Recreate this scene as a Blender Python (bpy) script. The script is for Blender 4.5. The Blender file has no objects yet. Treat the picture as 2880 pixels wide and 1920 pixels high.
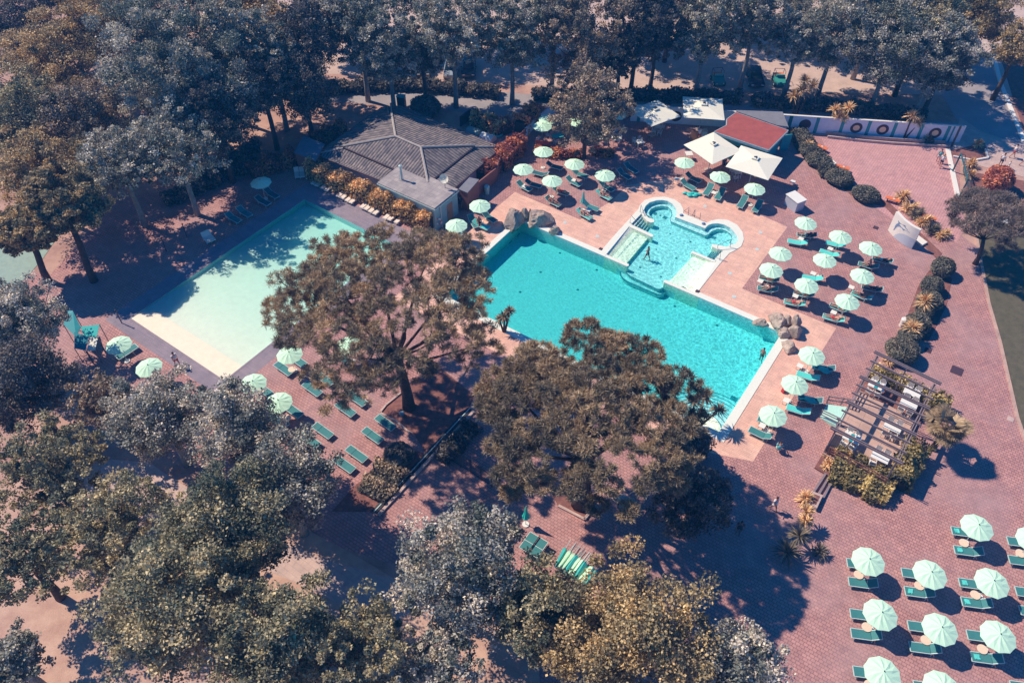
import bpy, bmesh, math, random
import numpy as np
from mathutils import Vector, Matrix, Euler
from mathutils.geometry import tessellate_polygon, delaunay_2d_cdt
R = math.radians
random.seed(7)
rng = np.random.default_rng(7)
scn = bpy.context.scene
COL = scn.collection

# ------------------------------------------------------------------ camera
FOC, PITCH, HCAM = 2240.0, R(47), 52.0
cd = bpy.data.cameras.new('camera'); cam = bpy.data.objects.new('camera', cd); COL.objects.link(cam)
cam.location = (0, 0, HCAM); cam.rotation_euler = (R(90) - PITCH, 0, 0)
cd.sensor_width = 36; cd.lens = 36 * FOC / 2880; cd.clip_start = 1; cd.clip_end = 1500
scn.camera = cam
# ------------------------------------------------------------------ light
SUN_AZ, SUN_EL = R(297), R(49)          # where the sun stands, clockwise from +Y
w = bpy.data.worlds.new('World'); scn.world = w; w.use_nodes = True
nt = w.node_tree; nt.nodes.clear()
sky = nt.nodes.new('ShaderNodeTexSky'); sky.sky_type = 'NISHITA'; sky.sun_disc = False
sky.sun_elevation = SUN_EL; sky.sun_rotation = SUN_AZ; sky.air_density = 1.0; sky.dust_density = 0.3
tint = nt.nodes.new('ShaderNodeMix'); tint.data_type = 'RGBA'; tint.blend_type = 'MULTIPLY'
tint.inputs[0].default_value = 1.0; tint.inputs[7].default_value = (0.06, 0.50, 1.0, 1)
bg = nt.nodes.new('ShaderNodeBackground'); bg.inputs[1].default_value = 0.118
wo = nt.nodes.new('ShaderNodeOutputWorld')
nt.links.new(sky.outputs[0], tint.inputs[6]); nt.links.new(tint.outputs[2], bg.inputs[0]); nt.links.new(bg.outputs[0], wo.inputs[0])
sd = bpy.data.lights.new('sun', 'SUN'); sd.energy = 4.6; sd.angle = R(0.5); sd.color = (1.0, 0.855, 0.69)
sun = bpy.data.objects.new('sun', sd); COL.objects.link(sun)
tosun = Vector((math.sin(SUN_AZ) * math.cos(SUN_EL), math.cos(SUN_AZ) * math.cos(SUN_EL), math.sin(SUN_EL)))
sun.rotation_euler = tosun.to_track_quat('Z', 'Y').to_euler(); sun.location = (-60, 80, 90)
scn.view_settings.view_transform = 'Standard'; scn.view_settings.look = 'None'
scn.view_settings.exposure = 0.26; scn.view_settings.gamma = 1.0
scn.cycles.transparent_max_bounces = 16; scn.cycles.max_bounces = 6; scn.cycles.diffuse_bounces = 3
scn.cycles.volume_bounces = 0

# ------------------------------------------------------------------ survey: photograph pixel -> place on the ground (or at height z)
CT, ST = math.cos(PITCH), math.sin(PITCH)
def G(px, py, z=0.0):
    u = (px - 1440) / FOC; v = (py - 960) / FOC
    dy = CT - v * ST; dz = -ST - v * CT; t = (z - HCAM) / dz
    return Vector((u * t, dy * t, z))
def fr(x0, y0, s): return lambda x, y: (x0 + x * s, y0 + y * s)
A = fr(1400, 300, .2041); B = fr(1840, 260, .2041); C = fr(2060, 560, .2041); D = fr(2100, 800, .2041)
E = fr(2160, 940, .2551); F = fr(2400, 380, .2041); S = fr(1700, 500, .2041); K = fr(820, 260, .4464)
L = fr(160, 800, .4464); M = fr(1180, 480, .3571); N = fr(560, 460, .4018); Q = fr(1240, 1120, .4464)
def T(r, c): return fr(720 * c, 480 * r, .30612)      # row, column
T30, T31, T32, T33, T20, T21, T22, T23 = T(3,0), T(3,1), T(3,2), T(3,3), T(2,0), T(2,1), T(2,2), T(2,3)
T10, T11, T12, T13, T00, T01, T02, T03 = T(1,0), T(1,1), T(1,2), T(1,3), T(0,0), T(0,1), T(0,2), T(0,3)
def P2(p, z=0): q = G(p[0], p[1], z); return (q.x, q.y)
UX = Vector((0.823, -0.568, 0)); VX = Vector((0.568, 0.823, 0)); AXIS = math.atan2(-0.568, 0.823)

# ------------------------------------------------------------------ materials
MATS = {}
def new_mat(name):
    m = bpy.data.materials.new(name); m.use_nodes = True
    n = m.node_tree.nodes; b = n['Principled BSDF']; return m, n, m.node_tree.links, b
def ramp(n, l, fac, stops):
    r = n.new('ShaderNodeValToRGB'); l.new(fac, r.inputs[0])
    while len(r.color_ramp.elements) < len(stops): r.color_ramp.elements.new(0.5)
    for e, (p, c) in zip(r.color_ramp.elements, stops): e.position = p; e.color = (*c, 1)
    return r.outputs[0]
def noise(n, l, scale, detail=4, rough=0.6, vec=None):
    t = n.new('ShaderNodeTexNoise'); t.inputs['Scale'].default_value = scale
    t.inputs['Detail'].default_value = detail; t.inputs['Roughness'].default_value = rough
    if vec is not None: l.new(vec, t.inputs['Vector'])
    return t.outputs[0]
def mixc(n, l, fac, a, b, mode='MIX'):
    m = n.new('ShaderNodeMix'); m.data_type = 'RGBA'; m.blend_type = mode
    for sock, v in ((m.inputs[0], fac), (m.inputs[6], a), (m.inputs[7], b)):
        if isinstance(v, (int, float)): sock.default_value = v
        elif isinstance(v, tuple): sock.default_value = (*v, 1)
        else: l.new(v, sock)
    return m.outputs[2]
def coord(n, l, rot=0.0, scale=1.0):
    tc = n.new('ShaderNodeTexCoord'); mp = n.new('ShaderNodeMapping')
    mp.inputs['Rotation'].default_value = (0, 0, rot); mp.inputs['Scale'].default_value = (scale, scale, scale)
    l.new(tc.outputs['Object'], mp.inputs[0]); return mp.outputs[0]
def bump(n, l, b, h, strength, dist=0.02):
    x = n.new('ShaderNodeBump'); x.inputs['Strength'].default_value = strength; x.inputs['Distance'].default_value = dist
    l.new(h, x.inputs['Height']); l.new(x.outputs[0], b.inputs['Normal'])
def plain(name, c, rough=0.7, var=0.12, sc=6.0, metal=0.0):
    if name in MATS: return MATS[name]
    m, n, l, b = new_mat(name)
    v = coord(n, l); f = noise(n, l, sc, 5, 0.65, v)
    lo = tuple(x * (1 - var) for x in c); hi = tuple(min(1, x * (1 + var)) for x in c)
    l.new(ramp(n, l, f, [(0.3, lo), (0.7, hi)]), b.inputs['Base Color'])
    b.inputs['Roughness'].default_value = rough; b.inputs['Metallic'].default_value = metal
    bump(n, l, b, f, 0.15, 0.01)
    MATS[name] = m; return m
def paving(name, c1, c2, mortar, bw=0.42, bh=0.21, rot=AXIS, msize=0.012, blotch=0.3, wear=(0.5, 0.42, 0.38), off=0.5):
    m, n, l, b = new_mat(name)
    v = coord(n, l, -rot); v0 = coord(n, l)
    br = n.new('ShaderNodeTexBrick'); l.new(v, br.inputs['Vector'])
    br.inputs['Scale'].default_value = 1.0; br.inputs['Brick Width'].default_value = bw; br.inputs['Row Height'].default_value = bh
    br.inputs['Mortar Size'].default_value = msize; br.inputs['Mortar Smooth'].default_value = 0.3; br.offset = off
    br.inputs['Color1'].default_value = (*c1, 1); br.inputs['Color2'].default_value = (*c2, 1); br.inputs['Mortar'].default_value = (*mortar, 1)
    big = noise(n, l, 0.16, 5, 0.6, v0); mid = noise(n, l, 0.9, 6, 0.7, v0); fine = noise(n, l, 14, 3, 0.7, v0)
    k = n.new('ShaderNodeMapRange'); l.new(big, k.inputs[0]); k.inputs[1].default_value = .42; k.inputs[2].default_value = .68; k.inputs[4].default_value = blotch
    c = mixc(n, l, k.outputs[0], br.outputs[0], wear)
    c = mixc(n, l, 0.75, c, ramp(n, l, mid, [(0.3, (.70, .69, .72)), (0.7, (1.15, 1.12, 1.08))]), 'MULTIPLY')
    c = mixc(n, l, 0.45, c, ramp(n, l, fine, [(0.3, (.7, .7, .72)), (0.7, (1.2, 1.15, 1.12))]), 'MULTIPLY')
    l.new(c, b.inputs['Base Color']); b.inputs['Roughness'].default_value = 0.85
    bump(n, l, b, br.outputs['Fac'], -0.3, 0.01)
    return m
PINK = paving('pink_block_paving', (.60, .305, .265), (.46, .23, .21), (.20, .11, .115), bw=.3, bh=.24, msize=.022, wear=(.44, .29, .29), blotch=.65)
COURT = paving('pale_pink_court_paving', (.70, .375, .35), (.60, .31, .295), (.30, .17, .17), bw=.26, bh=.26, msize=.016, wear=(.56, .34, .34), off=0)
DECK = paving('salmon_deck_tiles', (.90, .58, .43), (.80, .49, .37), (.50, .27, .23), bw=1.3, bh=.16, msize=.012, wear=(.74, .36, .28), blotch=.4)
GREY = paving('grey_deck_boards', (.33, .27, .31), (.28, .235, .28), (.15, .13, .17), bw=2.4, bh=.15, wear=(.38, .30, .30), blotch=.3)
GREY2 = paving('grey_deck_boards_across', (.34, .28, .31), (.29, .24, .28), (.15, .13, .17), bw=2.4, bh=.15, rot=AXIS + math.pi / 2, wear=(.38, .30, .30), blotch=.3)
PATHM = paving('pale_path_slabs', (.60, .44, .38), (.55, .41, .36), (.38, .28, .27), bw=.8, bh=.4, wear=(.66, .5, .42))
TERR = paving('beige_terrace_slabs', (.60, .40, .31), (.53, .35, .28), (.30, .19, .17), bw=1.0, bh=1.0, off=0, wear=(.5, .34, .28))
def dirt(name, stops, sc=1.2, fine=22, rough=.95, bstr=.4):
    m, n, l, b = new_mat(name); v = coord(n, l)
    f = noise(n, l, sc, 8, .7, v); g = noise(n, l, fine, 4, .7, v)
    c = mixc(n, l, .6, ramp(n, l, f, stops), ramp(n, l, g, [(.3, (.55, .55, .6)), (.72, (1.3, 1.22, 1.15))]), 'MULTIPLY')
    l.new(c, b.inputs['Base Color']); b.inputs['Roughness'].default_value = rough; bump(n, l, b, g, bstr, .03); return m
EARTH = dirt('dry_pinkish_earth', [(.3, (.30, .165, .14)), (.5, (.50, .30, .235)), (.7, (.62, .40, .31))], .35)
GRAVEL = dirt('pale_parking_gravel', [(.3, (.50, .37, .31)), (.7, (.68, .50, .42))], .5)
ASPH = dirt('road_asphalt', [(.3, (.30, .28, .29)), (.7, (.42, .37, .37))], .4, 30)
SOIL = dirt('red_brown_bed_soil', [(.3, (.14, .06, .055)), (.55, (.27, .115, .095)), (.75, (.40, .19, .14))], 2.0, 16)
LAWN = dirt('dry_olive_lawn', [(.3, (.09, .085, .05)), (.7, (.16, .135, .08))], 1.5, 40, bstr=.9)
TANK = dirt('dry_sandy_ground', [(.3, (.46, .27, .21)), (.6, (.62, .41, .31)), (.8, (.70, .48, .36))], .6)
WHITEP = plain('white_render', (.78, .74, .66), .8, .05, 3)
COPE = plain('cream_pool_coping', (.80, .80, .68), .55, .05, 5)
TILEM = plain('turquoise_pool_lining', (.50, .70, .74), .5, .04, 8)
SAND = plain('cream_pool_floor', (.88, .74, .62), .7, .05, 2)
STEPB = plain('teal_step_edging', (.04, .20, .26), .6, .1)
MINT = plain('mint_canvas', (.60, .87, .62), .85, .03, 8)
MINTD = plain('teal_canvas', (.05, .46, .42), .85, .1, 5)
CREAM = plain('cream_canvas', (.84, .80, .64), .85, .04, 5)
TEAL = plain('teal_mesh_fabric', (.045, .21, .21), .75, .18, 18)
TEAL_SHADE = plain('shaded_teal_mesh_fabric', (.02, .12, .14), .75, .15, 18)  # darker copy of the teal mesh, shade put into the colour
TOWEL = plain('aqua_towel', (.10, .62, .55), .95, .1, 8)
FRAME = plain('pale_painted_metal', (.55, .66, .62), .4, .05)
WHITE = plain('white_plastic', (.80, .78, .70), .45, .04)
CREAMP = plain('cream_table_top', (.82, .62, .46), .5, .05)
CUSH = plain('cream_cushion', (.84, .70, .58), .9, .06)
DARK = plain('dark_metal', (.03, .04, .06), .5, .2)
STEEL = plain('handrail_steel', (.16, .20, .24), .3, .1, 6, .6)
WOOD = plain('grey_brown_timber', (.25, .19, .20), .75, .25, 9)
REDW = plain('red_brown_timber', (.28, .11, .09), .75, .2, 7)
ORANGE = plain('orange_seat', (.78, .19, .06), .6, .1)
BRICKR = plain('red_felt_roof', (.36, .085, .075), .9, .16, 1.3)
SLATE = plain('grey_felt_roof', (.20, .20, .23), .9, .12, 2)
TEALP = plain('teal_paint', (.02, .30, .33), .6, .1, 4)
LAV = plain('lavender_white_wall', (.76, .78, .84), .8, .08, 1.6)
BLUEM = plain('grey_blue_mosaic', (.16, .24, .38), .7, .12, 10)
BROWNP = plain('dark_brown_paint', (.07, .035, .05), .7, .2, 8)
ROCK = dirt('pale_brown_rock', [(.3, (.16, .12, .11)), (.48, (.46, .36, .29)), (.7, (.68, .55, .44))], 1.6, 9, bstr=1.0)
BARK = dirt('dark_brown_bark', [(.3, (.045, .028, .025)), (.7, (.16, .10, .08))], 3, 18, bstr=1.0)
PALEBARK = dirt('pale_grey_bark', [(.3, (.20, .18, .17)), (.7, (.42, .37, .33))], 3, 18)
SKIN = plain('skin', (.55, .26, .18), .6, .06); SKIN2 = plain('tanned_skin', (.36, .15, .10), .6, .06)
HAIR = plain('dark_hair', (.03, .02, .02), .8, .2); HAIRB = plain('fair_hair', (.42, .27, .14), .8, .2)
CLW = plain('white_cloth', (.75, .74, .74), .9, .05); CLB = plain('navy_cloth', (.03, .04, .09), .9, .1)
CLR = plain('red_cloth', (.55, .04, .05), .9, .1); CLA = plain('aqua_cloth', (.12, .45, .47), .9, .1)
RUBBER = plain('rubber', (.02, .02, .022), .8, .1); GLASS = plain('dark_glass', (.02, .04, .05), .12, .1)
CARD = plain('dark_car_paint', (.02, .035, .05), .25, .1); CARW = plain('white_car_paint', (.70, .76, .74), .3, .05); CART = plain('teal_car_paint', (.05, .32, .27), .3, .08)
CARS = plain('silver_car_paint', (.33, .38, .42), .3, .05)
def tile_roof():
    m, n, l, b = new_mat('weathered_grey_roof_tiles')
    tc = n.new('ShaderNodeTexCoord'); uv = tc.outputs['UV']
    wv = n.new('ShaderNodeTexWave'); wv.inputs['Scale'].default_value = 1.0; wv.wave_profile = 'SIN'; wv.bands_direction = 'X'
    mp = n.new('ShaderNodeMapping'); mp.inputs['Scale'].default_value = (1 / .36 * 1.0, .0, 1); l.new(uv, mp.inputs[0])
    # tile ribs running down the slope, 0.36 m apart
    sep = n.new('ShaderNodeSeparateXYZ'); l.new(uv, sep.inputs[0])
    m1 = n.new('ShaderNodeMath'); m1.operation = 'MULTIPLY'; m1.inputs[1].default_value = 2 * math.pi / .36; l.new(sep.outputs[0], m1.inputs[0])
    s1 = n.new('ShaderNodeMath'); s1.operation = 'SINE'; l.new(m1.outputs[0], s1.inputs[0])
    r1 = n.new('ShaderNodeMapRange'); l.new(s1.outputs[0], r1.inputs[0]); r1.inputs[1].default_value = -1; r1.inputs[2].default_value = 1
    br = n.new('ShaderNodeTexBrick'); l.new(uv, br.inputs['Vector']); br.inputs['Scale'].default_value = 1; br.inputs['Brick Width'].default_value = .36
    br.inputs['Row Height'].default_value = .42; br.offset = 0; br.inputs['Mortar Size'].default_value = .01
    br.inputs['Color1'].default_value = (.30, .26, .25, 1); br.inputs['Color2'].default_value = (.14, .13, .145, 1); br.inputs['Mortar'].default_value = (.12, .11, .12, 1)
    v = coord(n, l); f = noise(n, l, 1.1, 8, .75, v)
    c = mixc(n, l, .7, br.outputs[0], ramp(n, l, f, [(.3, (.5, .5, .58)), (.7, (1.25, 1.15, 1.02))]), 'MULTIPLY')
    c = mixc(n, l, 1.0, c, ramp(n, l, r1.outputs[0], [(0, (.35, .34, .38)), (.45, (1, 1, 1)), (1, (1.1, 1.08, 1.05))]), 'MULTIPLY')
    l.new(c, b.inputs['Base Color']); b.inputs['Roughness'].default_value = .9
    bump(n, l, b, r1.outputs[0], .9, .06)
    return m
ROOFT = tile_roof()
def slab_roof():
    m = paving('grey_roof_slabs', (.44, .39, .37), (.32, .29, .29), (.20, .18, .19), bw=.5, bh=.5, off=0, wear=(.5, .44, .40), blotch=.3); return m
SLABR = slab_roof()

def leafmat(name, cols, trans=.25, rough=.55, spec=.35):
    """leaves: colour varies clump by clump and leaf by leaf through the 'leaf' attribute"""
    m, n, l, b = new_mat(name)
    at = n.new('ShaderNodeAttribute'); at.attribute_name = 'leaf'
    sp = n.new('ShaderNodeSeparateColor'); l.new(at.outputs['Color'], sp.inputs[0])
    oi = n.new('ShaderNodeObjectInfo')
    a = n.new('ShaderNodeMath'); a.operation = 'MULTIPLY_ADD'; l.new(oi.outputs['Random'], a.inputs[0]); a.inputs[1].default_value = .24; a.inputs[2].default_value = -.12
    s = n.new('ShaderNodeMath'); s.operation = 'ADD'; l.new(sp.outputs[0], s.inputs[0]); l.new(a.outputs[0], s.inputs[1])
    k = len(cols); c = ramp(n, l, s.outputs[0], [(i / (k - 1), cc) for i, cc in enumerate(cols)])
    vr = n.new('ShaderNodeMapRange'); l.new(sp.outputs[1], vr.inputs[0]); vr.inputs[3].default_value = .6; vr.inputs[4].default_value = 2.1
    hs = n.new('ShaderNodeHueSaturation'); l.new(vr.outputs[0], hs.inputs['Value']); l.new(c, hs.inputs['Color'])
    l.new(hs.outputs[0], b.inputs['Base Color']); b.inputs['Roughness'].default_value = rough
    b.inputs['Specular IOR Level'].default_value = spec
    tr = n.new('ShaderNodeBsdfTranslucent'); l.new(hs.outputs[0], tr.inputs[0])
    mx = n.new('ShaderNodeMixShader'); mx.inputs[0].default_value = trans
    out = n['Material Output']; l.new(b.outputs[0], mx.inputs[1]); l.new(tr.outputs[0], mx.inputs[2]); l.new(mx.outputs[0], out.inputs[0])
    return m
LF = {
 'grey':   leafmat('grey_poplar_leaves', [(.09, .115, .09), (.25, .24, .19), (.50, .44, .34)], spec=.6),
 'gold':   leafmat('golden_brown_leaves', [(.14, .125, .075), (.33, .245, .125), (.54, .37, .17)]),
 'olive':  leafmat('olive_leaves', [(.09, .105, .07), (.26, .23, .135), (.47, .38, .21)]),
 'silver': leafmat('silvery_leaves', [(.10, .12, .10), (.30, .285, .235), (.62, .53, .41)], spec=.5),
 'pine':   leafmat('pine_needles', [(.11, .095, .07), (.27, .20, .12), (.48, .33, .18)], trans=.1),
 'palmbrown': leafmat('brown_palm_fronds', [(.10, .075, .05), (.26, .18, .10), (.42, .29, .16)], trans=.15),
 'pinedark': leafmat('dark_pine_needles', [(.10, .085, .08), (.19, .145, .12), (.30, .22, .17)], trans=.1),
 'dark':   leafmat('dark_evergreen_leaves', [(.06, .065, .07), (.12, .11, .10), (.20, .16, .12)]),
 'amber':  leafmat('amber_brown_leaves', [(.13, .115, .07), (.33, .25, .125), (.56, .38, .17)]),
 'brown':  leafmat('brown_willow_leaves', [(.13, .115, .09), (.30, .23, .16), (.50, .36, .23)]),
 'red':    leafmat('red_hedge_leaves', [(.20, .065, .055), (.44, .14, .085), (.60, .27, .11)]),
 'yellow': leafmat('yellow_hedge_leaves', [(.32, .20, .09), (.62, .38, .16), (.78, .50, .24)]),
 'box':    leafmat('clipped_bush_leaves', [(.08, .08, .07), (.13, .12, .09), (.20, .16, .11)]),
 'yucca':  leafmat('yucca_blades', [(.22, .15, .08), (.55, .34, .16), (.80, .52, .26)], trans=.15),
 'palm':   leafmat('dark_yucca_blades', [(.05, .06, .06), (.14, .11, .08), (.26, .19, .11)], trans=.15),
 'pergola': leafmat('variegated_hedge_leaves', [(.13, .11, .06), (.30, .23, .09), (.62, .47, .19)]),
}
def watermat(name, absorb, dens, caust=.35, rip=.5, rings=None):
    m, n, l, b = new_mat(name); n.remove(b); out = n['Material Output']
    v = coord(n, l)
    def warp(sc, amt):
        nz = n.new('ShaderNodeTexNoise'); nz.inputs['Scale'].default_value = sc; l.new(v, nz.inputs['Vector'])
        mx = n.new('ShaderNodeVectorMath'); mx.operation = 'MULTIPLY_ADD'; l.new(nz.outputs['Color'], mx.inputs[0])
        mx.inputs[1].default_value = (amt, amt, 0); l.new(v, mx.inputs[2]); return mx.outputs[0]
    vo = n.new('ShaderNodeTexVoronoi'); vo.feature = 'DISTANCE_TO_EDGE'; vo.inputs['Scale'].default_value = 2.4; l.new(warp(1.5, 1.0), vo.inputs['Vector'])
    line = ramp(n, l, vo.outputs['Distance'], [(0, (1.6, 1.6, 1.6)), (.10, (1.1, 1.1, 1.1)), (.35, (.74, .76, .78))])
    # caustic lines painted into the tint, strongest at the right-hand end, weak at left
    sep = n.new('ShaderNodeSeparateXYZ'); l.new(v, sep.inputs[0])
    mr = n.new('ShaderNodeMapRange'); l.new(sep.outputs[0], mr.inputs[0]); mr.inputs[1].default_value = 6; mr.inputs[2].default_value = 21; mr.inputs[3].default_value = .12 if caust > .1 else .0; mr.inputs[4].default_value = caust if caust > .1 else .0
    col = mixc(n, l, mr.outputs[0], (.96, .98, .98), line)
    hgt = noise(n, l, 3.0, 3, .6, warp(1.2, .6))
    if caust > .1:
        fine = noise(n, l, 5.5, 2, .5, warp(.8, .5)); col = mixc(n, l, .55, col, ramp(n, l, fine, [(.38, (.86, .88, .88)), (.6, (1.12, 1.1, 1.1))]), 'MULTIPLY')  # fine wave flecks of light, also put into the tint
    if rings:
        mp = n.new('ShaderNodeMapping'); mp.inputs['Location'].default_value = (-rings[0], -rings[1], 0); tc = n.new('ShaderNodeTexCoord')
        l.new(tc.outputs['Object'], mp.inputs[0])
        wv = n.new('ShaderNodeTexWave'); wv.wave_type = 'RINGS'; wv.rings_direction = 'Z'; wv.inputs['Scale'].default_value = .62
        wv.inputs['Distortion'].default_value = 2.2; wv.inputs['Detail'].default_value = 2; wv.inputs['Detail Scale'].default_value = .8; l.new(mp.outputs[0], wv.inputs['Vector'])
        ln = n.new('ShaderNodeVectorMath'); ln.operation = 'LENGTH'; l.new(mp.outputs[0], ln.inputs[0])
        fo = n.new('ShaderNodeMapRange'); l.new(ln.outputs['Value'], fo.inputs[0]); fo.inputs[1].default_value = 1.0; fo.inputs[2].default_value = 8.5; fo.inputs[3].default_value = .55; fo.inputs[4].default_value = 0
        rc = ramp(n, l, wv.outputs[0], [(0, (.84, .86, .86)), (.75, (.96, .96, .96)), (1, (1.32, 1.32, 1.3))])  # light and dark bands of the rings painted into the tint
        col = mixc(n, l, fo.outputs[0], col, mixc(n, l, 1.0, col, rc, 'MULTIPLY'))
    tr = n.new('ShaderNodeBsdfTransparent'); l.new(col, tr.inputs[0])
    gl = n.new('ShaderNodeBsdfGlossy'); gl.inputs['Roughness'].default_value = .08
    bp = n.new('ShaderNodeBump'); bp.inputs['Strength'].default_value = rip; bp.inputs['Distance'].default_value = .06; l.new(hgt, bp.inputs['Height']); l.new(bp.outputs[0], gl.inputs['Normal'])
    fz = n.new('ShaderNodeFresnel'); fz.inputs[0].default_value = 1.33; l.new(bp.outputs[0], fz.inputs['Normal'])
    mx = n.new('ShaderNodeMixShader'); l.new(fz.outputs[0], mx.inputs[0]); l.new(tr.outputs[0], mx.inputs[1]); l.new(gl.outputs[0], mx.inputs[2])
    l.new(mx.outputs[0], out.inputs['Surface'])
    va = n.new('ShaderNodeVolumeAbsorption'); va.inputs[0].default_value = (*absorb, 1); va.inputs[1].default_value = dens; l.new(va.outputs[0], out.inputs['Volume'])
    return m

# ------------------------------------------------------------------ object helpers
def tag(o, label=None, cat=None, group=None, kind=None):
    if label: o['label'] = label
    if cat: o['category'] = cat
    if group: o['group'] = group
    if kind: o['kind'] = kind
    return o
def empty(name, loc, label, cat, group=None, rz=0.0):
    o = bpy.data.objects.new(name, None); o.empty_display_size = .3; COL.objects.link(o)
    o.location = loc; o.rotation_euler = (0, 0, rz); return tag(o, label, cat, group)
def link(name, me, parent=None, loc=None):
    o = bpy.data.objects.new(name, me); COL.objects.link(o)
    if parent: o.parent = parent
    if loc is not None: o.location = loc
    return o
def copy_tree(src, parent=None):
    c = src.copy(); COL.objects.link(c)
    if parent: c.parent = parent
    for ch in list(src.children): copy_tree(ch, c)
    return c
class MB:
    """collects simple shapes, then links them as ONE mesh object"""
    def __init__(s): s.v = []; s.f = []; s.m = []; s.mi = 0
    def add(s, vs, fs):
        k = len(s.v); s.v += [tuple(x) for x in vs]; s.f += [tuple(i + k for i in f) for f in fs]; s.m += [s.mi] * len(fs); return s
    def box(s, c, d, rz=0.0, rx=0.0, ry=0.0, taper=1.0):
        e = Euler((rx, ry, rz)).to_matrix(); vs = []
        for z in (-1, 1):
            t = taper if z > 0 else 1
            for x, y in ((-1, -1), (1, -1), (1, 1), (-1, 1)): vs.append(Vector(c) + e @ Vector((x * d[0] / 2 * t, y * d[1] / 2 * t, z * d[2] / 2)))
        return s.add(vs, [(3, 2, 1, 0), (4, 5, 6, 7), (0, 1, 5, 4), (1, 2, 6, 5), (2, 3, 7, 6), (3, 0, 4, 7)])
    def tube(s, pts, r, n=8, cap=True):
        pts = [Vector(p) for p in pts]; rs = r if isinstance(r, (list, tuple)) else [r] * len(pts); vs = []; fs = []
        for i, p in enumerate(pts):
            d = (pts[min(i + 1, len(pts) - 1)] - pts[max(i - 1, 0)]); d = d.normalized() if d.length > 1e-9 else Vector((0, 0, 1))
            a = d.orthogonal().normalized() if i == 0 else (a - d * a.dot(d)).normalized(); b = d.cross(a)
            for k in range(n): t = 2 * math.pi * k / n; vs.append(p + (a * math.cos(t) + b * math.sin(t)) * rs[i])
        for i in range(len(pts) - 1):
            for k in range(n): k2 = (k + 1) % n; fs.append((i * n + k, i * n + k2, (i + 1) * n + k2, (i + 1) * n + k))
        if cap: fs += [tuple(range(n))[::-1], tuple(range((len(pts) - 1) * n, len(pts) * n))]
        return s.add(vs, fs)
    def beam(s, a, b, w, h):
        a, b = Vector(a), Vector(b); d = b - a; L_ = d.length; rz = math.atan2(d.y, d.x); ry = -math.atan2(d.z, math.hypot(d.x, d.y))
        return s.box((a + b) / 2, (L_, w, h), rz=rz, ry=ry)
    def prism(s, poly, z0, z1):
        n = len(poly); z1s = z1 if isinstance(z1, (list, tuple)) else [z1] * n; z0s = z0 if isinstance(z0, (list, tuple)) else [z0] * n
        ar = sum(poly[i][0] * poly[(i + 1) % n][1] - poly[(i + 1) % n][0] * poly[i][1] for i in range(n))
        if ar < 0: poly = poly[::-1]; z1s = z1s[::-1]; z0s = z0s[::-1]
        vs = [(p[0], p[1], z) for p, z in zip(poly, z0s)] + [(p[0], p[1], z) for p, z in zip(poly, z1s)]
        tri = tessellate_polygon([[Vector((p[0], p[1], 0)) for p in poly]])
        fs = []
        for t in tri:
            a, b, c = t; cr = (poly[b][0] - poly[a][0]) * (poly[c][1] - poly[a][1]) - (poly[b][1] - poly[a][1]) * (poly[c][0] - poly[a][0])
            if cr < 0: a, c = c, a
            fs.append((a + n, b + n, c + n)); fs.append((c, b, a))
        fs += [(i, (i + 1) % n, (i + 1) % n + n, i + n) for i in range(n)]
        return s.add(vs, fs)
    def ball(s, c, r, n=10, jit=0.0, seed=0):
        rr = random.Random(seed); r = r if isinstance(r, (tuple, list)) else (r, r, r); vs = [(c[0], c[1], c[2] - r[2])]; m_ = n // 2; fs = []
        for i in range(1, m_):
            t = math.pi * i / m_
            for k in range(n):
                p = 2 * math.pi * k / n; q = 1 + jit * (rr.random() - .5) * 2
                vs.append((c[0] + r[0] * q * math.sin(t) * math.cos(p), c[1] + r[1] * q * math.sin(t) * math.sin(p), c[2] - r[2] * q * math.cos(t)))
        vs.append((c[0], c[1], c[2] + r[2])); e = len(vs) - 1
        for k in range(n): fs.append((0, 1 + (k + 1) % n, 1 + k)); fs.append((e, e - n + k, e - n + (k + 1) % n))
        for i in range(m_ - 2):
            for k in range(n): a = 1 + i * n + k; b = 1 + i * n + (k + 1) % n; fs.append((a, b, b + n, a + n))
        return s.add(vs, fs)
    def mesh(s, name, mats, smooth=False):
        me = bpy.data.meshes.new(name); me.from_pydata(s.v, [], s.f)
        for m in (mats if isinstance(mats, (list, tuple)) else [mats]): me.materials.append(m)
        if any(s.m): me.polygons.foreach_set('material_index', s.m)
        if smooth: me.polygons.foreach_set('use_smooth', [True] * len(me.polygons))
        me.update(); return me
    def build(s, name, mats, parent=None, smooth=False): return link(name, s.mesh(name, mats, smooth), parent)
def inpoly(x, y, poly):
    c = False; n = len(poly)
    for i in range(n):
        x1, y1 = poly[i]; x2, y2 = poly[(i + 1) % n]
        if (y1 > y) != (y2 > y) and x < (x2 - x1) * (y - y1) / (y2 - y1) + x1: c = not c
    return c
def grow(poly, d):
    n = len(poly); ar = sum(poly[i][0] * poly[(i + 1) % n][1] - poly[(i + 1) % n][0] * poly[i][1] for i in range(n)); sg = 1 if ar > 0 else -1; out = []
    for i in range(n):
        p0, p1, p2 = (Vector(poly[i - 1]), Vector(poly[i]), Vector(poly[(i + 1) % n]))
        a = (p1 - p0).normalized(); b = (p2 - p1).normalized(); na = Vector((a.y, -a.x)) * sg; nb = Vector((b.y, -b.x)) * sg
        m = (na + nb); m = m / max(m.length_squared, .3) * 2 * 1.0; out.append((p1.x + m.x * d, p1.y + m.y * d))
    return out
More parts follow.
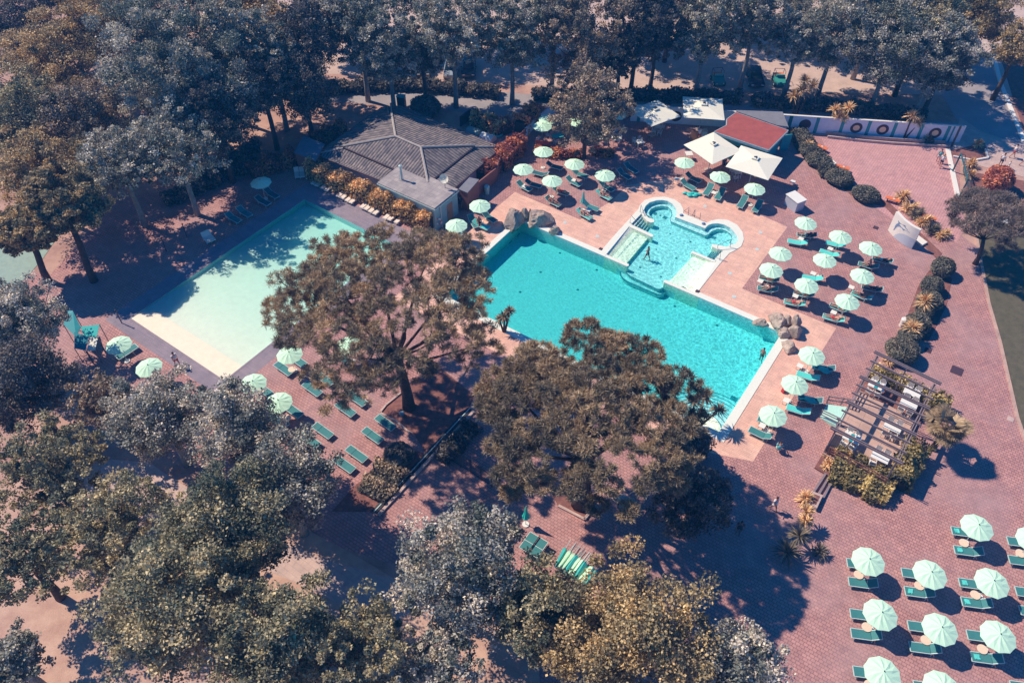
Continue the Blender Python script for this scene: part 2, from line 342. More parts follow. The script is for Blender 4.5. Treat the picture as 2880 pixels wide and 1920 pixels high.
def sheet(name, outer, holes, z, mat, kind='structure', thick=0.0):
    """flat ground sheet with holes cut in it"""
    loops = [[Vector((x, y)) for x, y in lp] for lp in [outer] + list(holes)]
    flat = [p for lp in loops for p in lp]; eds = []; o = 0
    for lp in loops: eds += [(o + i, o + (i + 1) % len(lp)) for i in range(len(lp))]; o += len(lp)
    cv, _, cf, _, _, _ = delaunay_2d_cdt(flat, eds, [], 0, 1e-5)
    vs = [(p.x, p.y, z) for p in cv]; fs = []
    for t in cf:
        a, b, c = t; m = (cv[a] + cv[b] + cv[c]) / 3
        if not inpoly(m.x, m.y, outer) or any(inpoly(m.x, m.y, h) for h in holes): continue
        cr = (cv[b] - cv[a]).cross(cv[c] - cv[a]); fs.append((a, b, c) if cr > 0 else (c, b, a))
    if thick:
        o = len(vs)
        for lp in loops:
            n = len(lp); vs += [(p.x, p.y, z) for p in lp] + [(p.x, p.y, z - thick) for p in lp]
            fs += [(o + i, o + (i + 1) % n, o + (i + 1) % n + n, o + i + n) for i in range(n)]; o += 2 * n
    o = MB().add(vs, fs).build(name, mat)
    if kind: o['kind'] = kind
    return o
def arc(c, r, a0, a1, n):
    return [(c[0] + r * math.cos(R(a0 + (a1 - a0) * i / n)), c[1] + r * math.sin(R(a0 + (a1 - a0) * i / n))) for i in range(n + 1)]

# ================================================================== POOLS
mTL, mR, mB = G(1466, 621), G(2198, 937), G(2010, 1213)
mR = mTL + UX * (mR - mTL).dot(UX); mB = mR - VX * 13.4; mSW = mTL - VX * 13.4
def MP(u, v): q = mTL + UX * u + VX * v; return (q.x, q.y)      # metres along and across the main pool
kid = [P2(S(*p)) for p in [(345, 668), (508, 497), (545, 440), (566, 392), (620, 345), (720, 315), (800, 312), (870, 325), (940, 365), (985, 425), (1000, 490),
      (975, 545), (1385, 700), (1430, 655), (1490, 636), (1560, 632), (1650, 650), (1730, 690), (1790, 750), (1830, 810), (1838, 870), (1800, 915), (1700, 965), (1640, 1005), (1520, 1130), (1545, 1152)]]
def u_of(p, z=0): q = G(*p, z); return (Vector((q.x, q.y, 0)) - Vector((mTL.x, mTL.y, 0))).dot(UX)
uA, uB, uC, uD = u_of(S(0, 1088)), u_of((1763, 749)), u_of((1867, 794)), u_of((1955, 832))
holeM = [MP(0, 0), MP(uA, 0)] + kid + [MP(uD, 0), (mR.x, mR.y), (mB.x, mB.y), (mSW.x, mSW.y)]
p1a, p1b, p1c = G(857, 561), G(367, 894), G(631, 1069)
p1 = p1b + (p1c - p1b) * 1.0
U1 = (p1c - p1b).normalized(); V1 = (p1a - p1b).normalized(); W1, L1 = (p1c - p1b).length, (p1a - p1b).length
def P1(u, v): q = p1b + U1 * u + V1 * v; return (q.x, q.y)
hole1 = [P1(0, 0), P1(W1, 0), P1(W1, L1), P1(0, L1)]
def basin(name, poly, depth, mat):
    mb = MB(); n = len(poly); ar = sum(poly[i][0] * poly[(i + 1) % n][1] - poly[(i + 1) % n][0] * poly[i][1] for i in range(n))
    if ar < 0: poly = poly[::-1]
    vs = [(x, y, 0.0) for x, y in poly] + [(x, y, depth) for x, y in poly]
    tri = tessellate_polygon([[Vector((x, y, 0)) for x, y in poly]]); fs = []
    for a, b, c in tri:
        cr = (poly[b][0] - poly[a][0]) * (poly[c][1] - poly[a][1]) - (poly[b][1] - poly[a][1]) * (poly[c][0] - poly[a][0])
        fs.append((a + n, b + n, c + n) if cr > 0 else (c + n, b + n, a + n))
    fs += [(i + n, (i + 1) % n + n, (i + 1) % n, i) for i in range(n)]
    mb.add(vs, fs); o = mb.build(name, mat); o['kind'] = 'structure'; return o
basin('pool_basin', holeM, -1.5, TILEM)
b1 = basin('pool_basin', hole1, -0.85, TILEM)
# sloping cream floor of the shallow pool: a ledge, a step, then a gentle fall to the far end
fl = MB()
g = .004
def quadslab(v0, v1, z0, z1): fl.add([(*P1(g, v0), z0), (*P1(W1 - g, v0), z0), (*P1(W1 - g, v1), z1), (*P1(g, v1), z1), (*P1(g, v0), z0 - .3), (*P1(W1 - g, v0), z0 - .3)], [(0, 1, 2, 3), (4, 5, 1, 0)])
quadslab(g, 2.0, -.04, -.09); fl.build('pool_floor', SAND)['kind'] = 'structure'; fl = MB(); quadslab(2.0, 6.5, -.14, -.30); quadslab(6.5, L1 - g, -.30, -.66)
fl.build('pool_floor', plain('pale_pool_floor', (.84, .77, .67), .7, .05, 2))['kind'] = 'structure'
def water(name, poly, top, bot, mat):
    mb = MB(); mb.prism(grow(poly, .02), bot, top); o = mb.build(name, mat); o['kind'] = 'structure'; return o
ringc = G(*S(590, 1110), -.15)
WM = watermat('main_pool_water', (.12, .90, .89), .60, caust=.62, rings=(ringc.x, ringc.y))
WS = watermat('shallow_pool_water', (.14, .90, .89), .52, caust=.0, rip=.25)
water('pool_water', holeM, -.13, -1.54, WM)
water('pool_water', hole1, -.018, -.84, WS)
# children's pool: raised floor, steps, benches, sunbathing ledges and low walls inside the main basin
kf = kid + [MP(uC, -.02)] + [P2(T12(*p), -.72) for p in [(1388, 1075), (1340, 1090), (1080, 967), (1052, 940), (1046, 912)]] + [MP(uB, -.02)]
kf = [MP(uA, .0)] + kid + [MP(uD, 0), MP(uC, -.02)] + [P2(T12(*p), -.72) for p in [(1388, 1075), (1360, 1092), (1330, 1088), (1080, 967), (1054, 945), (1046, 912)]] + [MP(uB, -.02)]
kf = grow(kf, -.006)
mb = MB(); mb.prism(kf, -1.48, -.72)
o = mb.build('pool_floor', TILEM); o['kind'] = 'structure'
st = [MP(uB - .05, -.02)] + [P2(T12(*p), -1.05) for p in [(995, 928), (998, 960), (1020, 992), (1060, 1020), (1330, 1135), (1365, 1140), (1398, 1128), (1417, 1098)]] + [MP(uC + .05, -.02)]
mb = MB(); mb.prism(st, -1.49, -1.05); mb.build('pool_step', TILEM)['kind'] = 'structure'
def edgeline(pts, z, wd, name='step_edging'):
    mb = MB(); q = [Vector((*p, z)) for p in pts]
    for a, b in zip(q, q[1:]): mb.beam(a, b, wd, .03)
    o = mb.build(name, STEPB); o['kind'] = 'structure'; return o
edgeline(st[1:-1], -1.045, .13)
edgeline([P2(T12(*p), -.72) for p in [(1388, 1075), (1360, 1092), (1330, 1088), (1080, 967), (1054, 945), (1046, 912)]], -.715, .13)
bi = [(668, 560), (625, 520), (612, 480), (640, 435), (700, 405), (790, 392), (870, 405), (920, 450), (930, 510), (902, 570), (915, 605), (1385, 800), (1430, 785), (1470, 745), (1540, 712), (1620, 712), (1690, 745), (1745, 790), (1758, 850), (1720, 900)]
bench = [kid[i] for i in range(2, 23)] + [P2(S(*p), -.38) for p in bi[::-1]]
mb = MB(); mb.prism(grow(bench, -.008), -1.0, -.38); mb.build('pool_bench', TILEM)['kind'] = 'structure'
edgeline([P2(S(*p), -.38) for p in bi], -.374, .05)
# sunbathing ledges with sloping cream sides
def ledge(o0, o1, m0, m1, i0, i1):
    zz = (.004, .004, -.33, -.33, -.36, -.36); pts = [P2(S(*p), max(z, -.36)) for p, z in zip((o0, o1, m0, m1, i0, i1), zz)]
    vs = [(*p, z) for p, z in zip(pts, zz)] + [(*pts[4], -1.0), (*pts[5], -1.0)]
    return MB().add(vs, [(0, 1, 3, 2), (2, 3, 5, 4), (4, 5, 7, 6)]).build('pool_ledge', COPE)
ledge((4, 1048), (345, 672), (95, 1105), (415, 735), (290, 1195), (606, 820))['kind'] = 'structure'
ledge((1545, 1152), (1257, 1612), (1405, 1150), (1095, 1500), (1215, 1085), (850, 1470))['kind'] = 'structure'
mb = MB()
for (x0, y0), (x1, y1) in (((170, 1090), (480, 765)), ((1085, 1465), (1375, 1160))):
    for i in range(8):
        t = (i + .5) / 8; c = Vector((*P2(S(x0 + (x1 - x0) * t, y0 + (y1 - y0) * t), -.34), -.345))
        for d in (-.16, 0, .16): mb.box(c + VX * d, (.36, .075, .014), rz=AXIS)
o = mb.build('massage_jet_slots', STEPB); o['kind'] = 'structure'
# low cream walls standing in the water
walls = MB()
walls.prism([MP(uA - .02, -.006), MP(uB, -.006), MP(uB + .12, .18), MP(uB, .38), MP(uA - .02, .38)], -1.47, .03)
walls.prism([MP(uC, -.006), MP(uD + .4, -.006), MP(uD + .4, .38), MP(uC, .38), MP(uC - .12, .18)], -1.47, .03)
walls.prism([P2(S(*p), .04) for p in [(335, 655), (372, 642), (672, 785), (668, 812), (645, 812), (350, 678)]], -.98, .04)
walls.prism([P2(S(*p), .04) for p in [(1195, 1018), (1220, 1008), (1530, 1138), (1520, 1165), (1200, 1036)]], -.98, .04)
walls.prism([P2(S(*p), .04) for p in [(508, 490), (548, 455), (575, 520), (610, 552), (665, 568), (690, 590), (680, 612), (640, 618), (590, 598), (548, 552)]], -.98, .05)
walls.prism([P2(S(*p), .04) for p in [(1480, 915), (1560, 925), (1680, 950), (1770, 915), (1790, 930), (1700, 985), (1640, 1003), (1560, 985), (1485, 950)]], -.98, .05)
o = walls.build('pool_wall', COPE); o['kind'] = 'structure'
# entry steps left and right
for (a, b, c_, d_) in (((508, 500), (365, 650), (640, 595), (545, 725)), ((1640, 1005), (1520, 1125), (1500, 955), (1405, 1070))):
    for i in range(5):
        t0, t1 = i / 5, (i + 1) / 5; z = -.17 - .11 * i
        q = [(a[0] + (c_[0] - a[0]) * t0, a[1] + (c_[1] - a[1]) * t0), (b[0] + (d_[0] - b[0]) * t0, b[1] + (d_[1] - b[1]) * t0),
             (b[0] + (d_[0] - b[0]) * t1, b[1] + (d_[1] - b[1]) * t1), (a[0] + (c_[0] - a[0]) * t1, a[1] + (c_[1] - a[1]) * t1)]
        MB().prism(grow([P2(S(*p)) for p in q], -.004), -1.0, z).build('pool_step', COPE)['kind'] = 'structure'
        e = [P2(S(*p)) for p in (q[2], q[3])]; edgeline(e, z + .008, .12)
# rounded entry steps in the near corner of the main pool
cx = Vector((mB.x, mB.y, 0)) - UX * 1.3
for i in range(8):
    rr_ = 4.9 - i * .5; z = -1.38 + i * .165
    pts = [(cx.x + (math.cos(t) * UX.x + math.sin(t) * VX.x) * rr_, cx.y + (math.cos(t) * UX.y + math.sin(t) * VX.y) * rr_) for t in [math.pi * k / 24 for k in range(25)]]
    rel = [((Vector((*p, 0)) - Vector((mTL.x, mTL.y, 0))).dot(UX), (Vector((*p, 0)) - Vector((mTL.x, mTL.y, 0))).dot(VX)) for p in pts]
    lim = (mR - mTL).length - .006
    rel = [(min(u, lim), v + .006) for u, v in rel]; pts = [MP(u, v) for u, v in rel]
    MB().prism(pts, -1.495, z).build('pool_step', COPE if i == 7 else TILEM)['kind'] = 'structure'
    edgeline([p for p, (u, v) in zip(pts, rel) if u < lim - .05], z + .008, .06)
# floor drains and inlets
mb = MB()
for p in [(440, 757), (262, 932), (778, 912), (603, 1094), (75, 1115), (1127, 1076), (1497, 1245), (1883, 1420)]:
    mb.tube([(*P2(T12(*p), -1.5), -1.499), (*P2(T12(*p), -1.5), -1.48)], .13, 10)
for p, s_ in [((905, 770), .09), ((1183, 880), .12), ((990, 1107), .13), ((490, 1234), .13), ((778, 1360), .12), ((715, 985), .09), ((768, 518), .1)]:
    mb.tube([(*P2(S(*p), -.7), -.72), (*P2(S(*p), -.7), -.70)], s_, 10)
for p in [(695, 490), (835, 548), (1508, 823)]: mb.box((*P2(S(*p), -.7), -.71), (.42, .42, .03), rz=AXIS)
for p in [(2035, 530)]: mb.box((*P2(T22(*p), -1.5), -1.485), (.6, .6, .03), rz=AXIS)
for p in [(765, 500), (705, 557)]: mb.box((*P2(M(*p), -1.5), -1.485), (.5, .5, .03), rz=AXIS)
o = mb.build('floor_drain', STEPB); o['kind'] = 'structure'
# coping
ko = [P2(S(*p), .03) for p in [(-12, 965), (120, 812), (468, 432), (490, 375), (555, 308), (680, 270), (830, 262), (960, 298), (1050, 360), (1088, 440), (1085, 488), (1412, 622), (1470, 590), (1575, 570), (1700, 582), (1830, 650), (1905, 750), (1922, 850), (1885, 945), (1790, 1005), (1720, 1040), (1590, 1185), (1290, 1568)]]
def rel(p): d = Vector((p[0] - mTL.x, p[1] - mTL.y, 0)); return d.dot(UX), d.dot(VX)
LM = (mR - mTL).length
co = [MP(-.6, .62), MP(rel(ko[0])[0], .62)] + ko + [MP(rel(ko[-1])[0], .62), MP(LM + .75, .62), MP(LM + .75, -14.15), MP(-.6, -14.15)]
sheet('pool_coping', co, [holeM], .045, COPE, thick=.045)
# ================================================================== GROUND
def px(*pts): return [P2(p) for p in pts]
H2 = [hole1, holeM]
sheet('ground', [(-260, -60), (260, -60), (260, 420), (-260, 420)], H2, -.02, EARTH)
sheet('sandy_ground', px((-600, 1560), (250, 1290), (760, 1440), (900, 1500), (1130, 1640), (1500, 1800), (1620, 2300), (-600, 2300)), [], -.012, TANK)
sheet('pink_paving', px((350, 800), (560, 650), (800, 500), (860, 470), (1290, 470), (1480, 300), (1700, 300), (1774, 330), (2200, 372), (2700, 410), (2700, 660), (2748, 694), (2781, 853), (2806, 957), (2861, 1174), (2990, 1600), (2990, 2300), (1560, 2300), (1500, 1740), (1280, 1640), (960, 1540), (520, 1300), (60, 960), (60, 760)), H2, -.008, PINK)
sheet('leftside_paving', px((90, 830), (330, 560), (860, 470), (800, 620), (360, 900), (330, 980), (60, 960)), H2, -.016, PINK)
sheet('court_paving', px((2310, 390), (2660, 418), (2690, 500), (2715, 640), (2690, 680), (2560, 650), (2470, 590), (2395, 510), (2330, 430)), [], -.003, COURT)
dk = px((1449, 540), (1631, 618), (1718, 567), (1765, 522), (1880, 500), (2000, 545), (2215, 638), (2087, 811), (2352, 922), (2316, 980), (2118, 1297))
dk += [MP(LM - 2, -16.5), MP(-3.4, -16.5), MP(-3.4, 1.2)] + px((1378, 598))
sheet('tiled_deck', dk, [holeM], .000, DECK)
o2 = P2((1088, 626)); 
sheet('grey_deck', [P1(-1.7, -1.5), P1(W1 + 1.55, -1.5), P1(W1 + 1.55, L1 + 2.45), P1(-1.9, L1 + 2.45)], [hole1], .000, GREY)
sheet('pool_edge_strip', grow(hole1, .18), [hole1], .012, GREY2, thick=.012)
# roads and parking across the top
sheet('road', px((560, 215), (900, 222), (1450, 262), (1760, 285), (2200, 300), (2750, 350), (3300, 420), (3300, 540), (2860, 470), (2700, 420), (2400, 372), (1800, 310), (1430, 345), (1240, 305), (1000, 290), (560, 262)), [], -.012, ASPH)
sheet('parking_ground', px((600, -300), (3400, -300), (3400, 300), (2820, 270), (2150, 258), (1500, 240), (1000, 210), (620, 200)), [], -.014, GRAVEL)
sheet('road', px((2700, 40), (2775, 150), (2835, 300), (2880, 420), (2740, 420), (2640, 250), (2620, 100)), [], -.006, ASPH)
sheet('earth_bed', px((2810, 150), (2900, 150), (3100, 420), (2890, 400), (2850, 280)), [], -.002, SOIL)
sheet('side_path', px((2700, 330), (2760, 370), (3100, 480), (3100, 560), (2860, 492), (2700, 452), (2680, 415)), [], -.002, PATHM)
sheet('planting_bed', px((2672, 424), (2770, 402), (2778, 444), (2735, 454), (2676, 442)), [], .030, SOIL, thick=.03)
sheet('planting_bed', px((2722, 482), (2900, 512), (3100, 540), (3100, 620), (2900, 588), (2790, 580), (2710, 560)), [], .006, SOIL)
sheet('side_path', px((2795, 580), (3100, 615), (3100, 668), (2790, 622)), [], .010, plain('white_concrete', (.60, .60, .62), .9, .05, 2))
sheet('lawn', px((2740, 612), (2800, 625), (3100, 668), (3400, 1400), (2900, 1260), (2861, 1174), (2812, 960), (2781, 853), (2752, 700)), [], .006, LAWN)
mb = MB(); e = [Vector((*p, .03)) for p in px((2742, 640), (2752, 700), (2781, 853), (2812, 960), (2861, 1174), (2905, 1300))]
for a, b in zip(e, e[1:]): mb.beam(a, b, .28, .08)
mb.build('lawn_kerb', TERR)['kind'] = 'structure'
mb = MB(); e = [Vector((*p, .05)) for p in px((2796, 165), (2812, 230), (2840, 300), (2880, 400))]
for a, b in zip(e, e[1:]): mb.beam(a, b, .5, .12)
mb.build('road_kerb', WHITEP)['kind'] = 'structure'
# white strip beside the court, benches' concrete edge under the mural wall
mb = MB(); mb.beam((*P2(F(1300, 200)), .04), (*P2(F(1440, 860)), .04), .5, .1); mb.build('court_kerb', WHITEP)['kind'] = 'structure'
mb = MB(); q = [Vector((*P2(F(*p)), .12)) for p in [(-360, 35), (140, 92), (530, 125), (1290, 170)]]
for a, b in zip(q, q[1:]): mb.beam(a, b, .16, .3); mb.beam(a + Vector((0, .75, .05)), b + Vector((0, .75, .05)), .14, .4)
mb.build('bed_kerb', PATHM)['kind'] = 'structure'
mb = MB(); e = [Vector((*P2(F(*p)), .1)) for p in [(1370, 305), (1650, 360), (1850, 325), (1815, 210)]]
for a, b in zip(e, e[1:]): mb.beam(a, b, .18, .22)
mb.build('bed_kerb', WHITEP)['kind'] = 'structure'
# beds under the pines
sheet('planting_bed', [P2(T21(*p)) for p in [(1140, 660), (1195, 590), (1330, 480), (1440, 360), (1700, 250), (2010, 500), (1960, 600), (1840, 740), (1560, 1020), (1440, 830), (1280, 740)]], [], .05, SOIL, thick=.05)
sheet('planting_bed', [P2(T21(*p)) for p in [(1235, 950), (1560, 1030), (1430, 1160), (1070, 1560), (700, 1560), (900, 1330), (1010, 1250)]], [], .04, SOIL, thick=.04)
sheet('planting_bed', [P2(Q(*p)) for p in [(700, 600), (860, 620), (965, 675), (905, 765), (740, 680)]], [], .06, SOIL, thick=.06)
mb = MB()
for pl in ([(1140, 660), (1195, 590), (1330, 480)], [(1140, 660), (1290, 740), (1420, 850)]):
    e = [Vector((*P2(T21(*p)), .07)) for p in pl]
    for a, b in zip(e, e[1:]): mb.beam(a, b, .16, .2)
e = [Vector((*P2(Q(*p)), .07)) for p in [(740, 680), (905, 765), (972, 672)]]
for a, b in zip(e, e[1:]): mb.beam(a, b, .2, .24)
mb.build('bed_kerb', PATHM)['kind'] = 'structure'
sheet('beige_path', px((300, 1290), (420, 1300), (600, 1420), (880, 1560), (1140, 1640), (1200, 1700), (1080, 1760), (840, 1640), (500, 1500), (250, 1380)), [], -.004, PATHM)
# dark rail of the sliding gate and its slot
mb = MB(); a, b = Vector((*P2(T21(1960, 625)), .05)), Vector((*P2(T21(1085, 1570)), .05))
n_ = (b - a).cross(Vector((0, 0, 1))).normalized(); mb.beam(a, b, .42, .09); o = mb.build('gate_track', plain('black_track', (.015, .02, .03), .6)); tag(o, 'long dark steel gate track running diagonally beside the planting beds', 'track')
mb = MB(); mb.beam(a + Vector((0, 0, .06)), b + Vector((0, 0, .06)), .07, .05); q = mb.build('rail', FRAME, o)
mb = MB(); mb.beam(a - n_ * .45 + Vector((0, 0, .02)), b - n_ * .45 + Vector((0, 0, .02)), .22, .2); mb.build('bed_kerb', PATHM)['kind'] = 'structure'
# manholes
for p, s_, lb in ((T23(1735, 268), .95, 'dark square manhole cover on the paving right of the pergola'), (T23(1470, 82), .55, 'small dark manhole cover beside the shadow of the round bushes'),
                  (T13(990, 525), .5, 'small dark drain cover left of the curved dolphin wall'), (T12(815, 722), .34, 'dark square skimmer lid at the left corner of the children pool'),
                  (T12(1703, 1110), .36, 'dark square skimmer lid at the near corner of the children pool'), (T23(2228, 715), .5, 'pale worn cover near the lawn kerb')):
    o = MB().box((*P2(p), .012 if 'skimmer' not in lb else .06), (s_, s_, .03), rz=AXIS).build('drain_cover', BROWNP if 'pale' not in lb else PATHM); tag(o, lb, 'drain cover')
sp = [S(1385, 392), S(2150, 752), S(1728, 1317), S(2105, 985), T12(2040, 1157), T12(487, 475), T12(785, 602), S(1230, 2120)]
for i, p in enumerate(sp[:7]):
    o = MB().tube([(*P2(p), .002), (*P2(p), .014)], .2, 12).build('deck_drain', FRAME); tag(o, 'small pale round drain set in the salmon deck tiles', 'drain', 'drains in the salmon deck')

# ================================================================== VEGETATION
def leaf_mesh(name, mat, pos, size, clump, aspect=1.0, dirs=None, flat=.35, seed=1):
    """one small folded blade per position; 'leaf' attribute = clump tone, leaf tone"""
    r = np.random.default_rng(seed); n = len(pos)
    d = dirs if dirs is not None else r.normal(size=(n, 3)); d = d / (np.linalg.norm(d, axis=1, keepdims=True) + 1e-9)
    up = r.normal(size=(n, 3)) * (1 - flat) + np.array([0, 0, 1.0]) * flat * 2
    sdir = np.cross(d, up); sdir /= (np.linalg.norm(sdir, axis=1, keepdims=True) + 1e-9)
    s = size * r.uniform(.65, 1.4, size=(n, 1)); a = d * s * aspect / 2; b = sdir * s / 2
    v = np.empty((n, 4, 3)); v[:, 0] = pos - a; v[:, 1] = pos + b; v[:, 2] = pos + a; v[:, 3] = pos - b
    me = bpy.data.meshes.new(name); me.vertices.add(n * 4); me.vertices.foreach_set('co', v.ravel().astype(np.float32))
    me.loops.add(n * 4); me.loops.foreach_set('vertex_index', np.arange(n * 4, dtype=np.int32))
    me.polygons.add(n); me.polygons.foreach_set('loop_start', np.arange(0, n * 4, 4, dtype=np.int32)); me.polygons.foreach_set('loop_total', np.full(n, 4, dtype=np.int32))
    me.update(calc_edges=True)
    at = me.attributes.new('leaf', 'FLOAT_COLOR', 'FACE'); c = np.ones((n, 4), dtype=np.float32)
    c[:, 0] = clump + r.normal(size=n) * .08; c[:, 1] = r.uniform(0, 1, n); c = np.clip(c, 0, 1); at.data.foreach_set('color', c.ravel())
    me.materials.append(mat); return me
def clumps(kind, seed):
    """clump centres + radii for a crown of unit-less real size; returns centres (n,3), radii, tone"""
    r = np.random.default_rng(seed)
    if kind == 'pine':      # pads of tufts spread over a broad dome, radius 1
        P_ = []; tries = 0; cs = []
        while len(cs) < (135 if seed == 7 else 150) and tries < 6000:
            tries += 1; th = r.uniform(0, 2 * np.pi); rad = np.sqrt(r.uniform(0, 1)) * .93; lobe = 1 + .07 * np.sin(th * 5 + seed) + .05 * np.sin(th * 9)
            low = r.uniform() < .28; z = .42 * np.sqrt(max(0, 1 - rad * rad)) - .06 + r.uniform(-.05, .05) - (r.uniform(.10, .24) if low else 0)
            p = np.array([np.cos(th) * rad * lobe, np.sin(th) * rad * lobe, z])
            if all(np.linalg.norm((p - q) * np.array([1, 1, .9])) > (.118 if seed == 7 else .112) for q in cs): cs.append(p)
        tone = []
        for p in cs:
            k = 15; d = r.normal(size=(k, 3)); d[:, 2] = np.abs(d[:, 2]) * .9 - .15; d /= np.linalg.norm(d, axis=1, keepdims=True); R_ = r.uniform(.07, .125)
            P_.append(p + d * np.array([R_, R_, R_ * .62]) * r.uniform(.75, 1.1, (k, 1))); tone += [r.uniform(.1, .9)] * k
        c = np.concatenate(P_); return c, np.full(len(c), .05), np.array(tone)
    n = {'broad': 260, 'tall': 340, 'loose': 240, 'bush': 60}[kind]
    d = r.normal(size=(n, 3)); d /= np.linalg.norm(d, axis=1, keepdims=True)
    lob = 1 + .16 * np.sin(d[:, 0] * 4 + seed) * np.cos(d[:, 1] * 5 + seed * 1.7) + .12 * np.sin(d[:, 2] * 6 + seed)
    rad = (r.uniform(0, 1, n) ** .42) * lob * .95
    c = d * rad[:, None]; c[:, 2] = np.where(c[:, 2] < 0, c[:, 2] * .8, c[:, 2])
    cr = r.uniform(.10, .24, n) if kind == 'broad' else r.uniform(.06, .17, n)
    return c, cr, r.uniform(.0, 1, n)
CROWN = {}
def crown_mesh(kind, matk, variant, leaf, count, rx, rz):
    """crown with radius rx and half height rz in metres, leaf size in metres"""
    key = (kind, matk, variant, round(rx, 1), round(rz, 1), leaf)
    if key in CROWN: return CROWN[key]
    r = np.random.default_rng(variant * 13 + 5); c, cr, tone = clumps(kind, variant * 3 + 1); n = len(c); per = max(4, count // n)
    idx = np.repeat(np.arange(n), per); off = r.normal(size=(len(idx), 3)); off /= np.linalg.norm(off, axis=1, keepdims=True) + 1e-9
    if kind == 'pine':
        dirs = off + np.array([0, 0, .55]); dirs /= np.linalg.norm(dirs, axis=1, keepdims=True)
        pos = (c[idx] * np.array([rx, rx, rx])) + dirs * (leaf * r.uniform(.25, .8, (len(idx), 1))) + r.normal(size=(len(idx), 3)) * np.array([.06, .06, .05])
        me = leaf_mesh('crown', LF[matk], pos, leaf * .10, tone[idx], aspect=1 / .10, dirs=dirs + r.normal(size=dirs.shape) * .25, seed=variant)
    else:
        rr = r.uniform(0, 1, (len(idx), 1)) ** .5
        pos = (c[idx] + off * cr[idx][:, None] * rr * np.array([1, 1, .75])) * np.array([rx, rx, rz])
        dirs = off * .6 + r.normal(size=off.shape)
        if kind in ('tall', 'loose'): dirs[:, 2] += .5
        me = leaf_mesh('crown', LF[matk], pos, leaf, tone[idx], aspect=1.35, dirs=dirs, seed=variant)
    CROWN[key] = (me, c, cr); return CROWN[key]
def tree(base, h, rx, rz, kind, matk, variant, label, leaf=.3, count=16000, cat='tree', name='leafy_tree', bark=None, tr=.28, group=None, lean=(0, 0), limbs=9, zc=None):
    """trunk + limbs + crown; crown centre at height zc"""
    base = Vector(base); root = empty(name, base, label, cat, group)
    zc = zc if zc is not None else h - rz
    me, c, cr = crown_mesh(kind, matk, variant, leaf, count, rx, rz)
    cr_o = link('crown', me, root, (lean[0], lean[1], zc))
    rr = random.Random(variant * 7 + int(base.x * 10)); ang = rr.uniform(0, 6.28) if kind != 'pine' else 0
    cr_o.rotation_euler = (0, 0, ang)
    mb = MB(); top = Vector((lean[0], lean[1], zc)); fork = zc - rz * (.75 if kind != 'pine' else .2); fork = max(fork, h * .22)
    if kind == 'pine': fork = zc * .55
    fp = Vector((lean[0] * fork / zc, lean[1] * fork / zc, fork))
    mb.tube([(0, 0, -.1), (lean[0] * .03 + .05, .03, fork * .3), fp * .7 + Vector((.08, -.05, 0)), fp], [tr * 1.35, tr * 1.05, tr * .95, tr * .85], 10)
    if kind != 'pine': mb.tube([fp, (fp + top) / 2 + Vector((.2, .1, 0)), top + Vector((0, 0, rz * .6))], [tr * .8, tr * .45, .04], 7)
    sel = rr.sample(range(len(c)), min(limbs, len(c)))
    rot = Matrix.Rotation(ang, 3, 'Z')
    for i in sel:
        e = rot @ Vector((c[i][0] * rx, c[i][1] * rx, c[i][2] * (rz if kind != 'pine' else rx))) + top
        s0 = fp if kind == 'pine' else fp.lerp(top, rr.uniform(0, .6))
        mid = s0.lerp(e, .5) + Vector((rr.uniform(-.3, .3), rr.uniform(-.3, .3), -.12 * (e - s0).length if kind != 'pine' else -.04 * (e - s0).length))
        t0 = tr * (.42 if kind == 'pine' else .3) * rr.uniform(.7, 1.1); mb.tube([s0, mid, e], [t0, t0 * .6, .03], 6)
        if kind == 'pine':
            for q in rr.sample(range(len(c)), 40):
                e2 = rot @ Vector((c[q][0] * rx, c[q][1] * rx, c[q][2] * rx)) + top
                if (e2 - e).length < rx * .24: mb.tube([mid.lerp(e, .6), mid.lerp(e2, .75) + Vector((0, 0, -.1)), e2], [t0 * .4, t0 * .25, .02], 5)
    t = mb.build('trunk', bark or BARK, root, smooth=True)
    return root
def gtree(px_c, zc, rpx, rzf, kind, matk, variant, label, **kw):
    """crown centre seen at pixel px_c, rpx = crown radius in photo pixels"""
    q = G(*px_c, zc); depth = q.y * CT + (HCAM - zc) * ST; rx = rpx * depth / FOC; rz = rx * rzf
    rx = round(rx * 2) / 2; rz = round(rz * 2) / 2
    return tree((q.x, q.y, 0), zc + rz, rx, rz, kind, matk, variant, label, zc=zc, **kw)

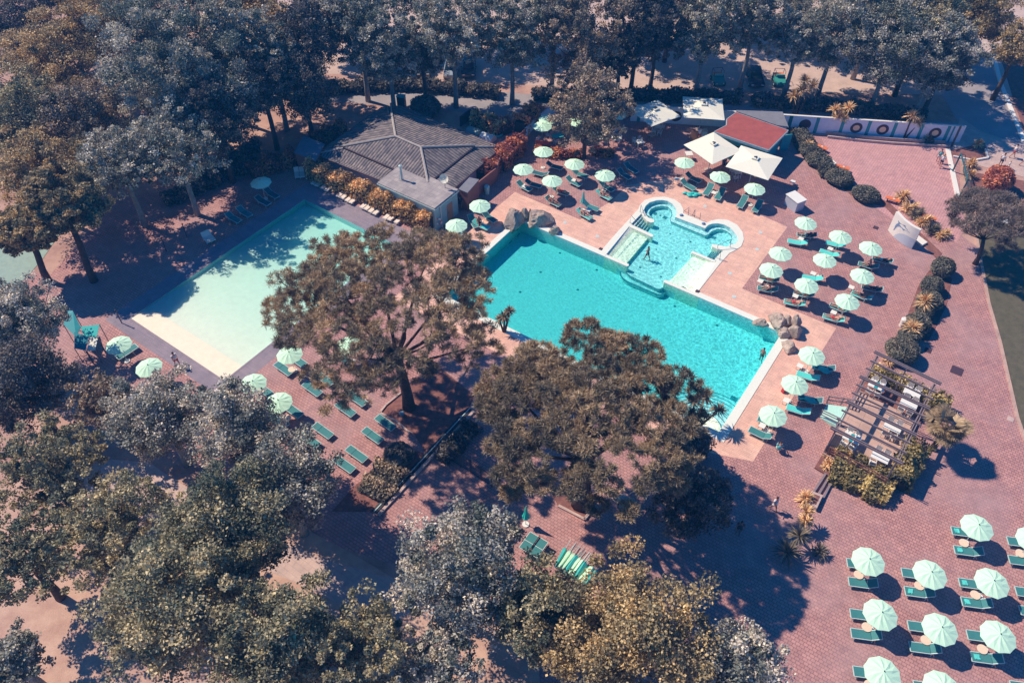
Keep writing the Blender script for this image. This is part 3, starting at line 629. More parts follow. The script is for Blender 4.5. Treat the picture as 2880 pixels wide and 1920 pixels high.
# the two great umbrella pines between the pools, and the small one on the right
p = G(1150, 1145)
tree((p.x, p.y, 0), 12, 8.8, 3, 'pine', 'pine', 1, 'large umbrella pine left of the main pool with a bare leaning trunk and open crown', leaf=.36, count=170000, name='pine_tree', tr=.42, lean=(-.9, 1.5), zc=9.6, limbs=16)
p = G(1632, 1418)
tree((p.x, p.y, 0), 12, 7.6, 3, 'pine', 'pine', 2, 'large dense umbrella pine in front of the main pool with a thick short trunk', leaf=.36, count=230000, name='pine_tree', tr=.55, lean=(.1, .3), zc=9.9, limbs=14)
p = G(2742, 742)
tree((p.x, p.y, 0), 8, 3.9, 3, 'pine', 'pinedark', 3, 'small sparse pine at the edge of the lawn behind the dolphin wall', leaf=.34, count=60000, name='pine_tree', tr=.2, lean=(-.4, .6), zc=5.0, limbs=10)
TREES = [
 # px centre, crown height, radius px, flatness, shape, colour, variant, label, extra
 ((505, 215), 10, 210, .95, 'tall', 'grey', 1, 'broad grey leaved poplar, the biggest crown of the upper left wood', {}),
 ((640, 130), 10, 125, 1.1, 'tall', 'grey', 2, 'grey poplar standing right behind the biggest grey crown at upper left', {}),
 ((430, 50), 9, 95, 1.0, 'tall', 'grey', 3, 'grey green tree at the top edge left of the golden crown strip', {}),
 ((250, 75), 9, 115, .9, 'broad', 'gold', 1, 'golden brown tree near the top left corner beside the pale clearing', {}),
 ((120, 190), 8, 130, .9, 'broad', 'gold', 2, 'golden brown tree on the left edge below the pale clearing', {}),
 ((45, 70), 8, 95, .9, 'broad', 'dark', 1, 'dark green tree in the extreme top left corner', {}),
 ((60, 330), 8, 125, .9, 'broad', 'olive', 1, 'olive brown tree on the left edge above the bent trunks', {}),
 ((225, 330), 8, 110, .9, 'broad', 'brown', 4, 'brown tree between the left edge and the big grey poplar', {}),
 ((125, 475), 7, 120, .85, 'broad', 'gold', 3, 'brown crowned tree on the left above the green court', {}),
 ((330, 450), 8, 100, .9, 'tall', 'grey', 4, 'dark grey tree below the big poplar at left', {}),
 ((490, 420), 8, 110, .9, 'tall', 'grey', 5, 'dim grey tree at the lower edge of the upper left wood', {}),
 ((600, 330), 8, 110, .9, 'tall', 'dark', 2, 'dark tree in the shade between the grey poplar and the tile roofed building', {}),
 ((700, 20), 9, 80, 1.0, 'broad', 'gold', 4, 'narrow golden tree at the top edge beside the white van', {}),
 ((790, 85), 9, 65, 1.2, 'tall', 'gold', 2, 'slim golden brown tree right above the white van', {}),
 ((850, 250), 6, 78, 1.25, 'broad', 'dark', 3, 'dark narrow evergreen standing alone before the shaded road', {}),
 ((880, 90), 10, 95, 1.1, 'tall', 'dark', 4, 'dark tree just right of the slim golden tree at the top', {}),
 ((1000, 40), 11, 100, 1.1, 'tall', 'grey', 6, 'grey tree at the top edge above the parked dark cars', {}),
 ((1085, 120), 9, 105, 1.1, 'tall', 'grey', 1, 'grey tree with an upright trunk rising from the road hedge left of centre', {}),
 ((1270, 80), 10, 115, 1.0, 'tall', 'grey', 2, 'wide grey tree at the top left of the sunlit gravel gap', {}),
 ((1185, 150), 7, 60, 1.1, 'tall', 'dark', 1, 'small dark tree behind the car with the teal windscreen', {}),
 ((1440, 95), 9, 100, 1.1, 'tall', 'grey', 3, 'grey tree with a bare straight trunk beside the sunlit gravel', {}),
 ((1640, 105), 9, 120, 1.25, 'loose', 'brown', 1, 'tall reddish brown willow at the top centre', {}),
 ((1650, 310), 6, 118, 1.0, 'loose', 'brown', 2, 'brown willow overhanging the cafe umbrellas', {}),
 ((1800, 30), 11, 90, 1.0, 'tall', 'dark', 2, 'dark tree at the top edge right of the brown willow', {}),
 ((1560, 20), 11, 80, 1.0, 'tall', 'grey', 4, 'grey tree at the top edge left of the brown willow', {}),
 ((1990, 100), 9, 95, 1.3, 'tall', 'grey', 5, 'upright grey poplar left of the orange topped carts', {}),
 ((2130, 60), 10, 105, 1.2, 'tall', 'grey', 6, 'grey poplar with pale upright branches above the dark car', {}),
 ((2250, 130), 8, 85, 1.0, 'tall', 'grey', 1, 'grey poplar between the carts and the sunlit parking strip', {}),
 ((2360, 100), 9, 130, 1.0, 'tall', 'grey', 2, 'large grey poplar with a leaning trunk right of the sunlit parking strip', {}),
 ((2510, 160), 8, 125, 1.0, 'broad', 'grey', 7, 'dark crowned tree shading the road right of the parking strip', {}),
 ((2600, 50), 10, 110, 1.0, 'tall', 'olive', 2, 'olive grey tree near the top right above the road bend', {}),
 ((2480, 10), 11, 110, 1.0, 'tall', 'grey', 3, 'grey poplar cut by the top edge right of centre', {}),
 ((2770, 40), 8, 85, 1.0, 'broad', 'gold', 5, 'golden brown tree left of the white kerb at top right', {}),
 ((2865, 130), 7, 62, 1.0, 'broad', 'amber', 1, 'amber tree on the right edge beyond the white kerb', {}),
 ((735, 240), 8, 80, 1.0, 'tall', 'dark', 5, 'dark tree shading the ground behind the tile roofed building', {}),
 ((1850, 85), 8, 85, 1.1, 'tall', 'dark', 3, 'dark tree shading the gap right of the brown willow', {}),
 ((1745, 150), 6, 66, 1.1, 'tall', 'dark', 4, 'small dark tree beside the shaded parking lane', {}),
 ((760, 165), 9, 85, 1.0, 'tall', 'grey', 7, 'grey tree rising behind the lone dark evergreen', {}),
 ((2640, 150), 8, 105, 1.0, 'tall', 'grey', 6, 'grey tree arching over the shaded road bend', {}),
 ((2650, 190), 6, 70, 1.0, 'broad', 'dark', 5, 'low dark tree beside the shaded road bend', {}),
 # row beyond the top edge
 ((150, -60), 10, 115, 1.0, 'tall', 'dark', 3, 'dark tree cut by the top edge near the left corner', {}),
 ((360, -70), 10, 115, 1.0, 'tall', 'grey', 7, 'grey tree cut by the top edge beside the golden strip', {}),
 ((560, -60), 10, 115, 1.0, 'tall', 'grey', 8, 'grey tree cut by the top edge above the big poplar', {}),
 ((900, -70), 10, 115, 1.0, 'tall', 'dark', 4, 'dark tree cut by the top edge above the slim golden tree', {}),
 ((1180, -70), 10, 115, 1.0, 'tall', 'grey', 5, 'grey tree cut by the top edge left of the gravel gap', {}),
 ((1370, -90), 10, 115, 1.0, 'tall', 'dark', 2, 'dark tree cut by the top edge at the gravel gap', {}),
 ((1760, -80), 10, 115, 1.0, 'tall', 'dark', 1, 'dark tree cut by the top edge right of the willow', {}),
 ((1900, -40), 10, 115, 1.0, 'tall', 'dark', 2, 'dark tree over the shaded gap right of the willow', {}),
 ((2060, -90), 10, 115, 1.0, 'tall', 'grey', 1, 'grey tree cut by the top edge above the carts', {}),
 ((2260, -60), 10, 115, 1.0, 'tall', 'grey', 2, 'grey tree cut by the top edge above the parking strip', {}),
 ((2420, -110), 10, 115, 1.0, 'tall', 'grey', 3, 'grey tree cut by the top edge above the leaning poplar', {}),
 ((2700, -50), 10, 115, 1.0, 'tall', 'olive', 4, 'olive tree cut by the top edge above the kerb', {}),
 # lower left wood
 ((50, 900), 6, 112, 1.0, 'broad', 'silver', 1, 'pale blossomed tree on the left edge beside the teal sunshade sails', {}),
 ((60, 1080), 6, 130, .9, 'broad', 'dark', 6, 'dark shaded tree on the left edge below the pale blossomed one', {}),
 ((285, 1135), 5, 84, 1.0, 'loose', 'brown', 3, 'brown feathery tree just below the two parasols at left', {}),
 ((450, 1160), 6.5, 118, 1.0, 'broad', 'silver', 2, 'silvery grey tree below the near left corner of the shallow pool', {}),
 ((660, 1200), 7, 125, 1.0, 'broad', 'silver', 3, 'silvery grey tree touching the parasols beside the shallow pool', {}),
 ((800, 1350), 7, 135, 1.0, 'broad', 'silver', 4, 'grey leaved tree below the rows of folded loungers', {}),
 ((130, 1330), 6, 150, .95, 'loose', 'olive', 3, 'thin olive tree at left over the pale path', {}),
 ((60, 1560), 6, 130, .9, 'loose', 'olive', 4, 'olive tree on the left edge above the sandy ground', {}),
 ((300, 1480), 7, 150, .95, 'loose', 'olive', 5, 'olive brown tree between the pale path and the sandy ground', {}),
 ((640, 1470), 9, 170, 1.0, 'broad', 'olive', 6, 'wide olive grey crown in the middle of the lower left wood', {}),
 ((500, 1690), 9, 190, 1.0, 'broad', 'olive', 7, 'broad yellowish green crown next to the sandy ground at the bottom', {}),
 ((770, 1800), 9, 170, 1.0, 'broad', 'olive', 8, 'olive tree at the bottom edge left of the paler path gap', {}),
 ((1010, 1840), 7, 150, 1.0, 'loose', 'olive', 9, 'thin green grey tree at the bottom edge below the path gap', {}),
 ((35, 1860), 4, 90, .9, 'broad', 'grey', 8, 'small dark tree in the bottom left corner', {}),
 ((1300, 1600), 8, 165, 1.05, 'broad', 'silver', 5, 'large silvery white leaved tree left of the table tennis table', {}),
 ((1510, 1720), 7, 135, 1.1, 'broad', 'olive', 1, 'green olive tree beside the pile of folded parasols', {}),
 ((1240, 1880), 6, 130, .9, 'loose', 'silver', 6, 'pale twiggy tree at the bottom edge below the silvery white tree', {}),
 ((1765, 1770), 8, 190, 1.0, 'broad', 'amber', 2, 'amber brown tree at the bottom centre reaching over the shaded paving', {}),
 ((2060, 1880), 6, 135, 1.0, 'broad', 'silver', 7, 'silvery tree at the bottom edge left of the parasol grid', {}),
 ((1950, 1400), 4, 115, .8, 'broad', 'dark', 7, 'dark evergreen standing in the shade right of the dense umbrella pine', {}),
 ((1950, 1245), 3, 48, 1.0, 'broad', 'dark', 8, 'small dark bush at the near edge of the main pool', {}),
]
for i, (pc, zc, rp, fz, kind, mk, var, lab, kw) in enumerate(TREES):
    near = pc[1] > 700
    leaf = .125 if near else .15
    if pc[1] < 170 and 1900 < pc[0] < 2560: pc = (pc[0], pc[1] - 28); rp *= .92
    rp *= 1.12; q_ = G(*pc, zc); rm = rp * (q_.y * CT + (HCAM - zc) * ST) / FOC
    cnt = int(min(150000, rm * rm * fz * (2500 if near else 1500) * (.7 if kind == 'loose' else 1)))
    gtree(pc, zc, rp, fz, kind, mk, var, lab, leaf=leaf, count=cnt, bark=PALEBARK if mk in ('grey', 'silver') else BARK, tr=.26, group=None)
# two dark bent trunks at left carry the brown crowns
for (bx, by), (cx_, cy_), zc, rp, var, lab in (((265, 790), (175, 570), 7.6, 125, 11, 'dark leaning tree on the left with its long trunk over the pink paving'),
                                     ((135, 790), (72, 640), 6.0, 90, 12, 'dark leaning tree on the left edge over the green court')):
    b_ = G(bx, by); c_ = G(cx_, cy_, zc); depth = c_.y * CT + (HCAM - zc) * ST; rx = round(rp * depth / FOC * 2) / 2
    tree((b_.x, b_.y, 0), zc + 2, rx, rx * .7, 'broad', 'gold', var, lab, leaf=.15, count=80000, lean=(c_.x - b_.x, c_.y - b_.y), zc=zc, tr=.3)
# hedges, bushes
def hedge(pts, wd, ht, matk, label, leaf=.2, dens=260, seed=1, cat='hedge', name='hedge', zb=0.0, rag=.18):
    r = np.random.default_rng(seed); pos = []; tone = []
    q = [Vector((*P2(p, ht * .62), 0)) for p in pts]; core = MB()
    for a, b in zip(q, q[1:]):
        d = b - a; Ln = d.length; d.normalize(); n_ = Vector((-d.y, d.x, 0)); k = int(Ln * dens * max(wd, .6))
        t = r.uniform(-.02, 1.02, k); f = r.uniform(-1, 1, k); hgt = r.uniform(0, 1, k); side = r.uniform(0, 1, k) < .45
        hv = ht * (1 + rag * np.sin(t * Ln * 1.7 + seed) + rag * .6 * np.sin(t * Ln * 3.9))
        wv = wd / 2 * (1 + rag * np.sin(t * Ln * 2.3 + 2 * seed))
        x = np.where(side, np.sign(f) * wv, f * wv); z = np.where(side, hgt * hv, hv * (1 - .22 * f * f)) + r.normal(size=k) * .09; x = x + r.normal(size=k) * .09
        pos.append(np.array([a.x, a.y, zb]) + np.outer(t * Ln, [d.x, d.y, 0]) + np.outer(x, [n_.x, n_.y, 0]) + np.outer(z, [0, 0, 1]))
        tone.append(.5 + .35 * np.sin(t * Ln * 2.9 + seed) + r.normal(size=k) * .1)
        core.beam(a + Vector((0, 0, zb + ht * .42)), b + Vector((0, 0, zb + ht * .42)), wd * .7, ht * .78)
    pos = np.concatenate(pos); tone = np.clip(np.concatenate(tone), 0, 1)
    o = empty(name, q[0], label, cat)
    c = link('foliage', leaf_mesh('foliage', LF[matk], pos - np.array([q[0].x, q[0].y, 0]), leaf, tone, 1.3, seed=seed), o)
    t = core.build('stems', plain('hedge_core', (.035, .028, .025), .95, .2), o); t.location = -q[0]
    return o
hedge([K(110, 465), K(200, 508), K(330, 560), K(460, 618), K(600, 683), K(740, 745), K(890, 805)], 1.35, 2.2, 'yellow', 'golden leaved hedge along the tile roofed building above the cream loungers', .17, 560, 2, rag=.1)
hedge([K(140, 300), K(220, 260), K(330, 215)], 2.0, 1.6, 'red', 'red and orange hedge at the back left of the tile roofed building', .2, 240, 3)
hedge([(705, 480), (770, 455), (830, 440)], 1.9, 1.5, 'red', 'dim red brown hedge left of the grey lean-to roof', .2, 220, 4)
hedge([K(1365, 350), K(1280, 430), K(1190, 510)], 1.9, 1.8, 'red', 'red orange hedge leaning over the right end of the tiled roof', .2, 300, 5)
hedge([A(20, 760), A(180, 600), A(330, 450)], 1.6, 1.9, 'red', 'orange hedge between the wooden fence and the parasol lawn', .18, 300, 6)
hedge([A(300, 260), A(440, 130), A(560, 20)], 1.8, 1.8, 'red', 'red orange hedge behind the pale boundary wall', .18, 260, 7)
hedge([A(-150, 260), A(30, 220), A(130, 300)], 2.2, 1.3, 'red', 'low reddish hedge behind the pump covers', .18, 240, 8)
hedge([K(1130, 160), K(1230, 170), K(1330, 230)], 1.8, 1.4, 'yellow', 'orange tinted hedge beside the curved brown wall', .18, 260, 9)
hedge([(890, 245), (1150, 232), (1400, 255)], 1.6, 1.2, 'dark', 'long dark hedge along the far side of the shaded road', .26, 110, 10)
hedge([(1500, 262), (1780, 262), (2080, 272)], 1.6, 1.2, 'dark', 'dark hedge between the parking and the white parasols', .26, 110, 11)
hedge([(2120, 278), (2400, 300), (2600, 325)], 1.6, 1.2, 'dark', 'dark hedge behind the mural wall', .26, 110, 12)
hedge([(580, 500), (660, 440), (720, 400)], 1.4, 1.4, 'dark', 'dark shaded hedge behind the far left loungers', .22, 160, 13)
hedge([(460, 560), (560, 520), (640, 480), (720, 450)], 1.6, 1.1, 'dark', 'low dark hedge left of the shallow pool deck', .22, 150, 21)
hedge([A(510, 600), A(800, 640), A(1150, 640)], 1.1, .7, 'red', 'low flowering hedge in front of the red seat', .16, 240, 14)
hedge([A(1300, 600), A(1600, 640)], 1.1, .7, 'red', 'low flowering hedge under the brown willow', .16, 240, 15)
hedge([T23(600, 1110), T23(760, 1170), T23(950, 1270), T23(1140, 1370)], 2.7, 1.0, 'pergola', 'variegated hedge along the near side of the pergola terrace', .16, 430, 16)
hedge([T23(1200, 1290), T23(1290, 1120), T23(1370, 960)], 1.7, 1.4, 'pergola', 'variegated hedge at the right side of the pergola terrace', .16, 430, 17)
hedge([E(1830, 830), E(1900, 690)], 1.3, 1.3, 'pergola', 'short leafy hedge at the far right corner of the pergola terrace', .16, 400, 18)
hedge([E(1130, 400), E(1400, 500), E(1760, 660)], 1.3, .7, 'pergola', 'low leafy planting along the far side of the pergola terrace', .14, 300, 19)
hedge([T21(1260, 1130), T21(1150, 1290), T21(1050, 1420)], 2.6, .5, 'brown', 'dry heather planting in the lower bed beside the gate track', .14, 260, 20)
hedge([(1420, 1460), (1380, 1520)], 2.2, .5, 'brown', 'dry low shrubs beside the table tennis table', .14, 240, 22)
hedge([(1330, 1190), (1240, 1290)], 1.4, .8, 'dark', 'dark low shrubs in the upper bed by the gate track', .16, 240, 23)
def bush(c, rpx, ht, label, matk='box', dens=2600, seed=1, sx=1.0, cat='bush', leaf=.13, rz=0.0, name='round_bush'):
    q = G(*c, ht * .5); depth = q.y * CT + (HCAM - ht * .5) * ST; rr = rpx * depth / FOC
    r = np.random.default_rng(seed); d = r.normal(size=(int(dens * rr * rr + 900), 3)); d /= np.linalg.norm(d, axis=1, keepdims=True)
    q_ = 1 + .05 * np.sin(d[:, 0] * 5 + seed) * np.cos(d[:, 1] * 4); pos = d * q_[:, None] * r.uniform(.93, 1.03, (len(d), 1)) * np.array([rr * sx, rr, ht * .5])
    pos[:, 2] = np.maximum(pos[:, 2], -ht * .46)
    o = empty(name, (q.x, q.y, 0), label, cat, rz=rz)
    link('foliage', leaf_mesh('foliage', LF[matk], pos, leaf, .5 + .3 * np.sin(d[:, 0] * 7 + seed) * np.sin(d[:, 2] * 6), 1.3, dirs=d + r.normal(size=d.shape) * .8, seed=seed), o, (0, 0, ht * .5))
    m = MB(); m.ball((0, 0, ht * .48), (rr * sx * .92, rr * .92, ht * .45), 20, .03, seed); m.build('stems', plain('hedge_core', (.035, .028, .025), .95, .2), o)
for i, (c, rp, ht, sx, lab) in enumerate((
    (T13(655, 60), 32, 1.3, 1.2, 'clipped oval bush between the white box and the court'),
    (T13(900, 212), 31, 1.3, 1.25, 'dark oval bush in the middle of the court edge planting'),
    (T13(1612, 885), 31, 1.7, 1.0, 'round clipped bush below the small pine'),
    (T13(1512, 1050), 29, 1.5, 1.0, 'round bush with orange flowers in the curved planting strip'),
    (T13(1490, 1195), 33, 1.6, 1.0, 'round bush behind the spiky yucca in the curved strip'),
    (T13(1380, 1400), 33, 1.6, 1.0, 'round bush between the two golden yuccas of the curved strip'),
    (T23(1235, 80), 44, 1.8, 1.0, 'largest round bush touching the far corner of the pergola'),
    (T13(1440, 1290), 24, 1.3, 1.0, 'bush filling the gap between the two yuccas of the curved strip'),
    (T13(1300, 1520), 30, 1.5, 1.0, 'bush just above the largest bush in the curved strip'),
    (T03(310, 1240), 20, .9, 1.0, 'small bush at the narrow end of the court planting'),
    (T03(390, 1380), 26, 1.1, 1.2, 'bush below the first orange bench of the court'),
    (T03(470, 1470), 28, 1.2, 1.3, 'bush between the two orange benches of the court'),
    (T03(1480, 1290), 12, .6, 1.0, 'tiny bush at the foot of the mural wall'))):
    bush(c, rp, ht, lab, seed=i + 3, sx=sx, rz=-.6 if sx > 1 else 0)
hedge([T03(250, 1130), T03(330, 1300), T03(440, 1440), T03(580, 1590)], 1.9, .7, 'box', 'low clipped hedge along the left edge of the court', .14, 300, 41)
hedge([T13(560, 10), T13(720, 120)], 1.6, .7, 'box', 'low clipped hedge continuing toward the oval court bush', .14, 300, 42)
sheet('planting_bed', [P2(T13(*p)) for p in ((540, 40), (800, 140), (1120, 300), (1600, 760), (1560, 820), (1400, 660), (1080, 340), (780, 240))], [], .02, SOIL, thick=.02)
sheet('planting_bed', [P2(T13(*p)) for p in ((1530, 850), (1690, 990), (1640, 1240), (1480, 1560), (1150, 1568), (1280, 1330), (1390, 1040))], [], .02, SOIL, thick=.02)
bush(F(2010, 600), 38, 2.6, 'round red leaved bush on the soil bed at the right edge', 'red', 1300, 31, leaf=.2, name='red_bush')
bush(T22(1690, 960), 34, 2.2, 'dark round bush beside the near pool coping', 'dark', 1300, 33, leaf=.2)
bush((1195, 300), 40, 2.2, 'dark bush behind the tile roofed building', 'dark', 700, 34, leaf=.25)
bush((1203, 288), 24, 1.6, 'brownish bush behind the tile roofed building', 'brown', 900, 35, leaf=.2)
bush(T21(1310, 1040), 40, 1.0, 'low dark bush in the bed beside the gate track', 'dark', 900, 36, leaf=.18)
# blade plants
def rosette(m, c, r_, n, seed, droop=.5, wd=.09, el0=.1, el1=1.3):
    rr = random.Random(seed)
    for i in range(n):
        a = rr.uniform(0, 6.283); el = rr.uniform(el0, el1); L_ = r_ * rr.uniform(.75, 1.1); d = Vector((math.cos(a) * math.cos(el), math.sin(a) * math.cos(el), math.sin(el)))
        s = d.cross(Vector((0, 0, 1))).normalized() * wd / 2; p0 = Vector(c); p1 = p0 + d * L_ * .55; p2 = p0 + d * L_ * .98 + Vector((0, 0, -droop * L_ * .35 * math.cos(el)))
        m.add([p0 - s * .6, p0 + s * .6, p1 + s, p1 - s, p2], [(0, 1, 2, 3), (3, 2, 4)])
def setleaf(me, seed=1):
    n = len(me.polygons); at = me.attributes.new('leaf', 'FLOAT_COLOR', 'FACE'); r = np.random.default_rng(seed); c = np.ones((n, 4), np.float32); c[:, 0] = np.repeat(r.uniform(.1, 1, n // 2 + 1), 2)[:n]; c[:, 1] = r.uniform(.2, .9, n); at.data.foreach_set('color', c.ravel())
def yucca(basepx, heads, label, matk='yucca', seed=1, cat='yucca', n=80, stem=.09, name='yucca'):
    b = G(*basepx); o = empty(name, b, label, cat); m = MB(); t = MB()
    for i, (dx, dy, h, r_) in enumerate(heads):
        rosette(m, (dx, dy, h), r_, n, seed * 10 + i, el0=-.35); 
        if h > .3: t.tube([(dx * .1, dy * .1, -.05), (dx * .6, dy * .6, h * .5), (dx, dy, h)], [stem * 1.3, stem, stem * .8], 7)
    c = m.build('leaves', LF[matk], o); setleaf(c.data, seed)
    if t.v: t.build('stem', BARK, o)
    return o
yucca(T03(240, 1080), [(0, 0, 3.6, 1.3), (1.2, .2, 4.0, 1.2), (-.9, -.3, 3.0, 1.1), (.2, .4, 4.6, 1.1)], 'tall many headed yucca at the left end of the visible mural wall', seed=2, n=90)
yucca(T03(590, 1225), [(.1, 0, 2.3, 1.0), (1.2, .5, 3.0, 1.1), (-.5, .2, 3.0, 1.0), (.7, -.2, 2.0, .9)], 'leaning yucca group before the second stripe of the mural wall', seed=3)
yucca(T03(1245, 1280), [(0, .1, 3.0, 1.1), (1.0, .1, 2.2, 1.0)], 'two headed yucca before the mural wall near its right end', seed=4)
for i, (p_, r_, lb) in enumerate(((T03(270, 1190), .9, 'golden yucca beside the red roofed kiosk'), (T03(350, 1375), 1.1, 'golden yucca in the court planting above the dark bushes'), (T03(490, 1520), 1.1, 'golden flowering plant between the two court bushes'),
    (T13(1385, 1300), 1.25, 'golden spiky yucca in the curved strip beside the round bushes'), (T13(1270, 1545), 1.25, 'second golden yucca in the curved strip above the pergola'), (T13(1480, 1040), .6, 'small orange flowering plant on the round bush'),
    (T23(700, 1090), .9, 'orange yucca in the pergola hedge'), (T23(570, 1060), .8, 'yellowish yucca at the left corner of the pergola hedge'), (T23(330, 1470), .95, 'pale yucca in the stone planter by the steps'),
    (T23(530, 1160), .6, 'pale lavender shrub beside the pergola corner'), (T03(1450, 1290), .9, 'golden low plant at the foot of the mural wall'), (F(1600, 590), .9, 'yellow plant behind the basketball frame'),
    (F(1700, 160), .9, 'golden grass in the small raised bed'), (T23(1100, 200), .8, 'spiky plant under the far beam of the pergola'), (F(660, 900), 1.3, 'spiky grass clump left of the dolphin wall'),
    (F(1600, 440), 1.0, 'sparse shrub beside the basketball frame'))):
    yucca(p_, [(0, 0, (1.25 if 'curved strip' in lb else .25), r_), (.1, .1, (1.45 if 'curved strip' in lb else .5), r_ * .8)], lb, seed=20 + i, n=70)
for i, (p_, h) in enumerate(((F(760, 1040), 1.1), (F(860, 1120), 1.0), (F(960, 1220), 1.0), (F(1080, 1330), 1.0), (F(1220, 1400), .9))):
    yucca(p_, [(0, 0, .3, h), (.5, .2, .35, h * .8), (-.4, -.2, .3, h * .9)], 'dry oleander clump number %s along the strip behind the dolphin wall' % ('nearest the wall top', 'behind the wall middle', 'behind the wall right end', 'before the small pine', 'under the small pine')[i].replace('number ', ''), 'palm' if i % 2 else 'yucca', seed=50 + i, name='oleander', cat='shrub', n=60)
yucca(T22(1690, 790), [(.2, .5, 3.4, 1.1), (1.5, .3, 1.9, .9), (-.6, .4, 2.8, .9)], 'dark branching yucca at the near corner of the main pool', 'palm', 6, n=80)
yucca(T11(2280, 1480), [(0, 0, 1.9, .8), (.5, .3, 2.3, .7), (-.4, .1, 1.4, .7)], 'small grey yucca on the left coping of the main pool', 'palm', 7)
yucca(T33(150, 420), [(0, 0, .8, 1.4), (.9, .9, 1.5, 1.1)], 'dark spiky yucca in the shade by the stone planter', 'palm', 8, n=90)
yucca(T33(300, 160), [(0, 0, 1.3, .8), (.1, .5, 1.6, .8)], 'sunlit pale yucca above the dark spiky one', 'yucca', 9, n=90)
yucca(T33(430, 400), [(.3, .2, .4, .9)], 'dark fan of blades at the edge of the pine shadow', 'palm', 10, n=60)
# fan palm beside the pergola
def fanpalm(basepx, h, label, seed=1):
    b = G(*basepx); o = empty('fan_palm', b, label, 'palm'); m = MB(); rr = random.Random(seed)
    for i in range(48):
        a = rr.uniform(0, 6.283); el = rr.uniform(-.3, 1.1); d = Vector((math.cos(a) * math.cos(el), math.sin(a) * math.cos(el), math.sin(el))); st_ = Vector((0, 0, h)); c = st_ + d * rr.uniform(.45, 1.25)
        for k in range(15):
            t = (k - 7) / 7 * 1.25; s = d.cross(Vector((0, 0, 1))).normalized(); dd = (d * math.cos(t) + s * math.sin(t)).normalized(); L_ = rr.uniform(.8, 1.0); w_ = s * math.cos(t) * .05 - d * math.sin(t) * .05
            e = c + dd * L_ + Vector((0, 0, -.22 * L_)); m.add([c - w_, c + w_, c.lerp(e, .6) + w_, c.lerp(e, .6) - w_, e], [(0, 1, 2, 3), (3, 2, 4)])
        m.add([st_ + Vector((.02, 0, 0)), st_ - Vector((.02, 0, 0)), c - Vector((.02, 0, 0)), c + Vector((.02, 0, 0))], [(0, 1, 2, 3)])
    f = m.build('fronds', LF['palmbrown'], o); setleaf(f.data, seed)
    MB().tube([(0, 0, -.1), (.05, 0, h * .5), (0, 0, h)], [.28, .2, .16], 10).build('trunk', BARK, o)
fanpalm((2622, 1262), 3.0, 'fan palm with brownish fronds at the right side of the pergola', 3)

# ================================================================== BUILDINGS AND WALLS
def pane(mb, pts, uvax=None):
    mb.add(pts, [tuple(range(len(pts)))])
def roof_slope(name, pts, parent, thick=.09):
    """tiled slope; pts[0]->pts[1] is the eave line; UVs run along and up the slope in metres"""
    pts = [Vector(p) for p in pts]; e = (pts[1] - pts[0]).normalized(); n = e.cross(pts[-1] - pts[0]).normalized()
    if n.z < 0: n = -n
    up = n.cross(e).normalized(); k = len(pts); lo = [p - n * thick for p in pts]
    me = bpy.data.meshes.new(name); ar = sum((pts[i].x * pts[(i + 1) % k].y - pts[(i + 1) % k].x * pts[i].y) for i in range(k))
    idx = list(range(k)) if ar > 0 else list(range(k))[::-1]
    fs = [tuple(idx), tuple(i + k for i in idx[::-1])] + [(idx[i], idx[i] + k, idx[(i + 1) % k] + k, idx[(i + 1) % k]) for i in range(k)]
    me.from_pydata(pts + lo, [], fs); uv = me.uv_layers.new(name='UVMap')
    for lp in me.loops: p = me.vertices[lp.vertex_index].co - pts[0]; uv.data[lp.index].uv = (p.dot(e), p.dot(up))
    me.materials.append(ROOFT); o = link(name, me, parent); return o
bld = empty('bath_house', G(*K(620, 420), 0), 'low building with a two tier weathered grey tiled hip roof behind the cream loungers', 'building')
O = bld.location.copy()
def W3(p, z): q = G(*p, z); return Vector((q.x - O.x, q.y - O.y, z))
A1, B1, C1 = W3(K(340, 350), 2.75), W3(K(635, 145), 2.75), W3(K(1140, 345), 2.75); D1 = A1 + C1 - B1
Rg1, Rg2 = W3(K(655, 278), 4.05), W3(K(815, 348), 4.05)
A0, B0, C0 = W3(K(150, 390), 1.95), W3(K(621, 55), 1.95), W3(K(1320, 345), 1.95); D0 = A0 + C0 - B0
D0 = D1 + (D1 - B1).normalized() * (C0 - C1).length
lift = Vector((0, 0, .2))
def exp_(p, c, k): return c + (p - c) * k
cc = (A1 + C1) / 2
U = [exp_(p, cc, 1.035) + lift for p in (A1, B1, C1, D1)]
for a, b, r1, r2 in ((U[0], U[3], Rg2, Rg1), (U[3], U[2], Rg2, None), (U[2], U[1], Rg1, Rg2), (U[1], U[0], Rg1, None)):
    roof_slope('roof', [a, b, r1] + ([r2] if r2 is not None else []), bld)
Bl, Br = B0.lerp(A0, .12), B0.lerp(C0, .10)
for a, b, c, d in ((A0, D0, D1, A1), (D0, C0, C1, D1)): roof_slope('roof', [a, b, c, d], bld)
roof_slope('roof', [C0, Br, B1, C1], bld); roof_slope('roof', [Bl, A0, A1, B1], bld); roof_slope('roof', [Br, Bl, B1], bld)
mb = MB()
RIDGE = plain('ridge_cement', (.42, .37, .33), .9, .15, 3)
for a, b in ((Rg1, Rg2), (Rg1, U[1]), (Rg2, U[3]), (Rg1, U[0]), (Rg2, U[2]), (B1, B0.lerp(B1, .2)), (A0, A1), (C0, C1)): mb.tube([a + Vector((0, 0, .05)), b + Vector((0, 0, .05))], .13 if a in (Rg1, Rg2) else .09, 6)
mb.build('ridge_cap', RIDGE, bld)
mb = MB(); GUT = plain('purple_brown_gutter', (.13, .08, .09), .6, .1)
for a, b in zip(U, U[1:] + U[:1]): mb.beam(a - Vector((0, 0, .10)), b - Vector((0, 0, .10)), .14, .12)
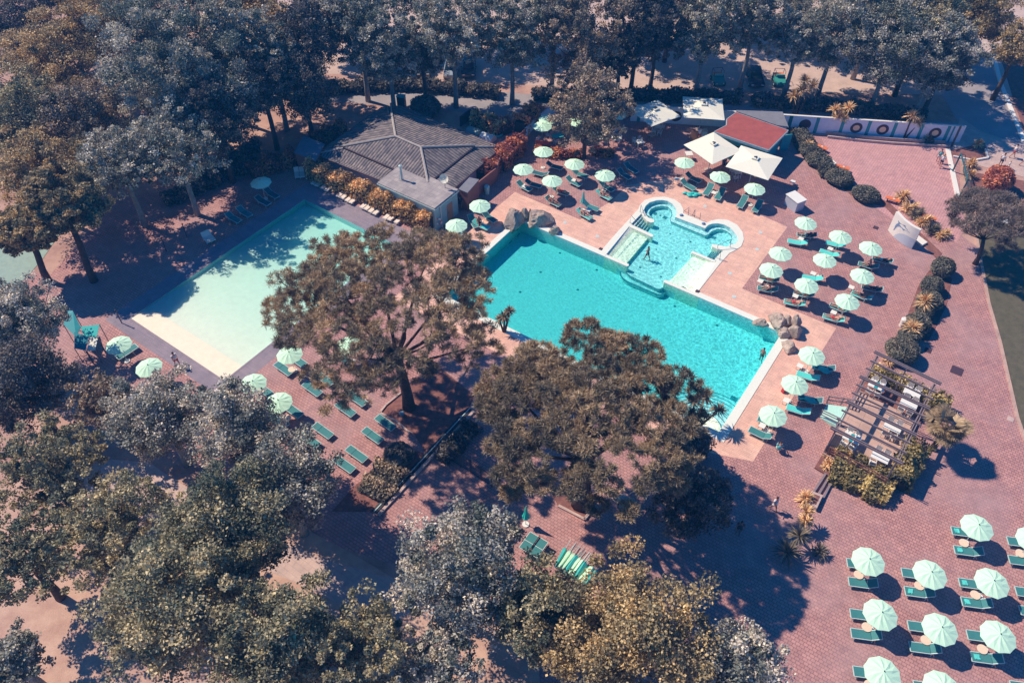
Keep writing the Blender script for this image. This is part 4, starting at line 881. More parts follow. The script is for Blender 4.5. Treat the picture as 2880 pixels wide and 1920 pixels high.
for a, b in ((A0, D0), (D0, C0), (C0, Br), (Bl, A0)): mb.beam(a - Vector((0, 0, .08)), b - Vector((0, 0, .08)), .15, .13)
mb.build('gutter', GUT, bld)
mb = MB(); wl = [exp_(p, cc, .97) for p in (A1, B1, C1, D1)]; mb.prism([(p.x, p.y) for p in wl], 2.4, 2.9)
c0 = (A0 + C0) / 2; wl = [exp_(p, c0, .93) for p in (A0, Bl, Br, C0, D0)]; mb.prism([(p.x, p.y) for p in wl], 0, 1.85)
mb.build('wall', LAV, bld)
# flat roofed annex
an = empty('flat_roofed_annex', G(*K(790, 600), 0), 'small annex with a flat slab roof, a flue and a satellite dish', 'building'); O = an.location.copy()
fr_ = [W3(K(*p), 3.05) for p in ((690, 450), (1050, 610), (900, 730), (540, 568))]; cf = sum(fr_, Vector()) / 4
MB().prism([(p.x, p.y) for p in fr_], 2.91, 3.05).build('roof', SLABR, an)
mb = MB(); mb.prism([(exp_(p, cf, 1.02).x, exp_(p, cf, 1.02).y) for p in fr_], 2.78, 2.907); mb.build('fascia', FRAME, an)
MB().prism([(exp_(p, cf, .97).x, exp_(p, cf, .97).y) for p in fr_], 0, 2.78).build('wall', plain('pale_teal_wall', (.30, .44, .45), .8, .08, 2), an)
e = (fr_[1] - fr_[2]).normalized(); nn = Vector((e.y, -e.x, 0)); b0 = exp_(fr_[2], cf, .97)
d = MB().box(b0 + e * 2.4 + Vector((0, 0, -2.0)) + nn * .02, (.85, .06, 2.05), rz=math.atan2(e.y, e.x)).build('door', plain('orange_brown_door', (.42, .20, .12), .6), an)
MB().tube([b0 + e * 2.1 + nn * .08 + Vector((0, 0, -2.0)), b0 + e * 2.1 + nn * .08 + Vector((0, 0, -1.8))], .03, 6).build('handle', STEEL, d)
MB().tube([b0 + e * .9 + nn * .08 + Vector((0, 0, -3.0)), b0 + e * .9 + nn * .08 + Vector((0, 0, -.35))], .06, 8).build('downpipe', FRAME, an)
fl_ = W3(K(695, 550), 3.05); m = MB(); m.tube([fl_, fl_ + Vector((0, 0, 1.6))], .1, 10); m.tube([fl_ + Vector((0, 0, 1.6)), fl_ + Vector((0, 0, 1.72)), fl_ + Vector((0, 0, 1.85))], [.2, .2, .02], 10)
for s_ in (-.22, .22): m.tube([fl_ + Vector((s_, -.15, 0)), fl_ + Vector((s_ * .3, -.05, 1.2))], .025, 5)
m.build('flue', FRAME, an)
ds = W3(K(968, 600), 3.05); m = MB(); m.tube([ds, ds + Vector((0, 0, 1.0))], .035, 6); m.build('dish_mast', STEEL, an)
m = MB(); vs = []; fs = []; dn = Vector((-.35, -.85, .35)).normalized(); du = dn.orthogonal().normalized(); dv = dn.cross(du); c = ds + Vector((0, 0, 1.15))
for i in range(5):
    for k in range(16): t = 2 * math.pi * k / 16; r_ = .5 * i / 4; vs.append(c + (du * math.cos(t) + dv * math.sin(t)) * r_ + dn * (r_ * r_ * .6))
for i in range(4):
    for k in range(16): fs.append((i * 16 + k, i * 16 + (k + 1) % 16, (i + 1) * 16 + (k + 1) % 16, (i + 1) * 16 + k))
m.add(vs, fs); m.tube([c, c + dn * .5], .02, 5); m.build('satellite_dish', CREAM, an)
# lean-to, shed roof, wooden fence, boundary walls
def flatshed(name, pts, z, t, label, rm, wm, cat='shed', zs=None):
    q = [G(*p, z) for p in pts]; c = sum(q, Vector()) / len(q); c.z = 0; o = empty(name, c, label, cat)
    MB().prism([(p.x - c.x, p.y - c.y) for p in q], z - t, z).build('roof', rm, o)
    MB().prism([((p.x - c.x) * .94, (p.y - c.y) * .94) for p in q], 0, z - t - .002).build('wall', wm, o); return o
flatshed('lean_to', [K(75, 272), K(208, 325), K(150, 430), K(15, 375)], 2.5, .12, 'grey flat lean-to roof at the left end of the tile roofed building', SLATE, REDW)
flatshed('garden_shed', [K(1120, 535), K(1182, 548), K(1108, 632), K(1052, 608)], 2.5, .1, 'narrow grey roofed wooden shed beside the annex', SLATE, REDW)
def wall(pts, h, t, mat, label, name='garden_wall', cat='wall', z0=0.0, capm=None):
    q = [G(*p) for p in pts]; o = empty(name, q[0], label, cat); m = MB(); cp = MB()
    for a, b in zip(q, q[1:]):
        m.beam(a - q[0] + Vector((0, 0, z0 + h / 2)), b - q[0] + Vector((0, 0, z0 + h / 2)), t, h); cp.beam(a - q[0] + Vector((0, 0, z0 + h + .03)), b - q[0] + Vector((0, 0, z0 + h + .03)), t + .06, .06)
    m.build('wall_body', mat, o); cp.build('coping', capm or mat, o); return o
wall([K(1130, 690), K(1290, 560), A(60, 800), A(250, 600), A(390, 480)], 1.7, .08, REDW, 'dark red brown wooden fence running from the shed towards the parasols', 'wooden_fence', 'fence')
wall([A(395, 490), A(385, 420), A(540, 240), A(780, 90)], 1.1, .2, LAV, 'pale boundary wall between the red hedges and the parasols')
wall([K(1065, 215), K(1120, 170), K(1180, 160)], 1.2, .15, BROWNP, 'curved dark brown wall behind the tile roofed building')
# mural wall with rings and stripes
ma, mb_ = G(*T03(330, 1212)), G(*T03(1752, 1305)); dr = (mb_ - ma).normalized(); HW = 2.05
m0 = G(1774, 318); mu = empty('mural_wall', ma, 'long pale wall painted with teal stripes and brown ringed circles along the court', 'wall')
ya = wl_start = -((ma - m0).length)
fn = Vector((dr.y, -dr.x, 0)); fn = fn if fn.y < 0 else -fn; rzm = math.atan2(dr.y, dr.x); Lm = (mb_ - ma).length
m = MB(); m.box(dr * ((Lm + ya) / 2) + Vector((0, 0, HW / 2)), (Lm - ya, .2, HW), rz=rzm); m.build('wall_body', LAV, mu)
m = MB(); m.box(dr * ((Lm + ya) / 2) + Vector((0, 0, HW + .03)), (Lm - ya + .05, .26, .06), rz=rzm); m.build('coping', WHITEP, mu)
def along(p, z=1.0): q = G(*p, z) - ma; return Vector((q.x, q.y, 0)).dot(dr)
m = MB()
for p in [T03(445, 1150), T03(680, 1180), T03(920, 1190), T03(1160, 1210), T03(1400, 1225), T03(1645, 1240), T03(190, 1090), T02(1170, 985), B(1850, 370), T03(1700, 1265)]:
    m.box(dr * along(p) + fn * .112 + Vector((0, 0, HW / 2)), (.38 if p != T03(1700, 1265) else .2, .012, HW - .02), rz=rzm)
m.build('painted_stripe', TEALP, mu)
for i, p in enumerate([T03(335, 1130), T03(807, 1165), T03(1047, 1178), T03(1530, 1213), B(295, 225), T02(1060, 975)]):
    s_ = along(p); c = dr * s_ + Vector((0, 0, 1.02)); m = MB(); vs = []; fs = []
    for r_, dd in ((.68, .118), (.37, .118)):
        for k in range(28): t = 2 * math.pi * k / 28; vs.append(c + fn * dd + (dr * math.cos(t) + Vector((0, 0, 1)) * math.sin(t)) * r_)
    fs = [(k, (k + 1) % 28, 28 + (k + 1) % 28, 28 + k) for k in range(28)]; m.add(vs, fs); m.build('painted_ring', BROWNP, mu)
    m = MB(); m.add([c + fn * .116 + (dr * math.cos(2 * math.pi * k / 28) + Vector((0, 0, 1)) * math.sin(2 * math.pi * k / 28)) * .37 for k in range(28)], [tuple(range(28))])
    m.build('ring_disc', plain('peach_lit_disc', (.95, .62, .38), .8, .05) if i in (1, 2, 3) else BROWNP, mu)  # peach stands in for light seen in these circles, offsetting the blue shade
# kiosk with the red roof
ki = empty('snack_kiosk', G(*B(1350, 560)), 'teal kiosk with a large red felt roof beside the white square parasols', 'kiosk'); O = ki.location.copy()
kr = [W3(B(*p), 3.0) for p in ((1130, 275), (1845, 520), (1575, 790), (830, 540), (1000, 450), (1003, 365))]
MB().prism([(p.x, p.y) for p in kr], 2.93, 3.0).build('roof', BRICKR, ki)
m = MB()
for a, b in zip(kr, kr[1:] + kr[:1]): m.beam(a - Vector((0, 0, .16)), b - Vector((0, 0, .16)), .12, .3)
m.build('fascia', plain('pale_blue_fascia', (.34, .55, .58), .6, .05), ki)
cf = (kr[1] + kr[3]) / 2
body = [exp_(p, cf, .86) for p in kr[:1] + kr[1:4]]
MB().prism([(p.x, p.y) for p in body], 0, 2.8).build('wall', TEALP, ki)
e = (body[2] - body[3]); m = MB(); nn = Vector((e.y, -e.x, 0)).normalized(); nn = nn if nn.y < 0 else -nn
for i in range(3): m.box(body[3] + e * (.2 + .3 * i) + nn * .02 - Vector((0, 0, 3.0 - 1.5)), (1.3, .06, .9), rz=math.atan2(e.y, e.x))
m.build('serving_hatch', GLASS, ki)
gr = [W3(B(*p), 2.72) for p in ((1130, 245), (1770, 268), (1852, 478), (1838, 470), (1700, 455), (1135, 262))]
MB().prism([(p.x, p.y) for p in gr], 2.62, 2.72).build('rear_roof', SLATE, ki)
MB().box(W3(B(1810, 690), 1.0) , (1.2, .1, 2.0), rz=.3).build('side_panel', TEALP, ki)
# white box kiosk on the paving
q = G(*B(1960, 1440), 1.3); wb = empty('white_booth', (q.x, q.y, 0), 'tall white box shaped booth standing alone on the pink paving', 'booth', rz=.50)
MB().box((0, 0, .62), (1.15, 1.7, 1.24)).build('cabinet', plain('pale_booth', (.50, .52, .58), .6, .05), wb)
MB().box((0, 0, 1.28), (1.3, 1.85, .08)).build('top', WHITE, wb); MB().box((.7, 0, .9), (.25, 1.5, .05)).build('shelf', FRAME, wb)
# curved dolphin wall
top = [G(*F(*p), 2.4) for p in ((590, 1052), (640, 1110), (700, 1170), (780, 1232), (850, 1275), (925, 1310))]
dw = empty('curved_mosaic_wall', G(*F(650, 1500)), 'curved white wall with a leaping blue dolphin mosaic by the paving', 'wall'); O = dw.location.copy()
tp = [Vector((p.x - O.x, p.y - O.y, 0)) for p in top]
def cr_(pts, n):
    out = []
    for i in range(len(pts) - 1):
        p0, p1, p2, p3 = pts[max(i - 1, 0)], pts[i], pts[i + 1], pts[min(i + 2, len(pts) - 1)]
        for k in range(n): t = k / n; out.append(.5 * ((2 * p1) + (p2 - p0) * t + (2 * p0 - 5 * p1 + 4 * p2 - p3) * t * t + (3 * p1 - p0 - 3 * p2 + p3) * t ** 3))
    return out + [pts[-1]]
cv_ = cr_(tp, 5); NC = len(cv_); vs = []; fs = []
def nrm(i): d = (cv_[min(i + 1, NC - 1)] - cv_[max(i - 1, 0)]).normalized(); n = Vector((d.y, -d.x, 0)); return n if n.y < 0 else -n
for i in range(NC):
    n = nrm(i)
    for z, o_ in ((0, 0), (2.4, 0), (2.4, -.3), (0, -.3)): vs.append(cv_[i] + n * o_ + Vector((0, 0, z)))
for i in range(NC - 1):
    for k in range(4): fs.append((i * 4 + k, i * 4 + (k + 1) % 4, i * 4 + 4 + (k + 1) % 4, i * 4 + 4 + k))
fs += [(3, 2, 1, 0), tuple((NC - 1) * 4 + k for k in range(4))]
m = MB(); m.add(vs, fs); m.build('wall_body', WHITEP, dw, smooth=False)
def on_wall(u, z, off=.02):
    x = u * (NC - 1); i = min(int(x), NC - 2); t = x - i; return cv_[i].lerp(cv_[i + 1], t) + nrm(i).lerp(nrm(i + 1), t) * off + Vector((0, 0, z))
dol = [(.20, .50), (.21, .78), (.20, 1.05), (.22, 1.32), (.27, 1.58), (.22, 1.80), (.32, 1.74), (.42, 1.80), (.50, 1.92), (.52, 1.78), (.60, 1.66), (.72, 1.50), (.62, 1.50), (.54, 1.46), (.50, 1.30), (.44, 1.42), (.34, 1.36), (.28, 1.16), (.25, .90), (.24, .68)]
tri = tessellate_polygon([[Vector((u, z, 0)) for u, z in dol]])
m = MB(); m.add([on_wall(u, z + .08) for u, z in dol], [tuple(t) for t in tri]); m.build('dolphin_mosaic', BLUEM, dw)
hill = [(.30, .02), (.34, .5), (.42, .85), (.55, 1.02), (.70, 1.12), (.85, 1.14), (.97, 1.12), (.99, 1.12), (.99, .02)]
gx = 24; vs = []; fs = []
for i in range(gx + 1):
    u = .30 + .69 * i / gx; h = 1.16 * math.sin(min(1, (u - .30) / .38) * math.pi / 2) ** .6; vs += [on_wall(u, .02, .012), on_wall(u, max(.03, h), .012)]
fs = [(2 * i, 2 * i + 2, 2 * i + 3, 2 * i + 1) for i in range(gx)]
m = MB(); m.add(vs, fs); m.build('sea_mosaic', plain('pale_blue_mosaic', (.50, .55, .62), .7, .08, 12), dw)
q = G(*F(930, 1480)); o = MB().prism([P2(F(*p)) for p in ((880, 1400), (1010, 1500), (940, 1540), (860, 1480))], 0, .25).build('stone_plinth', WHITEP); tag(o, 'pale stone plinth behind the right end of the dolphin wall', 'plinth')

# ================================================================== PARASOLS
def make_parasol():
    o = empty('parasol', (0, 0, 0), '', 'parasol')
    n = 10; Rr, zr, za = 1.12, 2.06, 2.46; m = MB(); vs = [(0, 0, za)]; fs = []
    for k in range(n): t = 2 * math.pi * k / n; vs.append((Rr * .52 * math.cos(t), Rr * .52 * math.sin(t), za - .165))
    for k in range(n): t = 2 * math.pi * k / n; vs.append((Rr * math.cos(t), Rr * math.sin(t), zr))
    for k in range(n): t = 2 * math.pi * (k + .5) / n; q = math.cos(math.pi / n) * .985; vs.append((Rr * q * math.cos(t), Rr * q * math.sin(t), zr + .012))
    for k in range(n): t = 2 * math.pi * (k + .5) / n; vs.append((Rr * .5 * math.cos(t) * .95, Rr * .5 * math.sin(t) * .95, za - .205))
    for k in range(n):
        k2 = (k + 1) % n; a, b, c, d, e, f = 1 + k, 1 + k2, 11 + k, 11 + k2, 21 + k, 31 + k
        fs += [(0, a, f), (0, f, b), (a, c, e, f), (f, e, d, b)]
    m.add(vs, fs)
    vs2 = [(x, y, z - .03) for x, y, z in vs]; m.add(vs2, [f[::-1] for f in fs])
    rim = []
    for k in range(n): rim += [11 + k, 21 + k]
    m.f += [(rim[i], rim[(i + 1) % 20], rim[(i + 1) % 20] + 41, rim[i] + 41) for i in range(20)]; m.m += [0] * 20
    m.build('canopy', MINT, o)
    MB().tube([(0, 0, .05), (0, 0, 2.42)], .022, 8).build('pole', FRAME, o)
    MB().ball((0, 0, 2.49), .045, 8).build('finial', DARK, o)
    m = MB(); m.tube([(0, 0, 0), (0, 0, .07)], .26, 14); m.tube([(0, 0, .07), (0, 0, .35)], .035, 8); m.build('base', WHITE, o)
    m = MB()
    for k in range(n): t = 2 * math.pi * k / n; m.beam((.03 * math.cos(t), .03 * math.sin(t), 2.39), (Rr * .97 * math.cos(t), Rr * .97 * math.sin(t), zr - .035), .012, .012)
    m.build('ribs', DARK, o)
    return o
PAR = make_parasol(); used_par = [False]
def parasol(hub, label, dx=0.0):
    q = G(*hub, 2.49); o = PAR if not used_par[0] else copy_tree(PAR); used_par[0] = True
    o.location = (q.x, q.y, 0); o.rotation_euler = (R(random.uniform(-1, 1)), R(random.uniform(-1, 1)), random.uniform(0, .63)); o['label'] = label; o['group'] = 'round mint parasols'; return o
for p_, lb in (
    (A(697, 131), 'mint parasol farthest back by the boundary wall, partly hidden by the next one'),
    (A(617, 231), 'mint parasol overlapping the farthest one, above the red seat'),
    (A(631, 582), 'mint parasol just in front of the flowering hedge and red seat'),
    (A(355, 822), 'mint parasol at the left edge of the upper lounger group, beside the wooden fence side'),
    (A(1058, 751), 'mint parasol at the top middle of the upper lounger group'),
    (A(751, 983), 'mint parasol in the middle of the upper lounger group, over two sunbathers'),
    (A(1483, 905), 'mint parasol at the right of the upper lounger group beside the willow shade'),
    (A(1090, 165), 'mint parasol glimpsed through the brown willow, left one of the hidden pair'),
    (A(1655, 70), 'mint parasol glimpsed through the brown willow next to the first cream square umbrella'),
    (M(475, 252), 'mint parasol in front of the annex door'),
    (M(289, 407), 'mint parasol beside the lifebuoy near the annex corner'),
    (B(432, 928), 'mint parasol left of the cream square umbrellas, above the small white table'),
    (B(918, 1120), 'mint parasol below the meeting corners of the two cream square umbrellas'),
    (B(1397, 1288), 'mint parasol nearest the white booth, above two mesh loungers'),
    (C(1023, 289), 'mint parasol at the far corner of the right hand lounger field'),
    (C(1505, 479), 'mint parasol second along the far row of the right hand field'),
    (C(1925, 632), 'mint parasol at the right end of the far row toward the dolphin wall'),
    (C(680, 710), 'mint parasol standing without loungers at the left of the right hand field'),
    (C(1291, 803), 'mint parasol in the centre of the right hand field beside a lone round shadow'),
    (C(546, 935), 'mint parasol nearest the salmon deck corner in the right hand field'),
    (C(1807, 1012), 'mint parasol in the middle of the right edge of the right hand field'),
    (C(1038, 1147), 'mint parasol in the near row of the right hand field, above a crossed leg sunbather'),
    (C(1595, 1367), 'mint parasol at the near right corner of the right hand field'),
    (D(919, 933), 'mint parasol just below the rocks, first of three along the near pool side'),
    (D(676, 1336), 'mint parasol between the pool coping and the mint ramp, middle of three'),
    (E(71, 863), 'mint parasol nearest the pine shadow on the pool side, last of three'),
    (T33(1945, 115), 'mint parasol at the top of the lower right grid, apart from the other rows'),
    (T33(945, 425), 'mint parasol at the left end of the upper row of the lower right grid'),
    (T33(1513, 546), 'mint parasol second in the upper row of the lower right grid'),
    (T33(2083, 618), 'mint parasol third in the upper row of the lower right grid'),
    (T33(1048, 915), 'mint parasol at the left end of the middle row of the lower right grid'),
    (T33(1602, 1045), 'mint parasol second in the middle row of the lower right grid'),
    (T33(2140, 1118), 'mint parasol third in the middle row of the lower right grid'),
    (T33(1076, 1460), 'mint parasol at the bottom edge, left one of the lower right grid'),
    (T33(1620, 1595), 'mint parasol cut by the bottom edge in the lower right grid'),
    (T33(2465, 232), 'mint parasol cut by the right edge above the lower right grid'),
    (T33(2630, 745), 'mint parasol just outside the right edge beside two visible lounger feet'),
    (L(378, 360), 'mint parasol at the far left beside the teal shade sail'),
    (L(572, 500), 'mint parasol half covered by leaves left of the shallow pool corner'),
    (L(1227, 603), 'mint parasol half covered by the silvery tree near the shallow pool corner'),
    (T21(300, 92), 'mint parasol beside the grey deck with the pine tips over its edge'),
    (T21(203, 531), 'mint parasol at the upper left of the rows of folded loungers'),
    (T21(850, 8), 'mint parasol mostly hidden under the left umbrella pine'),
    (N(428, 112), 'dark mint parasol in tree shade at the far left corner of the shallow pool')):
    parasol(p_, lb)
# closed parasols
def closed_parasol(toppx, label, h=2.5, mat=None):
    q = G(*toppx, h); o = empty('closed_parasol', (q.x, q.y, 0), label, 'parasol'); m = MB(); n = 16; vs = []; fs = []
    prof = [(h - .02, .02), (h - .3, .07), (h - .8, .11), (h - 1.3, .2), (h - 1.45, .24)]
    for z, r_ in prof:
        for k in range(n): t = 2 * math.pi * k / n; rr = r_ * (1 + .28 * (k % 2)); vs.append((rr * math.cos(t), rr * math.sin(t), z))
    for i in range(4):
        for k in range(n): fs.append((i * n + (k + 1) % n, i * n + k, (i + 1) * n + k, (i + 1) * n + (k + 1) % n))
    fs += [tuple(range(n)), tuple(range(4 * n, 5 * n))[::-1]]; m.add(vs, fs); m.build('folded_canopy', mat or MINTD, o)
    MB().tube([(0, 0, 0), (0, 0, h + .08)], .025, 7).build('pole', FRAME, o); MB().tube([(0, 0, 0), (0, 0, .07)], .26, 14).build('base', WHITE, o)
closed_parasol(A(1188, 1160), 'closed teal parasol between two loungers in the upper lounger group', mat=plain('mid_teal_canvas', (.12, .50, .44), .85))
closed_parasol(Q(537, 680), 'closed bright teal parasol at the end of the table tennis area', mat=plain('bright_teal_canvas', (.03, .62, .50), .85))
# cream square parasols
def square_parasol(corners, z, label, hubz=.55):
    q = [G(*p, z) for p in corners]; c = sum(q, Vector()) / 4; o = empty('square_parasol', (c.x, c.y, 0), label, 'parasol', 'large cream square parasols')
    ang = math.atan2((q[1] - q[0]).y, (q[1] - q[0]).x); s = sum((q[i] - q[i - 1]).length for i in range(4)) / 4; h = s / 2
    cs = [(-h, h), (h, h), (h, -h), (-h, -h)]; m = MB(); o.rotation_euler = (0, 0, ang)
    vs = [(0, 0, z + hubz)] + [(x, y, z) for x, y in cs]; mids = []
    for i in range(4): a, b = cs[i], cs[(i + 1) % 4]; vs.append(((a[0] + b[0]) / 2 * .985, (a[1] + b[1]) / 2 * .985, z + .012))
    fs = []
    for i in range(4): a, b, md = 1 + i, 1 + (i + 1) % 4, 5 + i; fs += [(0, md, a), (0, b, md)]
    m.add(vs, fs); m.add([(x, y, z_ - .05) for x, y, z_ in vs], [f[::-1] for f in fs])
    m.f += [(1, 5, 14, 10), (5, 2, 11, 14), (2, 6, 15, 11), (6, 3, 12, 15), (3, 7, 16, 12), (7, 4, 13, 16), (4, 8, 17, 13), (8, 1, 10, 17)]; m.m += [0] * 8
    m.build('canopy', CREAM, o)
    v = MB(); v.prism([(-.34, -.34), (.34, -.34), (.34, .34), (-.34, .34)], z + hubz - .02, z + hubz + .10); v.build('vent_cap', CREAM, o)
    v = MB(); v.box((0, 0, z + hubz + .16), (.34, .10, .12), rz=.5); v.box((.12, -.1, z + hubz + .14), (.10, .30, .06), rz=.2); v.build('hub', STEEL, o)
    MB().tube([(0, 0, 0), (0, 0, z + hubz)], .045, 8).build('pole', FRAME, o); MB().box((0, 0, .06), (.8, .8, .12)).build('base', PATHM, o)
square_parasol([B(*p) for p in ((410, 60), (965, 95), (950, 385), (380, 340))], 2.95, 'cream square parasol nearest the mural wall')
square_parasol([B(*p) for p in ((825, 545), (1170, 770), (830, 1020), (415, 735))], 2.95, 'cream square parasol in the middle, touching the corner of the red kiosk roof')
square_parasol([B(*p) for p in ((1210, 730), (1765, 900), (1560, 1210), (985, 1030))], 2.95, 'cream square parasol nearest the white booth')
square_parasol([B(*p) for p in ((40, 98), (365, 335), (10, 450), (-385, 255))], 2.9, 'cream square parasol under the brown willow with leaf shadow over it')

# ================================================================== LOUNGERS AND TABLES
def make_lounger(name, fab, frm, back, thick=.03, curl=False):
    o = empty(name, (0, 0, 0), '', 'sun lounger'); w_ = .33; hz = .34; ya, yb, yc = -.95, .30, .95
    m = MB()
    for s in (-1, 1): m.beam((s * w_, ya, hz), (s * w_, yc if back < .2 else yb + .1, hz), .045, .05)
    m.beam((-w_, ya, hz), (w_, ya, hz), .05, .05); m.beam((-w_, yb, hz - .04), (w_, yb, hz - .04), .04, .04)
    m.build('frame', frm, o)
    for sx in (-1, 1):
        for sy in (-.72, .42): MB().tube([(sx * w_, sy, hz), (sx * w_ * 1.03, sy - .03, 0)], .022, 6).build('leg', frm, o)
    m = MB(); n = 6; vs = []
    for i in range(n + 1):
        y = ya + .03 + (yb - ya - .03) * i / n; z = hz + .02 - .025 * math.sin(math.pi * i / n)
        vs += [(-w_ + .03, y, z), (w_ - .03, y, z), (w_ - .03, y, z + thick), (-w_ + .03, y, z + thick)]
    fs = [];
    for i in range(n):
        for k in range(4): fs.append((i * 4 + k, i * 4 + (k + 1) % 4, i * 4 + 4 + (k + 1) % 4, i * 4 + 4 + k))
    fs += [(3, 2, 1, 0), tuple(n * 4 + k for k in range(4))]; m.add(vs, [f[::-1] for f in fs]); m.build('seat', fab, o)
    c, s_ = math.cos(back), math.sin(back); Lb = .66
    b = MB(); b.box((0, yb + .03 + Lb / 2 * c, hz + .035 + Lb / 2 * s_), (2 * w_ - .06, Lb, thick + .01), rx=back); bo = b.build('backrest', fab, o)
    f = MB()
    for s in (-1, 1): f.beam((s * w_, yb + .02, hz + .03), (s * w_, yb + .02 + Lb * c, hz + .03 + Lb * s_), .04, .04)
    f.beam((-w_, yb + .02 + Lb * c, hz + .03 + Lb * s_), (w_, yb + .02 + Lb * c, hz + .03 + Lb * s_), .05, .05)
    f.build('backrest_frame', frm, bo)
    return o
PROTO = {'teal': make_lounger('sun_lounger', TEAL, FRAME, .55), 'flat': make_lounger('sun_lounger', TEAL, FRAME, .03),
         'cream': make_lounger('sun_lounger', CUSH, WHITE, .85, .07), 'dark': make_lounger('sun_lounger', TEAL_SHADE, FRAME, .5), 'towel': make_lounger('sun_lounger', TOWEL, FRAME, .45, .045)}
used = set()
def lounger(foot, head, kind, label, group='mesh sun loungers', L_=1.9, mid=False):
    a, b = G(*foot, .36), G(*head, .36); d = b - a; d.z = 0; rz = math.atan2(d.y, d.x) - math.pi / 2; c = (a + b) / 2 if mid else a + d.normalized() * .95
    o = PROTO[kind] if kind not in used else copy_tree(PROTO[kind]); used.add(kind)
    o.location = (c.x, c.y, 0); o.rotation_euler = (0, 0, rz); o['label'] = label; o['group'] = group; return o
def towel(lg, label, small=False, seed=0, mat=None, y=-.2, full=False):
    r = random.Random(seed); m = MB(); n = 8; w_ = .36 if full else (.17 if small else .3); L_ = 1.75 if full else (.34 if small else 1.2); y0 = -.92 if full else y - L_ / 2; vs = []
    for i in range(n + 1):
        for j in range(5):
            X = -w_ + 2 * w_ * j / 4; Y = y0 + L_ * i / n; Z = .40 + (r.random() * .035) + (max(0, Y - .33) * .42); 
            if j in (0, 4) and not small: Z -= .06 + r.random() * .1
            vs.append((X + (r.random() - .5) * .06, Y + (r.random() - .5) * .06, Z))
    fs = [(i * 5 + j, i * 5 + j + 1, i * 5 + j + 6, i * 5 + j + 5) for i in range(n) for j in range(4)]
    k = len(vs); m.add(vs + [(x, y_, z - .025) for x, y_, z in vs], fs + [tuple(q + k for q in f[::-1]) for f in fs])
    o = m.build('towel', mat or TOWEL, None, smooth=True); o.matrix_world = Matrix.LocRotScale(lg.location, lg.rotation_euler, None); tag(o, label, 'towel'); return o
def table(p_, label, kind='square', h=.42, s_=.5, rz=None):
    q = G(*p_, h); name = 'side_table'; o = empty(name, (q.x, q.y, 0), label, 'table', rz=AXIS if rz is None else rz)
    if kind == 'round':
        MB().tube([(0, 0, h - .03), (0, 0, h)], .33, 20).build('table_top', CREAMP, o); MB().tube([(0, 0, 0), (0, 0, h - .03)], .05, 8).build('stem', WHITE, o)
    else:
        MB().box((0, 0, h - .02), (s_, s_, .04)).build('table_top', WHITE, o); d = s_ / 2 - .04
        for x, y in ((-d, -d), (d, -d), (d, d), (-d, d)): MB().box((x, y, (h - .04) / 2), (.045, .045, h - .04)).build('leg', WHITE, o)
    return o
# lower right grid
gridn = ['the parasol set apart at the top', 'the left parasol of the upper row', 'the second parasol of the upper row', 'the third parasol of the upper row', 'the left parasol of the middle row',
         'the second parasol of the middle row', 'the third parasol of the middle row', 'the left parasol at the bottom edge', 'the parasol cut by the bottom edge', 'the parasol cut by the right edge']
grid = [((1688, 165), (1712, 340), (1800, 280), 1, 1), ((727, 460), (742, 632), (833, 572), 0, 0), ((1230, 548), (1258, 718), (1390, 672), 0, 1), ((1757, 640), (1780, 815), (1905, 757), 1, 1), ((757, 925), (764, 1105), (908, 1052), 0, 0),
        ((1287, 1035), (1302, 1228), (1450, 1172), 0, 0), ((1830, 1120), (1866, 1320), (1970, 1255), 0, 1), ((785, 1455), (800, 1640), (930, 1585), 0, 0), ((1342, 1590), None, None, 0, 0), ((2202, 258), (2215, 430), (2320, 375), 0, 0)]
for (a, b, t, ta, tb), nm in zip(grid, gridn):
    lg = lounger(T33(*a), T33(a[0] + 200, a[1] + 27), 'teal', 'teal mesh lounger behind %s, lower right grid' % nm)
    if ta: towel(lg, 'folded aqua towel behind %s' % nm, True, a[0], y=-.6)
    if b:
        lg = lounger(T33(*b), T33(b[0] + 200, b[1] + 27), 'teal', 'teal mesh lounger in front of %s, lower right grid' % nm)
        if tb: towel(lg, 'folded aqua towel in front of %s' % nm, True, b[0], y=-.6)
    if t: table(T33(*t), 'round cream table under %s of the lower right grid' % nm[4:], 'round', .45)
lounger(T33(2278, 720), T33(2478, 747), 'teal', 'teal mesh lounger cut by the right edge beside the upper row, farther one')
lounger(T33(2315, 895), T33(2515, 922), 'teal', 'teal mesh lounger cut by the right edge beside the upper row, nearer one')
lounger(T33(2232, 1590), T33(2432, 1617), 'teal', 'teal mesh lounger in the very corner of the photo at lower right')
# folded flat loungers on the pine side
for i, (c, lb) in enumerate((((255, 248), 'beside the parasol next to the grey deck'), ((378, 170), 'half under the parasol next to the grey deck'), ((628, 342), 'with its end under the pine tips'), ((517, 435), 'right of the first parasol shadow'),
    ((928, 525), 'with its top under a hanging pine branch'), ((823, 620), 'in the centre of the folded rows'), ((1190, 745), 'touching the kerb of the pine bed'), ((1072, 862), 'below the pine bed kerb'),
    ((925, 1032), 'second from the bottom of the folded rows'), ((812, 1128), 'nearest the bottom of the folded rows'), ((615, 818), 'right of the second parasol shadow'), ((495, 905), 'half hidden by the silvery tree below the second shadow'),
    ((340, 632), 'behind the parasol at the left of the folded rows'), ((208, 728), 'in front of the parasol at the left of the folded rows'), ((65, 440), 'behind the parasol hidden by silvery leaves'), ((822, 165), 'under the hidden parasol and pine branches'))):
    p_ = T21(*c); lounger((p_[0] + 20, p_[1] + 14), (p_[0] - 20, p_[1] - 14), 'flat', 'teal lounger folded flat %s' % lb, 'flat folded loungers', mid=True)
table(T21(285, 700), 'round cream table beside the parasol at the left of the folded rows', 'round', .4)
